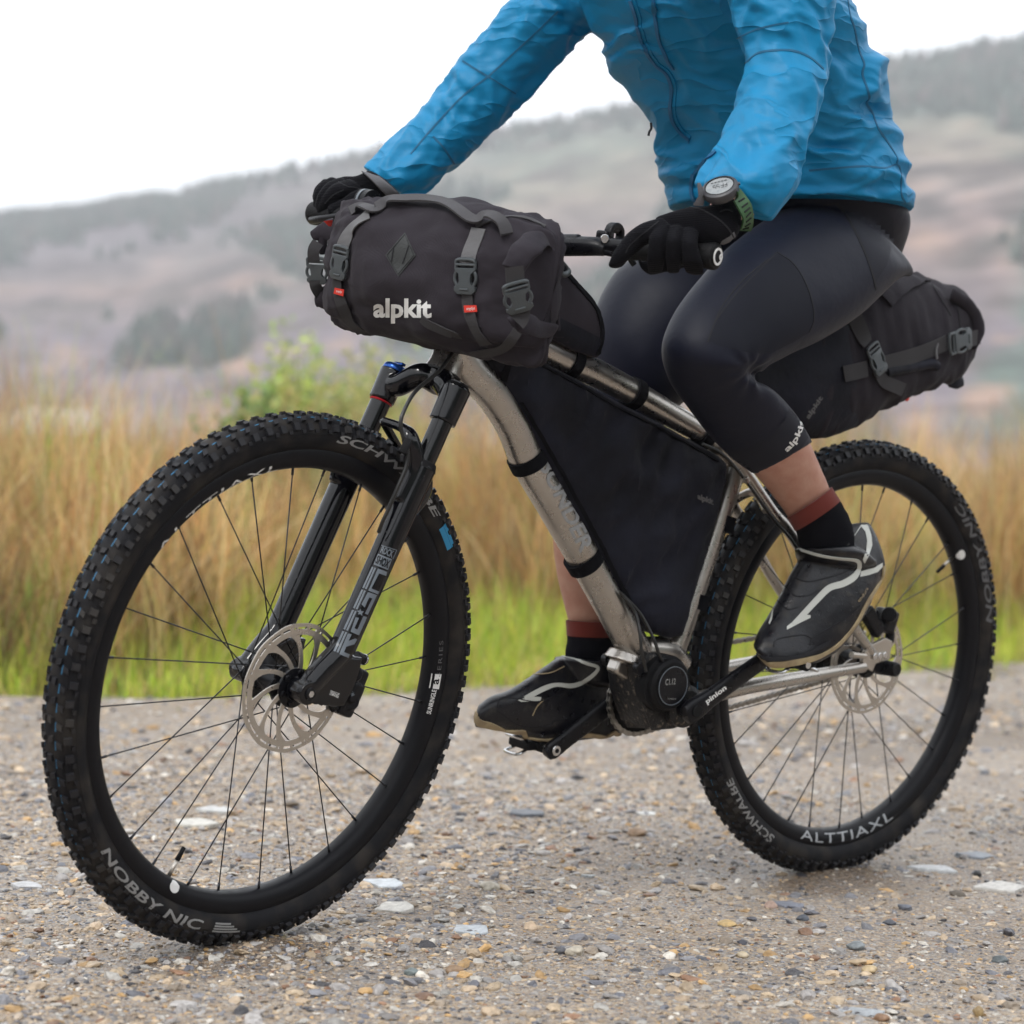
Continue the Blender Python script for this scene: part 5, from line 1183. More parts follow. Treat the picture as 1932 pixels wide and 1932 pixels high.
# brake levers
lb = gL1+dL*.165; lv = [A(*q6(0, 1100), .0)]
def depthpt(u, v, z): return CC+ray(u, v)*(z/(ray(u, v)@FW))
zb = lambda p: (p-CC)@FW
zl = zb(gL1+dL*.2)
mc = [depthpt(*q6(-420, 1130), zl+.06), depthpt(*q6(-60, 1120), zl+.02), depthpt(*q6(260, 1120), zl-.01), depthpt(*q6(400, 1150), zl-.02)]
bp('brake_master', remesh([tube(mc, [.012, .0135, .013, .009], 14, 6), tube([depthpt(*q6(-300, 1060), zl+.05), depthpt(*q6(150, 1060), zl)], [.009, .009], 12), box((0, 0, 0), (.02, .024, .02), .004, Matrix(basis(depthpt(*q6(390, 1050), zl-.005), bdir).tolist()))], .0014, 2, 'brake_master'), 'black_alloy')
bp('lever_clamp', remesh([xf(spin([(.0175, .006), (.0175, -.006), (.0108, -.006), (.0108, .006)], 28), (lambda B: Matrix([[B[i][0], B[i][2], B[i][1], B[i][3]] for i in range(3)]+[[0, 0, 0, 1]]))(basis(depthpt(*q6(480, 1010), zl), bdir))), box((0, 0, 0), (.016, .012, .014), .003, Matrix(basis(depthpt(*q6(470, 950), zl), bdir).tolist()))], .0012, 2, 'lever_clamp'), 'black_alloy')
bp('clamp_bolt', cyl(depthpt(*q6(392, 1045), zl-.022), depthpt(*q6(392, 1043), zl-.03), .006, n=14, bev=.0008), 'silver')
bp('brake_lever', tube([depthpt(*q6(400, 1150), zl-.02), depthpt(*q6(520, 1180), zl-.025), depthpt(*q6(620, 1190), zl-.01), depthpt(*q6(760, 1140), zl-.0), depthpt(*q6(830, 1130), zl)], [.008, .007, .0065, .0065, .006], 12, 6, flat=.6), 'black_alloy')
bp('lever_tip', tube([depthpt(*q6(640, 1190), zl-.012), depthpt(*q6(640, 1240), zl-.014), depthpt(*q6(672, 1290), zl-.012)], .0045, 10, 6), 'black_alloy')
zr = zb(gR1)
bp('brake_lever', tube([AF(*q5(175, 388), -.36), AF(*q5(230, 380), -.33), AF(*q5(420, 350), -.26), AF(*q5(560, 310), -.21)], [.0065, .006, .006, .008], 12, 6), 'black_alloy')
bp('lever_clamp', xf(spin([(.021, .010), (.021, -.010), (.0108, -.010), (.0108, .010)], 28), (lambda B: Matrix([[B[i][0], B[i][2], B[i][1], B[i][3]] for i in range(3)]+[[0, 0, 0, 1]]))(basis(AF(*q5(500, 290), -.235), bdir))), 'black_alloy')
bp('clamp_stripe', xf(spin([(.0214, .002), (.0214, -.002), (.0205, -.002), (.0205, .002)], 28), (lambda B: Matrix([[B[i][0], B[i][2], B[i][1], B[i][3]] for i in range(3)]+[[0, 0, 0, 1]]))(basis(AF(*q5(488, 288), -.238), bdir))), 'forkgrey')
# saddle (mostly under the rider)
sd0 = PST+np.array([.0, 0, .03])
SADP = [(-.13, .070, .018), (-.10, .075, .024), (-.04, .060, .022), (.03, .034, .020), (.10, .022, .018), (.135, .014, .012)]
rg = []
for x, w, h in SADP: a = np.arange(20)/20*2*np.pi; rg.append(np.column_stack([np.full(20, sd0[0]+x), w*np.cos(a), sd0[2]+.01*(x < -.05)+h*np.sin(a)]))
bp('saddle', subsurf(rings_geo(rg), 1, 'saddle'), 'black_dull')
for s in (-1, 1): bp('saddle_rail', tube([sd0+[-.09, s*.022, -.012], sd0+[-.04, s*.022, -.035], sd0+[.04, s*.022, -.035], sd0+[.10, s*.01, -.012]], .0035, 8, 5), 'black_alloy')
# frame lettering on the down tube
bdt = bvh_of(DT)
p0, p1 = np.array(r3(500, 985)), np.array(r3(765, 1545)); d = p1-p0; nn_ = np.array([-d[1], d[0]])/np.linalg.norm(d)
bp('lettering', text_on(bdt, 'SONDER', p0+np.array([-4, 2]), d, -nn_*30, .0006, .03, 6), 'ti_print', DT)
# ------------------------------------------------------------------ luggage
t1, t2, t3 = sheet(1120, 760, 3.22), sheet(1850, 780, 3.018), sheet(3100, 1000, 2.415)
def qq(fn, *pts): return [fn(*p) for p in pts]
HBc = AF(830, 524, 0)
hbag = thing('handlebar_bag', HBc, 'charcoal roll-top bag strapped across the handlebar, white alpkit print on its front', 'bag')
def buckle(c, upv, nrm, w, h, m, parent, name='buckle'):
    upv = np.array(upv, float); upv /= np.linalg.norm(upv); nrm = np.array(nrm, float); nrm = nrm-upv*(nrm@upv); nrm /= np.linalg.norm(nrm); x = np.cross(upv, nrm)
    def P(pts, dz=0): return [np.array(c)+x*a*w/2+upv*b*h/2+nrm*dz for a, b in pts]
    g = G(); t = .0052
    body = [(-1, .52), (1, .52), (.95, .34), (.55, .2), (.46, -.25), (.62, -.45), (1, -.55), (1, -.78), (.7, -.98), (-.7, -.98), (-1, -.78), (-1, -.55), (-.62, -.45), (-.46, -.25), (-.55, .2), (-.95, .34)]
    g.add(prism(P(body), nrm, t, .0008))
    for s in (-1, 1):
        g.add(tube(P([(s*.8, .4), (s*.98, .1), (s*1.0, -.2), (s*.8, -.5)]), .0023, 8, 5)); g.add(tube(P([(s*.9, .45), (s*.9, .95)]), .0024, 8))
    g.add(tube(P([(-.9, .92), (-.5, 1.0), (.5, 1.0), (.9, .92)]), .0026, 8, 4)); g.add(tube(P([(-.9, .70), (.9, .70)], .001), .0018, 8))
    g.add(tube(P([(-.4, -.70), (.4, -.70)], .003), .0014, 8))
    return obj(name, g.get(), M[m], parent)
ys_ = np.array([-.212, -.205, -.19, -.16, -.12, -.06, 0, .06, .12, .16, .19, .205, .212]); yy = np.linspace(-.212, .212, 150)
rx = np.interp(abs(yy), [0, .06, .12, .16, .19, .205, .212], [.088, .088, .080, .063, .040, .020, .006]); rz = np.interp(abs(yy), [0, .06, .12, .16, .19, .205, .212], [.1035, .104, .1015, .097, .092, .086, .07])
rz *= 1+.035*np.clip(yy/.2, -1, 1)
th = np.arange(120)/120*2*np.pi; rings = []
STY = (-.112, .122)
def sst(x, a, b): t = np.clip((x-a)/(b-a), 0, 1); return t*t*(3-2*t)
for y, a, b in zip(yy, rx, rz):
    ring = []
    for t in th:
        cx, sz = math.copysign(abs(math.cos(t))**.9, math.cos(t)), math.copysign(abs(math.sin(t))**.9, math.sin(t))
        n = .0050*fbm((y*9, cx*1.6, sz*1.6), 3)
        e = sst(abs(y), .09, .2); n += e*.0070*(1-abs(nz(Vector((t*2.2, y*4, 3.3))))*2.6)
        n += (.0026*(1-abs(nz(Vector((cx*3+9, y*30, sz*7))))*3))*sst(abs(y), .05, .16)
        for s in STY: n -= .0065*math.exp(-((y-s)/.014)**2)*(1+.5*nz(Vector((sz*4, s, 2))))
        n += .008*math.exp(-((y-.0)/.2)**2)*nz(Vector((y*14, sz*3, cx*3+5)))
        ring.append(HBc+FX*(a+n)*cx+FZ*(b+n)*sz+FY*(y)+FZ*.008*math.cos(y*9))
    rings.append(np.array(ring))
HB = obj('bag_body', rings_geo(rings), M['bagfab'], hbag); bh = bvh_of(HB)
obj('lettering', text_on(bh, 'alpkit', q5(534, 984), (338/3.077, 3/3.077), (0, -146/3.077), .0008, .034, 5, spacing=1.0), M['print_white'], hbag)
DM = obj('patch', poly_on(bh, qq(q5, (718, 460), (782, 592), (680, 715), (605, 590)), .0012, 5), M['patch'], hbag)
for a, b in (((656, 540), (640, 632)), ((742, 536), (706, 640))): obj('patch_stitch', ribbon(bh, qq(q5, a, b), .0012, .0018, .0008), M['seam'], hbag)
for a, b in (((718, 472), (772, 592)), ((772, 592), (680, 702)), ((680, 702), (615, 590)), ((615, 590), (718, 472))): obj('patch_stitch', ribbon(bh, qq(q5, a, b), .0007, .0016, .0005), M['seam'], hbag)
S1 = qq(t1, (1055, 255), (960, 320), (850, 420), (770, 540), (725, 640), (700, 740), (672, 900), (660, 1010), (655, 1100), (658, 1200), (690, 1330), (740, 1470), (830, 1610), (950, 1710))
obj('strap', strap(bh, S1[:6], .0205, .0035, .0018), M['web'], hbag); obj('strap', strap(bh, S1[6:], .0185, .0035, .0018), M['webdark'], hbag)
S2 = qq(q5, (1150, 440), (1130, 500), (1100, 570), (1082, 640), (1080, 720), (1085, 800), (1090, 880), (1110, 960), (1145, 1040), (1195, 1105))
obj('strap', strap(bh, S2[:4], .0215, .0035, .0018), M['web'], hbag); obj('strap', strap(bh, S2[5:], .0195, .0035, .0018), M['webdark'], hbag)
def on(bv, px, off): p, n = hitn(bv, *px); return p+n*off, n
def buck(bv, a, b, w, parent, off=.0055, m='plastic', nrm=None):
    pa, na = on(bv, a, off); pb, nb = on(bv, b, off); h = np.linalg.norm(pa-pb); return buckle((pa+pb)/2, pa-pb, (na+nb) if nrm is None else nrm, w, h, m, parent)
buck(bh, t1(720, 650), t1(675, 1075), .031, hbag); buck(bh, q5(1078, 618), q5(1082, 812), .034, hbag)
def tab(px, o, ex, ey):
    P, n = plane_on(bh, px, .0075); obj('brand_tab', prism(P, n, .0008), M['label_red'], hbag)
    V, Fc = text2d('alpkit'); w_ = V[:, 0].max(); o, ex, ey = np.array(o), np.array(ex), np.array(ey); P, n = plane_on(bh, [o+ex*x/w_+ey*y for x, y in V], .0085, at=px); obj('lettering', (np.array(P), Fc), M['print_white'], hbag)
tab(qq(t1, (605, 1172), (722, 1195), (712, 1280), (592, 1245)), t1(698, 1212), np.array(t1(622, 1195))-np.array(t1(698, 1212)), np.array(t1(692, 1250))-np.array(t1(698, 1212)))
tab(qq(q5, (1058, 882), (1130, 880), (1136, 918), (1062, 922)), q5(1122, 888), (-50/3.077, 2/3.077), (0, 24/3.077))
# carrying handle along the top
hp = [(395, 350), (455, 322), (500, 334), (540, 340), (580, 312), (625, 288), (700, 292), (800, 290), (900, 300), (970, 322), (1030, 362), (1085, 400), (1130, 412), (1180, 398), (1235, 412), (1285, 445), (1306, 488)]
H_ = [hitn(bh, *q5(*p)) for p in hp]; lift = [.001, .003, .003, .002, .002, .004, .005, .005, .005, .005, .005, .004, .004, .008, .008, .006, .002]
Pp = crom([h[0]+np.array([0, 0, 1])*l-FW*l for h, l in zip(H_, lift)], 8)
for _ in range(14): Pp[1:-1] = Pp[1:-1]*.5+(Pp[2:]+Pp[:-2])*.25
Nn = crom([FZ*.75-FW*.62]*len(hp), 8)
obj('carry_handle', ribbon3(Pp, Nn, .018, .003, .0030), M['webmid'], hbag)
for x0, y0, x1, y1 in ((668, 262, 650, 320), (708, 262, 690, 322), (838, 262, 818, 318), (1160, 350, 1130, 415), (1232, 395, 1210, 465)):
    pass
obj('top_piping', ribbon(bh, qq(q5, (1130, 425), (1200, 400), (1290, 372), (1420, 378), (1530, 425)), .005, .0015, .002), M['webmid'], hbag)
obj('under_strap', strap(bh, qq(q5, (560, 1075), (700, 1110), (850, 1140), (1000, 1160), (1120, 1160), (1220, 1150), (1300, 1120), (1350, 1060), (1375, 1020)), .014, .002, .002), M['webdark'], hbag)
# rolled closure at the near end
def roll(st, m='bagfab', name='rolled_end', parent=None, amp=.003, n=36, **k):
    return obj(name, limb([(*fn(a, b), *fn(c, d), y, q) for fn, a, b, c, d, y, q in st], n=n, sub=8, disp=lambda s, p, P: amp*fbm(np.array(P)*28, 3), **k), M[m], parent or hbag)
yE = .205
def lim(fn, rows): return [(fn, *r) for r in rows]
roll(lim(t2, [(340, 765, 610, 850, .232, .42), (390, 650, 680, 745, .234, .5), (470, 520, 770, 640, .232, .6), (590, 405, 860, 560, .222, .62), (760, 370, 915, 560, .212, .6), (880, 440, 930, 640, .205, .5)]), ends=(.15, .6))
roll(lim(t2, [(400, 1380, 470, 1500, .232, .6), (520, 1330, 540, 1560, .236, .6), (700, 1370, 700, 1610, .232, .6), (830, 1440, 800, 1640, .222, .6), (1000, 1480, 900, 1640, .207, .5)]), ends=(.3, .5))
# flattened edge between the two rolls
obj('end_seam', tube([AF(*t2(x, y), .200) for x, y in ((925, 560), (945, 800), (965, 1050), (985, 1300), (1000, 1540))], .0030, 8, 6), M['bagfab'], hbag)
nE = -FW*.8+FY*.3
pE = [AF(*t2(x, y), .238) for x, y in ((478, 790), (485, 880), (492, 1000), (498, 1050))]
obj('strap', ribbon3(crom(pE, 5), [nE]*16, .0245, .001, .0020), M['webdark'], hbag)
b0, b1 = AF(*t2(490, 985), .241), AF(*t2(555, 1330), .241); buckle((b0+b1)/2, b0-b1, nE, .036, np.linalg.norm(b0-b1), 'plastic', hbag)
pE = [AF(*t2(x, y), .238) for x, y in ((550, 1270), (548, 1340), (530, 1400), (500, 1440))]; obj('strap', ribbon3(crom(pE, 5), [nE]*16, .026, .001, .0024), M['webdark'], hbag)
# rolled closure at the far end
roll(lim(t1, [(585, 300, 600, 640, -.195, .5), (500, 335, 545, 620, -.205, .6), (400, 380, 470, 600, -.213, .6), (310, 450, 380, 590, -.218, .6)]), ends=(.1, .5))
roll(lim(t1, [(390, 560, 505, 545, -.210, .8), (378, 640, 500, 670, -.212, .7), (420, 750, 480, 745, -.212, .6)]), ends=(.4, .3), amp=.002)
roll(lim(t1, [(640, 1290, 650, 1490, -.195, .6), (540, 1160, 560, 1470, -.205, .6), (440, 1170, 460, 1440, -.213, .6), (372, 1260, 400, 1420, -.217, .6)]), ends=(.2, .5))
pE = [AF(*t1(x, y), -.215) for x, y in ((395, 600), (345, 680), (335, 760), (345, 850))]; obj('strap', ribbon3(crom(pE, 5), [-FW]*16, .017, .001, .002), M['webdark'], hbag)
b0, b1 = AF(*t1(370, 800), -.215), AF(*t1(385, 1130), -.215); buckle((b0+b1)/2, b0-b1, -FW*.5-FX*.8-FY*.5, .032, np.linalg.norm(b0-b1), 'plastic', hbag)
pE = [AF(*t1(x, y), -.215) for x, y in ((360, 1080), (365, 1150), (400, 1220), (450, 1280))]; obj('strap', ribbon3(crom(pE, 5), [-FW]*16, .017, .001, .002), M['webdark'], hbag)
tb = [AF(*t1(x, y), -.19) for x, y in ((465, 335), (580, 320), (562, 400), (525, 396))]; obj('pull_tab', prism(tb, -FW, .0015), M['label_red'], hbag)
# red tab and dark backing pouch behind the roll
obj('back_panel', limb([(*q5(a, b), *q5(c, d), y, q) for a, b, c, d, y, q in ((640, 290, 640, 500, -.07, .5), (850, 252, 850, 600, -.03, .5), (1050, 285, 1050, 700, .03, .5), (1250, 352, 1250, 800, .09, .5), (1420, 372, 1420, 800, .14, .4), (1545, 425, 1520, 700, .17, .3))], n=36, disp=lambda s, p, P: .002*fbm(np.array(P)*25, 3)), M['bagfab'], hbag)
# top tube bag
TB = [t2(*p) for p in ((560, 262), (700, 245), (890, 305), (950, 640), (1010, 700), (1130, 870), (1240, 1000), (1350, 1120), (1430, 1220), (1485, 1330), (1520, 1440), (1532, 1560), (1520, 1700), (1490, 1830), (1440, 1862), (1240, 1800), (1080, 1720), (900, 1640), (600, 1540), (480, 1500), (450, 700))]
tb0 = A(*t2(1200, 1400), 0); tbag = thing('top_tube_bag', tb0, 'small wedge-shaped charcoal bag on the top tube, tucked behind the handlebar bag', 'bag')
TBo = obj('bag_body', pillow(TB, .0, .036, 26, lambda u, v: .003*fbm((u/60, v/60, 1), 3), edge=.7, bulge=.004), M['bagfab'], tbag); btb = bvh_of(TBo)
obj('lower_panel', poly_on(btb, qq(t2, (940, 1360), (1010, 1392), (1260, 1510), (1510, 1640), (1506, 1720), (1482, 1815), (1440, 1845), (1240, 1785), (1080, 1705), (900, 1622), (860, 1500)), .0008, 9), M['bagdark'], tbag)
zp = qq(t2, (940, 700), (1010, 745), (1125, 895), (1235, 1020), (1340, 1140), (1420, 1235), (1470, 1340), (1500, 1450), (1512, 1560), (1502, 1690), (1475, 1815))
obj('zip', ribbon(btb, zp, .010, .0012, .0024), M['velcro'], tbag)
zr_ = lambda x, y: A(*t2(x, y), .045)
obj('zip_pull', tube([zr_(x, y) for x, y in ((940, 650), (1000, 690), (1060, 740), (1110, 800), (1120, 850), (1080, 885), (1030, 860), (1005, 800), (990, 740), (985, 680))], [.0018]*4+[.0042]*4+[.0018]*2, 10, 6), M['plastic'], tbag)
obj('zip_teeth', ribbon3(crom([A(*t2(x, y), .012) for x, y in ((700, 240), (780, 262), (890, 300))], 6), [np.array([0, .3, 1])]*13, .014, .001, .003), M['velcro'], tbag)
# frame bag
FBP = qq(r3, (150, 318), (330, 235), (500, 335), (760, 470), (1000, 605), (1260, 735), (1500, 868), (1620, 935), (1672, 985), (1668, 1060), (1640, 1190), (1600, 1350), (1560, 1500), (1500, 1690), (1440, 1880))+qq(q7, (1430, 330), (1395, 455), (1310, 472), (1200, 432), (1150, 395))+qq(r3, (1060, 1900), (960, 1700), (850, 1490), (700, 1250), (560, 990), (450, 790), (330, 570), (240, 430))
fb0 = A(*r3(1000, 1100), 0); fbag = thing('frame_bag', fb0, 'large black triangular bag filling the frame between the tubes', 'bag')
def fbd(u, v): return .008*fbm((u/85, v/85, 4), 4)+.006*(1-abs(nz(Vector((u/38+v/90, v/120-u/160, 7))))*3)
FBo = obj('bag_body', pillow(FBP, 0, .030, 22, fbd, edge=.75, bulge=.012), M['bagdark'], fbag); bfb = bvh_of(FBo)
obj('lettering', text_on(bfb, 'alpkit', r3(1484, 1214), (102/3.333, 40/3.333), (4/3.333, -46/3.333), .0008, .05, 4), M['print_dim'], fbag)
obj('piping', ribbon(bfb, qq(r3, (330, 275), (500, 362), (760, 500), (1000, 636), (1260, 768), (1500, 900), (1620, 970)), .004, .001, .003), M['velcro'], fbag)
obj('zip_flap', ribbon(bfb, qq(r3, (320, 262), (305, 330), (285, 400), (268, 460)), .010, .001, .003), M['velcro'], fbag)
obj('piping', ribbon(bfb, qq(r3, (380, 600), (500, 800), (620, 1010), (740, 1230), (870, 1470), (980, 1690), (1080, 1880)), .006, .0005, .003), M['velcro'], fbag)
def wrap(a, b, r_, name='strap', w=.010, parent=None):
    p, q = A(*a, 0), A(*b, 0); d = (q-p)/np.linalg.norm(q-p); c = (p+q)/2
    return obj(name, tube([c-d*w, c+d*w], [r_, r_], 32), M['velcro'], parent or fbag)
wrap(r3(385, 890), r3(455, 1030), .0292); wrap(r3(735, 1530), r3(810, 1650), .0292)
wrap(r3(640, 320), r3(735, 370), .0252, w=.009, parent=tbag); wrap(r3(1040, 515), r3(1130, 565), .0240, w=.009); wrap(r3(1480, 780), r3(1560, 830), .0222, w=.010)
wrap(r3(1655, 1320), r3(1635, 1400), .0200, w=.013); wrap(r3(1490, 1810), r3(1470, 1890), .0200, w=.012)
# saddle bag
sb0 = A(*t3(700, 900), 0); sbag = thing('saddle_bag', sb0, 'long charcoal roll-top seat pack slung behind the saddle over the rear wheel', 'bag')
SBs = [(-260, 820, -120, 1560), (-60, 720, 60, 1690), (180, 560, 330, 1690), (400, 400, 560, 1615), (650, 250, 830, 1460), (930, 160, 1120, 1310), (1230, 208, 1380, 1230), (1450, 275, 1540, 1180), (1590, 350, 1620, 1100), (1690, 440, 1680, 1000)]
def sdp(s, p, P): return .0055*fbm(np.array(P)*13, 3)+.004*(1-abs(nz(Vector(np.array(P)*np.array([30, 20, 12]))))*3)
SB = obj('bag_body', limb([(*t3(a, b), *t3(c, d), 0, .62) for a, b, c, d in SBs], n=80, sub=9, disp=sdp, ends=(.3, .25)), M['saddlefab'], sbag); bsb = bvh_of(SB)
sh = [(-420, 820, -300, 1480), (-290, 800, -140, 1575), (-80, 700, 60, 1705), (170, 545, 330, 1705), (400, 385, 540, 1630), (560, 560, 660, 1560), (680, 900, 760, 1500)]
HO_ = obj('holster', limb([(*t3(a, b), *t3(c, d), 0, .66) for a, b, c, d in sh], n=60, sub=8, disp=lambda s, p, P: .003*fbm(np.array(P)*16, 3), ends=(.2, .02)), M['bagdark'], sbag); bho = bvh_of(HO_)
both = G(); both.add((vcos(SB.data)+rootbase(SB), [list(p.vertices) for p in SB.data.polygons])); both.add((vcos(HO_.data)+rootbase(HO_), [list(p.vertices) for p in HO_.data.polygons])); bs2 = bvh_geo(both.get())
obj('strap', strap(bs2, qq(t3, (500, 440), (560, 560), (620, 700), (680, 830)), .027, .004, .002), M['webdark'], sbag)
obj('strap', strap(bs2, qq(t3, (765, 1060), (800, 1130), (850, 1190), (930, 1220), (1020, 1255)), .022, .004, .002), M['webdark'], sbag)
obj('strap', strap(bs2, qq(t3, (465, 1115), (560, 1095), (680, 1065)), .026, .003, .002), M['webdark'], sbag)
obj('strap', strap(bs2, qq(t3, (840, 1020), (1000, 975), (1160, 925), (1310, 870), (1430, 815)), .026, .003, .002), M['webdark'], sbag)
obj('strap', strap(bs2, qq(t3, (1590, 800), (1660, 780), (1730, 760)), .026, .006, .002), M['webdark'], sbag)
buck(bs2, t3(700, 850), t3(800, 1110), .036, sbag, .008); buck(bs2, t3(1425, 830), t3(1625, 775), .038, sbag, .010)
obj('strap_keeper', ribbon(bs2, qq(t3, (1335, 820), (1318, 890), (1325, 970)), .0035, .006, .002), M['web'], sbag)
obj('brand_tab', poly_on(bs2, qq(t3, (392, 582), (515, 492), (528, 540), (405, 628)), .010, 5), M['print_white'], sbag)
obj('lettering', text_on(bs2, 'alpkit', t3(440, 590), (np.array(t3(496, 548))-np.array(t3(440, 590))), (np.array(t3(424, 566))-np.array(t3(440, 592))), .0112, .0, 3), M['seam'], sbag)
obj('lettering', text_on(bs2, 'alpkit', t3(150, 1550), (np.array(t3(285, 1350))-np.array(t3(150, 1550))), (np.array(t3(105, 1510))-np.array(t3(150, 1550))), .0012, .04, 4), M['print_dim'], sbag)
obj('rolled_hem', limb([(*t3(a, b), *t3(c, d), .03, .6) for a, b, c, d in ((1520, 300, 1480, 420), (1650, 390, 1590, 500), (1745, 490, 1660, 590), (1795, 620, 1680, 680), (1800, 740, 1660, 760), (1735, 870, 1650, 850))], n=24, disp=lambda s, p, P: .002*fbm(np.array(P)*30, 3), ends=(.4, .5)), M['saddlefab'], sbag)
obj('storm_flap', ribbon(bs2, qq(t3, (860, 420), (930, 350), (1020, 280), (1120, 230), (1220, 215)), .030, .004, .004), M['saddlefab'], sbag)
obj('under_bar', tube([hitn(bs2, *t3(x, y))[0] for x, y in ((870, 1100), (1000, 1075), (1150, 1045), (1290, 1015), (1350, 1040))], .0085, 14, 6), M['bagdark'], sbag)
obj('tail_tab', limb([(*t3(a, b), *t3(c, d), .0, .8) for a, b, c, d in ((1440, 1150, 1470, 1240), (1530, 1130, 1540, 1255), (1590, 1140, 1600, 1230))], n=20), M['bagdark'], sbag)
obj('red_thread', ell(A(*t3(1068, 1338), .03), (.005, .004, .006), 8, 6), M['label_red'], sbag)
for p, q in (((1500, 320), (1560, 560)), ((1300, 260), (1480, 560)), ((1560, 560), (1580, 760))): obj('seam', ribbon(bs2, qq(t3, p, q), .0022, .001, .001), M['seam'], sbag)
# ------------------------------------------------------------------ rider
rid = thing('person', (0.18, 0, 1.0), 'rider in blue jacket, navy tights and black shoes, gloved hands on the handlebar', 'person')
def lm(rows, **k): return limb(rows, **k)
def fold(s, p, P, amp, fs, fa, seed):           # folds running round a limb, broken and slanted
    q = np.array(P); wx = .9*nz(Vector(q*9+seed)); cp, sp_ = math.cos(p), math.sin(p)
    m1 = .35+.9*max(0, nz(Vector((s*5, cp*.8+seed, sp_*.8)))+.25); m2 = .3+1.0*max(0, nz(Vector((s*8+4, cp+seed, sp_+3)))+.2)
    w = nz(Vector((s*fs*.55+1.4*math.sin(p+seed)+wx, cp*fa, sp_*fa+seed))); w2 = nz(Vector((s*fs*1.5-2.0*math.cos(p+seed)+wx*2, cp*fa*1.3+5, sp_*fa*1.3+seed)))
    w3 = nz(Vector((s*fs*3.2+2.5*math.sin(p*1+seed)+wx*3, cp*fa*1.6+9, sp_*fa*1.6+seed)))
    return amp*(1.15*m1*(1-abs(w)*3.0)+.5*m2*(1-abs(w2)*3)+.10*(1-abs(w3)*3))
# --- jacket: torso and both sleeves as one shell
def P5(fn, *rows): return [(*fn(a, b), *fn(c, d), y, q) for a, b, c, d, y, q in rows]
torso = [(1268, 392, 1716, 396, .0, .80), (1262, 352, 1716, 362, 0, .80), (1266, 315, 1706, 310, 0, .80), (1252, 270, 1690, 238, 0, .80), (1226, 225, 1674, 170, 0, .80), (1192, 165, 1652, 112, 0, .82), (1150, 105, 1632, 62, 0, .85), (1118, 52, 1610, 10, 0, .88), (1090, -20, 1590, -50, 0, .90), (1085, -110, 1560, -120, 0, .90), (1110, -200, 1500, -190, 0, .85), (1180, -270, 1420, -250, 0, .7)]
def tf(s, p, P):
    u, v = proj(P); 
    # long folds drawn from the belly up to the side
    h = 1.3*nz(Vector((u/150, v/110, 2.2)))+.5*nz(Vector((u/60, v/50, 6.2)))
    m1 = .25+1.1*max(0, nz(Vector((u/140, v/120, 9)))+.25); m2 = .25+1.1*max(0, nz(Vector((u/90+7, v/80, 4)))+.25)
    w = nz(Vector((u/190+v/150+h*.3, v/62-u/150+h, .3))); w2 = nz(Vector((u/150-v/90, v/34-u/80+h*1.6, 7))); w3 = nz(Vector((u/50+v/60, v/18+u/70+h*2, 3)))
    d = .0190*m1*(1-abs(w)*3)+.0070*m2*(1-abs(w2)*3)+.0008*(1-abs(w3)*3)
    if v > 335: d += -.006*math.exp(-((v-350)/9)**2)
    return d
TG = limb(torso, n=150, sub=14, disp=tf, ends=(0, .3))
slL = P5(lambda a, b: (a, b), (1330, -170, 1570, -120, .20, .8), (1355, -90, 1585, -60, .24, .85), (1382, 0, 1566, 0, .262, .9), (1400, 70, 1562, 60, .275, .95), (1405, 120, 1558, 118, .285, .95), (1392, 182, 1547, 172, .298, .95), (1372, 240, 1530, 232, .308, .95), (1350, 290, 1512, 300, .318, .95), (1326, 328, 1494, 350, .325, .95), (1320, 350, 1472, 384, .328, .9), (1345, 378, 1448, 414, .330, .85))
SL = limb(slL, n=90, sub=11, disp=lambda s, p, P: fold(s, p, P, .0085, 26, 1.1, 3.3), ends=(.3, .0))
slR = P5(lambda a, b: (a, b), (1160, -150, 1260, 60, -.17, .9), (1060, -60, 1190, 90, -.20, .95), (971, 3, 1118, 54, -.235, 1), (915, 70, 1048, 117, -.265, 1), (873, 116, 995, 180, -.285, 1), (838, 160, 945, 228, -.300, 1), (805, 200, 905, 268, -.312, 1), (772, 238, 868, 305, -.322, 1), (738, 272, 826, 338, -.332, 1), (708, 305, 790, 368, -.340, .95), (694, 322, 768, 377, -.345, .9))
SR = limb(slR, n=90, sub=11, disp=lambda s, p, P: fold(s, p, P, .0075, 30, 1.0, 8.1), ends=(.3, .0))
jm = remesh([TG, SL, SR], .0032, 1, 'jacket')
def jd(p, n):
    q = np.array(p)*1.0; return .0012*nz(Vector(q*np.array([70, 50, 95])))
JK = obj('jacket', jm, M['jacket'], rid, label='blue insulated windproof jacket', fix=True); bj = bvh_of(JK)
def seamj(pts, w=.0016, m='jacketseam', off=.0004, th=.0008, name='seam'): return obj(name, ribbon(bj, pts, w, off, th), M[m], JK)
seamj(qq(r5, (1355, 0), (1370, 90), (1395, 170), (1420, 290), (1450, 370), (1440, 430), (1470, 520), (1480, 570), (1465, 600), (1500, 660), (1530, 740), (1590, 830), (1640, 910), (1640, 950)), .0035)
seamj(qq(r5, (1130, 990), (1300, 975), (1450, 965), (1570, 975), (1640, 955), (1665, 1010), (1665, 1120), (1690, 1180)), .003)
seamj(qq(r5, (710, 225), (800, 180), (900, 150), (1010, 130)), .0022); seamj(qq(r5, (755, 370), (830, 310), (930, 292), (1040, 295), (1130, 330), (1215, 400)), .003)
seamj(qq(r4, (1215, 60), (1080, 190), (960, 300), (840, 410), (720, 500), (620, 600), (520, 710), (420, 830)), .0028)
seamj(qq(r4, (700, 328), (790, 385), (850, 420)), .003); seamj(qq(r4, (850, 420), (930, 470), (985, 505)), .002)
seamj(qq(r4, (540, 735), (600, 800), (655, 885)), .003)
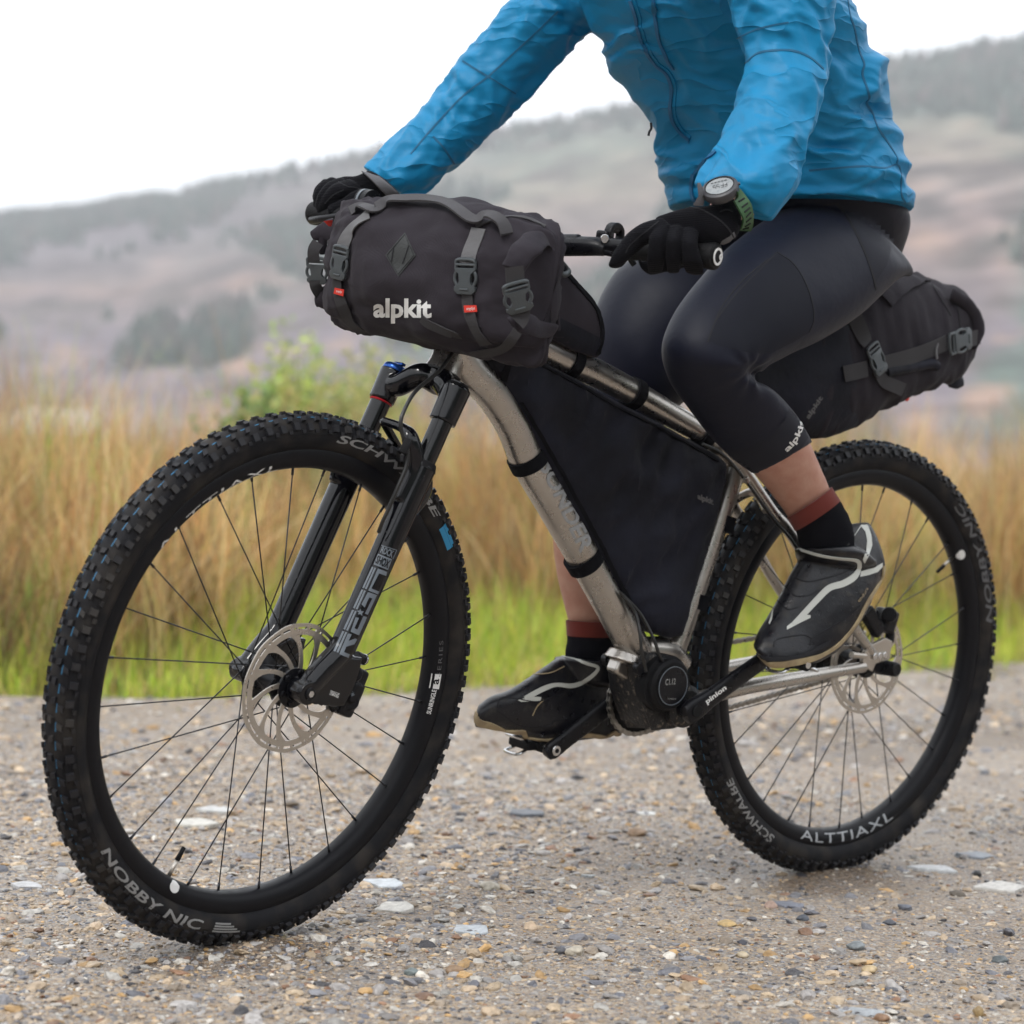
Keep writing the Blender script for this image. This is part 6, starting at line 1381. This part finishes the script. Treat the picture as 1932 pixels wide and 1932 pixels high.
# main zip and pocket zip
zpx = qq(r5, (95, 0), (125, 90), (145, 190), (185, 290), (240, 370), (300, 420), (328, 480), (335, 560), (328, 640), (345, 710), (390, 770), (440, 810))
seamj(zpx, .016, 'jacket', .0008, .002, 'zip_flap'); seamj(zpx, .0055, 'zip', .003, .002, 'zip')
seamj(qq(r5, (460, 1010), (450, 1070), (455, 1130), (480, 1190)), .006, 'zip', .003, .002, 'zip'); seamj(qq(r5, (590, 880), (520, 940), (465, 1010)), .005, 'zip', .002, .002, 'zip')
z2 = qq(r5, (228, 0), (238, 90), (250, 180), (275, 270), (310, 350), (345, 400)); seamj(z2, .0052, 'zip', .002, .002, 'pocket_zip')
seamj(qq(r5, (232, 15), (236, 50), (238, 72)), [.004, .009, .006], 'jacketseam', .004, .003, 'zip_pull')
obj('drawcord', tube([A(*r5(212, 712), .03), A(*r5(214, 745), .03), A(*r5(203, 765), .03), A(*r5(198, 788), .03)], .0018, 8, 4), M['seam'], JK)
seamj(qq(r5, (1130, 1140), (1250, 1125), (1400, 1150), (1560, 1185), (1640, 1215), (1712, 1262)), .004, off=.0005)
# --- tights: pelvis and both legs in one shell
thL = [(1540, 372, 1722, 520, .08, .95), (1492, 388, 1694, 528, .105, .95), (1432, 422, 1628, 590, .125, .92), (1372, 468, 1552, 640, .140, .92), (1318, 528, 1492, 668, .150, .92), (1272, 590, 1438, 700, .155, .95), (1248, 655, 1410, 712, .158, .95), (1262, 715, 1425, 716, .158, .95), (1300, 772, 1462, 740, .155, .95), (1346, 830, 1496, 775, .150, .95), (1385, 868, 1516, 806, .147, .95), (1424, 896, 1532, 834, .144, .95)]
def thd(s, p, P):
    u, v = proj(P); d = math.hypot(u-1420, v-700); a = math.atan2(v-700, u-1420)
    return .0055*math.exp(-(d/40)**2)*math.cos(a*9)*(d > 3)+.0012*nz(Vector((u/70, v/70, 2))) - .006*math.exp(-(d/16)**2)
TL = limb(thL, n=90, sub=10, disp=thd, ends=(.3, 0))
thR = [(1420, 400, 1590, 560, -.08, .95), (1290, 440, 1480, 590, -.11, .95), (1185, 492, 1400, 650, -.13, .92), (1140, 545, 1345, 710, -.14, .92), (1114, 615, 1300, 750, -.145, .95), (1104, 690, 1268, 780, -.148, .95), (1092, 770, 1245, 820, -.148, .95), (1078, 850, 1228, 880, -.146, .95), (1062, 920, 1210, 930, -.143, .95)]
TR_ = limb(thR, n=70, sub=8, ends=(.3, 0))
pel = [(1330, 330, 1690, 330, .0, .72), (1330, 392, 1700, 372, .0, .86), (1345, 420, 1716, 418, .0, .85), (1400, 470, 1704, 470, .0, .82), (1480, 520, 1678, 530, .0, .75), (1540, 575, 1640, 580, .0, .6)]
PL = limb(pel, n=80, sub=8, ends=(.05, .4))
tm = remesh([TL, TR_, PL], .0042, 3, 'tights'); TI = obj('tights', tm, M['tights'], rid, label='navy three-quarter cycling tights'); bt = bvh_of(TI)
def seamt(pts, w=.0014, m='seam', off=.0003, th=.0006, name='seam'): return obj(name, ribbon(bt, pts, w, off, th), M[m], TI)
seamt(qq(r5, (945, 1462), (850, 1560), (730, 1680), (640, 1790), (585, 1870), (560, 1932)), .0020); seamt(qq(q8, (595, 15), (440, 150), (330, 290), (280, 400), (245, 500)), .0020)
seamt(qq(r5, (945, 1462), (1040, 1530), (1110, 1640), (1150, 1760), (1158, 1860), (1130, 1932)), .0024)
seamt(qq(r5, (1290, 1180), (1350, 1260), (1410, 1370), (1460, 1480), (1500, 1600), (1520, 1680)), .0042); seamt(qq(r5, (1210, 1190), (1290, 1185), (1340, 1230)), .0022)
obj('thigh_panel', poly_on(bt, qq(r5, (945, 1468), (1035, 1533), (1105, 1643), (1145, 1762), (1152, 1860), (1120, 1935))+qq(q8, (840, 440), (740, 500), (600, 570), (480, 560), (300, 520), (250, 490), (290, 400), (345, 300), (460, 150), (600, 20)), .0005, 8), M['tightspanel'], TI)
obj('rear_panel', poly_on(bt, qq(r5, (1300, 1160), (1420, 1180), (1540, 1200), (1620, 1270), (1620, 1400), (1580, 1540), (1515, 1640), (1470, 1480), (1415, 1360), (1355, 1250)), .0005, 8), M['cuffband'], TI)
hemb = qq(q8, (330, 1130), (480, 1110), (600, 1050), (690, 950), (730, 850), (738, 830), (800, 920), (830, 1000), (825, 1060), (760, 1150), (680, 1230), (600, 1275), (520, 1285), (440, 1240), (380, 1180))
obj('cuff_band', poly_on(bt, hemb, .0006, 6), M['cuffband'], TI)
def txt_curve(bv, s, pts, hgt, m, par, off=.001, bold=.03, shear=0):
    V, Fc = text2d(s, offset=bold, shear=shear); w = V[:, 0].max(); V[:, 0] /= w; V, Fc = flat_geo(V, Fc, .06); C = crom(pts, 12); L_ = np.concatenate([[0], np.cumsum(np.linalg.norm(np.diff(C, axis=0), axis=1))]); L_ /= L_[-1]
    T = np.gradient(C, axis=0); T /= np.linalg.norm(T, axis=1)[:, None]; out = []
    for x, y in V:
        c = np.array([np.interp(x, L_, C[:, i]) for i in (0, 1)]); t = np.array([np.interp(x, L_, T[:, i]) for i in (0, 1)]); n = np.array([t[1], -t[0]]); q = c+n*hgt*y; p, nn = hitn(bv, *q); out.append(p+nn*off)
    return obj('lettering', (np.array(out), Fc), M[m], par)
txt_curve(bt, 'alpkit', qq(q8, (712, 1145), (760, 1095), (795, 1030), (818, 960)), 14, 'print_white', TI, bold=.03)
obj('pocket_tab', ell(A(*r5(1540, 1185), .12), (.006, .004, .007), 8, 6), M['label_red'], TI)
# --- body: one continuous skin under the clothes
cfL = [(1330, 800, 1470, 760, .152, .9), (1395, 860, 1512, 808, .147, .92), (1426, 898, 1530, 840, .144, .92), (1452, 928, 1548, 882, .140, .92), (1478, 962, 1562, 915, .136, .92), (1500, 996, 1572, 944, .132, .86), (1516, 1020, 1580, 978, .130, .6)]
CL = limb(cfL, n=50, sub=6, disp=lambda s, p, P: .0008*fbm(np.array(P)*30, 2))
cfR = [(1075, 860, 1220, 880, -.146, .9), (1050, 950, 1205, 960, -.142, .92), (1043, 1010, 1190, 1018, -.140, .92), (1050, 1080, 1172, 1085, -.137, .92), (1064, 1140, 1158, 1145, -.134, .92), (1073, 1175, 1150, 1178, -.132, .88), (1080, 1215, 1140, 1218, -.130, .7)]
CRg = limb(cfR, n=50, sub=6)
shr = lambda rows, k: [((a*(1+k)+c*(1-k))/2, (b*(1+k)+d*(1-k))/2, (a*(1-k)+c*(1+k))/2, (b*(1-k)+d*(1+k))/2, y, q) for a, b, c, d, y, q in rows]
bodyp = [limb(shr(thL, .74), n=40, sub=4), limb(shr(thR, .74), n=40, sub=4), limb(shr(pel[1:], .72), n=40, sub=4), limb(shr(torso[:11], .58), n=40, sub=4), limb(shr(slL, .55), n=30, sub=4), limb(shr(slR, .55), n=30, sub=4), CL, CRg]
# hidden wrists run on into the gloves
wL0 = A(1410, 345, .333); 
headc = A(1240, -470, 0)
bodyp += [limb([(1240, -150, 1420, -150, 0, .8), (1235, -260, 1370, -240, 0, .85), (1210, -340, 1330, -320, 0, .9), (1190, -400, 1310, -380, 0, .9)], n=30, sub=4), ell(headc, (.098, .076, .118), 24, 16), ell(headc+[.095, 0, -.015], (.018, .014, .022), 12, 8), ell(headc+[.06, 0, -.075], (.045, .042, .045), 16, 10)]
bodyp += [tube([A(1400, 320, .318), A(*q6(1560, 740), .338), A(*q6(1480, 880), .345)], [.026, .0245, .022], 20, 5), tube([A(765, 330, -.340), A(*q5(590, 200), -.350), A(*q5(500, 215), -.355)], [.026, .022, .022], 20, 5)]
body = obj('body', remesh(bodyp, .0045, 3, 'body'), M['skin'], rid, fix=True)
bb = bvh_of(body)
# --- socks
def sock(rows, split, name='sock'):
    g = limb(rows, n=50, sub=6, disp=lambda s, p, P: .0007*math.sin(s*900)*.6+.0006*fbm(np.array(P)*40, 2), ends=(0, .3)); o = obj(name, g, M['sockdark'], rid); return o
SKL = sock([(1488, 978, 1568, 922, .136, .98), (1502, 1002, 1584, 945, .133, .98), (1507, 1028, 1602, 976, .131, .9), (1516, 1048, 1612, 1014, .130, .86), (1530, 1075, 1610, 1052, .130, .6)], 0)
SKR = sock([(1068, 1170, 1155, 1173, -.132, .98), (1070, 1202, 1158, 1205, -.131, .98), (1066, 1240, 1160, 1243, -.130, .86), (1072, 1270, 1150, 1272, -.130, .6)], 0)
def cuff(rows, par, m, name='sock_cuff'): return obj(name, limb(rows, n=50, sub=6, ends=(0, 0)), M[m], par)
cuff([(1485, 977, 1569, 919, .136, 1.05), (1500, 1002, 1585, 944, .1335, 1.05)], SKL, 'sockred'); cuff([(1067, 1170, 1156, 1173, -.132, 1.02), (1069, 1199, 1158, 1202, -.1315, 1.02)], SKR, 'sockred')
# --- shoes
def shoe_body(rows, power=.8, n=60): return limb(rows, n=n, sub=9, power=power, ends=(.25, .35))
yS = .128
shl = [(1634, 985, 1668, 1078, yS, .55), (1600, 990, 1650, 1118, yS, .62), (1560, 1006, 1632, 1158, yS, .62), (1520, 1040, 1606, 1198, yS, .60), (1492, 1082, 1582, 1226, yS, .60), (1468, 1130, 1556, 1243, yS, .66), (1447, 1166, 1530, 1254, yS, .80), (1431, 1192, 1496, 1260, yS, .95), (1423, 1214, 1462, 1260, yS, 1.1)]
col = [(1499, 1036, 1614, 1030, .128, .92), (1504, 1056, 1634, 1040, .128, .92), (1525, 1085, 1655, 1060, .128, .62)]
SHL = obj('shoe', remesh([shoe_body(shl), limb(col, n=50, sub=6, ends=(.03, .2))], .0026, 3, 'shoe'), M['shoe'], rid); bs = bvh_of(SHL)
TRIM = [
 qq(r1, (555, 1110), (600, 1075), (645, 1040), (692, 1045), (692, 1060), (640, 1085), (555, 1130)),
 qq(r1, (990, 505), (1025, 525), (1045, 580), (1050, 640), (1030, 700), (1005, 745), (995, 720), (1015, 670), (1020, 610), (1010, 560), (985, 530)),
 qq(r1, (985, 790), (1060, 770), (1110, 740), (1110, 765), (1080, 795), (1030, 812), (980, 822)),
 qq(r1, (460, 1060), (472, 1010), (478, 1015), (470, 1070), (456, 1100), (450, 1090)),
]
for P in TRIM: obj('shoe_trim', poly_on(bs, P, .0006, 5), M['shoetrim'], SHL)
obj('shoe_trim', ribbon(bs, qq(r1, (590, 1095), (650, 1040), (725, 960), (800, 888), (880, 862), (945, 822), (974, 770), (962, 728), (860, 715), (760, 700), (660, 672), (600, 648)), [.005, .009, .0095, .010, .0105, .0105, .008, .006, .0055, .005, .0045, .004], .0008, .0012), M['shoetrim'], SHL)
# sole edge
def sole(fn, top, bot, y0, y1, bv, par, m='gum'):
    g = G(); a, b = crom(qq(fn, *top), 6), crom(qq(fn, *bot), 6); rings = []
    for p, q in zip(a, b):
        r0, r3_ = A(*p, y1), A(*q, y1); r1_, r2_ = A(*p, y0), A(*q, y0); d = np.array([0, 1, 0])
        rings.append(np.array([r0, r3_, r3_*.5+r2_*.5, r2_, r1_, r1_*.5+r0*.5]))
    return obj('sole', rings_geo(rings), M[m], par)
def sole_band(bv, fn, pts, w, m, par, off=.0012, th=.004, name='sole'): return obj(name, ribbon(bv, qq(fn, *pts), w, off, th), M[m], par)
sole_band(bs, r1, [(1118, 760), (1105, 830), (1070, 890), (1030, 955), (1000, 1010), (960, 1085), (905, 1160), (840, 1225), (760, 1275), (690, 1300), (600, 1318), (500, 1332), (420, 1322), (376, 1288)], [.006]*9+[.009, .011, .012, .011, .010], 'gum', SHL, .0, .006)
sole_band(bs, r1, [(385, 1272), (450, 1298), (550, 1296), (650, 1278), (730, 1240), (800, 1200)], .006, 'seam', SHL, .002, .002, 'foxing')
for P in (((600, 830), (680, 850), (780, 830), (880, 800), (950, 760)), ((540, 870), (600, 930), (680, 930), (740, 900)), ((500, 960), (560, 1010), (620, 1000)), ((480, 1230), (490, 1190), (560, 1170), (650, 1160), (695, 1180), (690, 1215)), ((700, 1180), (800, 1120), (900, 1060), (980, 990))): obj('shoe_seam', ribbon(bs, qq(r1, *P), .0018, .0004, .001), M['seam'], SHL)
txt_curve(bs, 'endura', qq(r1, (975, 970), (1005, 930), (1028, 890)), 6, 'gum', SHL, bold=.0)
yR = -.130
shr_ = [(1150, 1262, 1172, 1385, yR, .5), (1110, 1248, 1130, 1392, yR, .55), (1060, 1240, 1080, 1398, yR, .6), (1030, 1256, 1030, 1398, yR, .66), (995, 1280, 985, 1388, yR, .85), (960, 1302, 945, 1376, yR, 1.1), (926, 1314, 915, 1374, yR, 1.25), (906, 1328, 899, 1372, yR, 1.4)]
colR = [(1046, 1240, 1174, 1246, -.130, .95), (1046, 1270, 1178, 1290, -.130, .8)]
SHR = obj('shoe', remesh([shoe_body(shr_), limb(colR, n=50, sub=6, ends=(.03, .2))], .0026, 3, 'shoe'), M['shoe'], rid); bs = bvh_of(SHR)
obj('shoe_trim', ribbon(bs, qq(q7, (400, 850), (450, 825), (530, 785), (600, 765), (690, 772), (760, 752), (835, 700), (862, 655), (800, 632), (720, 605), (640, 585)), [.006, .008, .008, .006, .0075, .007, .006, .005, .005, .0045, .004], .0008, .0012), M['shoetrim'], SHR)
obj('shoe_trim', poly_on(bs, qq(q7, (358, 862), (430, 838), (505, 842), (500, 868), (380, 872)), .0006, 5), M['shoetrim'], SHR)
sole_band(bs, q7, [(95, 955), (110, 1000), (180, 1020), (270, 1050), (360, 1080), (450, 1100), (550, 1110), (700, 1090), (800, 1080), (920, 1092), (1000, 1075)], [.012, .012, .012, .011, .010, .008, .007, .006, .007, .008, .008], 'gum', SHR, .0, .006)
for P in (((230, 910), (250, 850), (340, 850), (480, 870), (600, 830), (700, 790)), ((450, 960), (480, 900), (520, 860)), ((230, 930), (350, 1010), (450, 1030), (560, 1020), (600, 990), (800, 960)), ((440, 700), (560, 690), (650, 650))): obj('shoe_seam', ribbon(bs, qq(q7, *P), .0016, .0004, .001), M['gum' if P[0][0] > 400 else 'seam'], SHR)
# --- gloves
def dlimb(fn, rows, n=26, sub=6, ends=(.6, .7), disp=None, power=1.0):
    """rows (xa,ya,xb,yb,depth,ratio) with an explicit distance along the view"""
    out = []; D = []
    for a, b, c, d, z, q in rows:
        ua, va = fn(a, b); ub, vb = fn(c, d); cc_ = depthpt((ua+ub)/2, (va+vb)/2, z); av = (RT*(ua-ub)-UP*(va-vb))*z/F/2; D.append(np.concatenate([cc_, av, FW*np.linalg.norm(av)*q]))
    D = crom(D, sub); th = np.arange(n)/n*2*np.pi; rings = [d[:3]+np.outer(np.cos(th), d[3:6])+np.outer(np.sin(th), d[6:9]) for d in D]
    C = D[:, :3]
    def capr(i, j, e):
        t = C[i]-C[j]; t /= np.linalg.norm(t); r = np.linalg.norm(D[i, 3:6]); return [C[i]+(rings[i]-C[i])*math.cos(k/4*math.pi/2)+t*r*e*math.sin(k/4*math.pi/2) for k in (1, 2, 3)]
    return rings_geo(capr(0, 1, ends[0])[::-1]+rings+capr(-1, -2, ends[1]))
zg = zb(gL1)                                    # grip end depth
def zbar(x): return zg+ (1430-x)/2.415/2.0704*.00062      # depth of the grip along the picture
palm = [(1400, 600, 1650, 700, zg+.020, .70), (1440, 680, 1680, 850, zg+.012, .66), (1360, 735, 1660, 980, zg+.008, .62), (1200, 745, 1560, 1080, zg+.006, .52), (1040, 785, 1400, 1120, zg+.010, .45), (900, 830, 1180, 1130, zg+.016, .42)]
gl = [dlimb(q6, palm, n=40, ends=(.2, .5))]
fm = lambda rows: dlimb(q6, rows)
gl.append(fm([(900, 850, 990, 1060, zg+.006, .8), (740, 900, 850, 1080, zg+.006, .95), (610, 990, 760, 1120, zg+.010, .95), (530, 1090, 690, 1180, zg+.012, .95), (470, 1180, 620, 1240, zg+.014, .95), (430, 1275, 580, 1285, zg+.018, .9)]))         # index along the lever
gl.append(fm([(860, 930, 1010, 930, zg+.000, .8), (812, 1040, 965, 1040, zg-.010, .95), (800, 1150, 960, 1150, zg-.006, .95), (790, 1260, 955, 1250, zg+.002, .95), (800, 1350, 940, 1345, zg+.020, .9)]))
gl.append(fm([(1000, 940, 1130, 950, zg-.002, .8), (972, 1060, 1112, 1060, zg-.013, .95), (970, 1160, 1112, 1160, zg-.010, .95), (970, 1270, 1110, 1270, zg-.002, .95), (980, 1350, 1100, 1350, zg+.016, .9)]))
gl.append(fm([(1130, 960, 1280, 990, zg-.004, .8), (1120, 1080, 1270, 1090, zg-.015, .95), (1122, 1180, 1290, 1190, zg-.013, .95), (1130, 1280, 1320, 1290, zg-.006, .9), (1150, 1345, 1325, 1365, zg+.010, .9)]))
gl.append(fm([(1330, 1040, 1460, 1090, zg+.035, .9), (1100, 1150, 1180, 1300, zg+.040, .8), (900, 1200, 960, 1360, zg+.038, .8), (760, 1260, 830, 1385, zg+.034, .8), (725, 1240, 760, 1350, zg+.030, .8)]))   # thumb under the bar
GL = obj('glove', remesh(gl, .0013, 3, 'glove'), M['glove'], rid); bg_ = bvh_of(GL)
for P in (((1180, 745), (1300, 770), (1450, 850), (1560, 950), (1610, 1040)), ((1480, 790), (1540, 770), (1600, 790))): obj('glove_seam', ribbon(bg_, qq(q6, *P), .0020, .0003, .001), M['seam'], GL)
obj('glove_palm', poly_on(bg_, qq(q6, (1610, 975), (1625, 1020), (1590, 1090), (1530, 1130), (1480, 1090), (1500, 1060), (1570, 1020)), .0006, 4), M['glovegrey'], GL)
obj('glove_tab', prism([A(*q6(x, y), .35) for x, y in ((1262, 520), (1290, 515), (1335, 600), (1335, 680), (1320, 735), (1240, 735), (1225, 725), (1280, 640))], FW, .003, .0006), M['glovegrey'], GL)
obj('index_seam', ribbon(bg_, qq(q6, (900, 880), (800, 960), (700, 1040), (620, 1120), (590, 1180)), .0014, .0003, .0008), M['seam'], GL)
zr2 = zb(gR1)
palm = [(500, 100, 690, 270, zr2-.030, .6), (430, 130, 600, 290, zr2-.022, .55), (350, 135, 520, 310, zr2-.014, .5), (270, 175, 430, 330, zr2-.008, .45)]
gr_ = [dlimb(q5, palm, n=36, ends=(.3, .5))]
fr = lambda rows: dlimb(q5, rows)
gr_.append(fr([(380, 150, 470, 230, zr2-.03, .8), (300, 180, 400, 240, zr2-.040, .9), (250, 230, 340, 280, zr2-.042, .9), (215, 290, 300, 330, zr2-.036, .9), (200, 345, 270, 380, zr2-.026, .9)]))
gr_.append(fr([(330, 140, 400, 210, zr2-.022, .8), (265, 170, 345, 240, zr2-.030, .9), (215, 230, 290, 285, zr2-.034, .9), (195, 290, 250, 340, zr2-.030, .9)]))
gr_.append(fr([(280, 138, 350, 200, zr2-.012, .8), (225, 170, 290, 230, zr2-.020, .9), (188, 230, 240, 275, zr2-.024, .9), (182, 290, 222, 320, zr2-.022, .9)]))
gr_.append(fr([(460, 200, 480, 300, zr2-.045, .8), (400, 230, 420, 330, zr2-.050, .8), (340, 270, 350, 350, zr2-.052, .8), (280, 300, 300, 365, zr2-.050, .8)]))
gr_.append(fr([(240, 150, 300, 200, zr2-.004, .8), (195, 195, 240, 240, zr2-.008, .9), (180, 240, 212, 290, zr2-.012, .9)]))
GRt = obj('glove', remesh(gr_, .0014, 3, 'glove'), M['glove'], rid); bgr = bvh_of(GRt)
obj('glove_cuff', dlimb(q5, [(462, 100, 640, 275, zr2-.032, .66), (530, 118, 690, 262, zr2-.036, .66), (560, 128, 700, 250, zr2-.038, .66)], n=36, ends=(.05, .05)), M['glovegrey'], GRt)
for P in (((330, 165), (380, 190), (440, 200), (490, 240)), ((250, 290), (300, 240), (360, 210))): obj('glove_seam', ribbon(bgr, qq(q5, *P), .0018, .0003, .001), M['seam'], GRt)
# --- wrist watch
wc = A(*q6(1480, 570), .362); wn_ = -FW*.62+UP*.70+RT*-.28; wn_ /= np.linalg.norm(wn_); WM = Matrix(basis(wc, wn_).tolist())
watch = obj('watch', xf(lathe([(.001, -.010), (.022, -.010), (.0245, -.006), (.0250, 0), (.0240, .003), (.0200, .0045), (.0195, .003), (.001, .003)], 48), WM), M['watchgrey'], rid, label='grey digital wrist watch on a green strap')
obj('watch_ring', xf(lathe([(.0186, .003), (.0203, .003), (.0200, .0050), (.0190, .0050)], 48, closed=True), WM), M['black_dull'], watch)
obj('watch_screen', xf(lathe([(.0005, .0032), (.0188, .0032), (.0186, .0040), (.0005, .0042)], 40), WM), M['lcd'], watch)
WI = np.array(WM.to_3x3()); wx_, wy_ = WI[:, 0], WI[:, 1]
ur = RT-wn_*(RT@wn_); ur /= np.linalg.norm(ur); uu = np.cross(wn_, ur)
bwp = G()
def seg(x, y, w, h):
    c = wc+wn_*.0046+ur*x+uu*y; bwp.add((np.array([c-ur*w-uu*h, c+ur*w-uu*h, c+ur*w+uu*h, c-ur*w+uu*h]), [[0, 1, 2, 3]]))
for dx in (-.0085, -.0025, .0045, .0105):
    for (x, y, w, h) in [q_ for k_, q_ in enumerate(((0, .0042, .0018, .0005), (0, 0, .0018, .0005), (0, -.0042, .0018, .0005), (-.0022, .0021, .0005, .0018), (.0022, -.0021, .0005, .0018), (.0022, .0021, .0005, .0018))) if (k_*7+int(dx*2e3)) % 3]: seg(dx*.8, y-.001, w*.8, h) if False else seg(dx*.8+x*.8, y-.001, w*.8, h)
for k in range(5): seg(-.009+k*.0045, .0095, .0016, .0008)
obj('watch_digits', bwp.get(), M['seam'], watch)
for k, (x, y) in enumerate(((-.0255, .008), (-.0255, -.008), (.0255, 0))): obj('watch_button', cyl(wc+ur*x*.92+uu*y, wc+ur*x*1.06+uu*y, .0022, n=10), M['watchgrey'], watch)
sp = [wc+ur*.018-uu*.006-wn_*.002, A(*q6(1640, 640), .374), A(*q6(1700, 730), .380), A(*q6(1735, 820), .380), A(*q6(1730, 910), .370), A(*q6(1700, 960), .352)]
sn = [wn_*.7+ur*.5, -FW*.7+RT*.5+UP*.3, -FW*.75+RT*.55, -FW*.75+RT*.6, -FW*.7+RT*.4-UP*.3, -FW*.6-UP*.7]
obj('watch_strap', ribbon3(crom(sp, 8), crom(sn, 8), [.024, .023, .022, .021, .020], .001, .0032), M['strap_green'], watch)
for k in range(7):
    t = 12+k*4; p = crom(sp, 8)[min(t, 40)]; n_ = crom(sn, 8)[min(t, 40)]; n_ /= np.linalg.norm(n_); d_ = crom(sp, 8)[min(t+1, 40)]-crom(sp, 8)[min(t-1, 39)]; d_ /= np.linalg.norm(d_); s_ = np.cross(d_, n_)
    obj('strap_slot', tube([p+n_*.0028-s_*.006, p+n_*.0028+s_*.006], .0012, 8), M['seam'], watch)
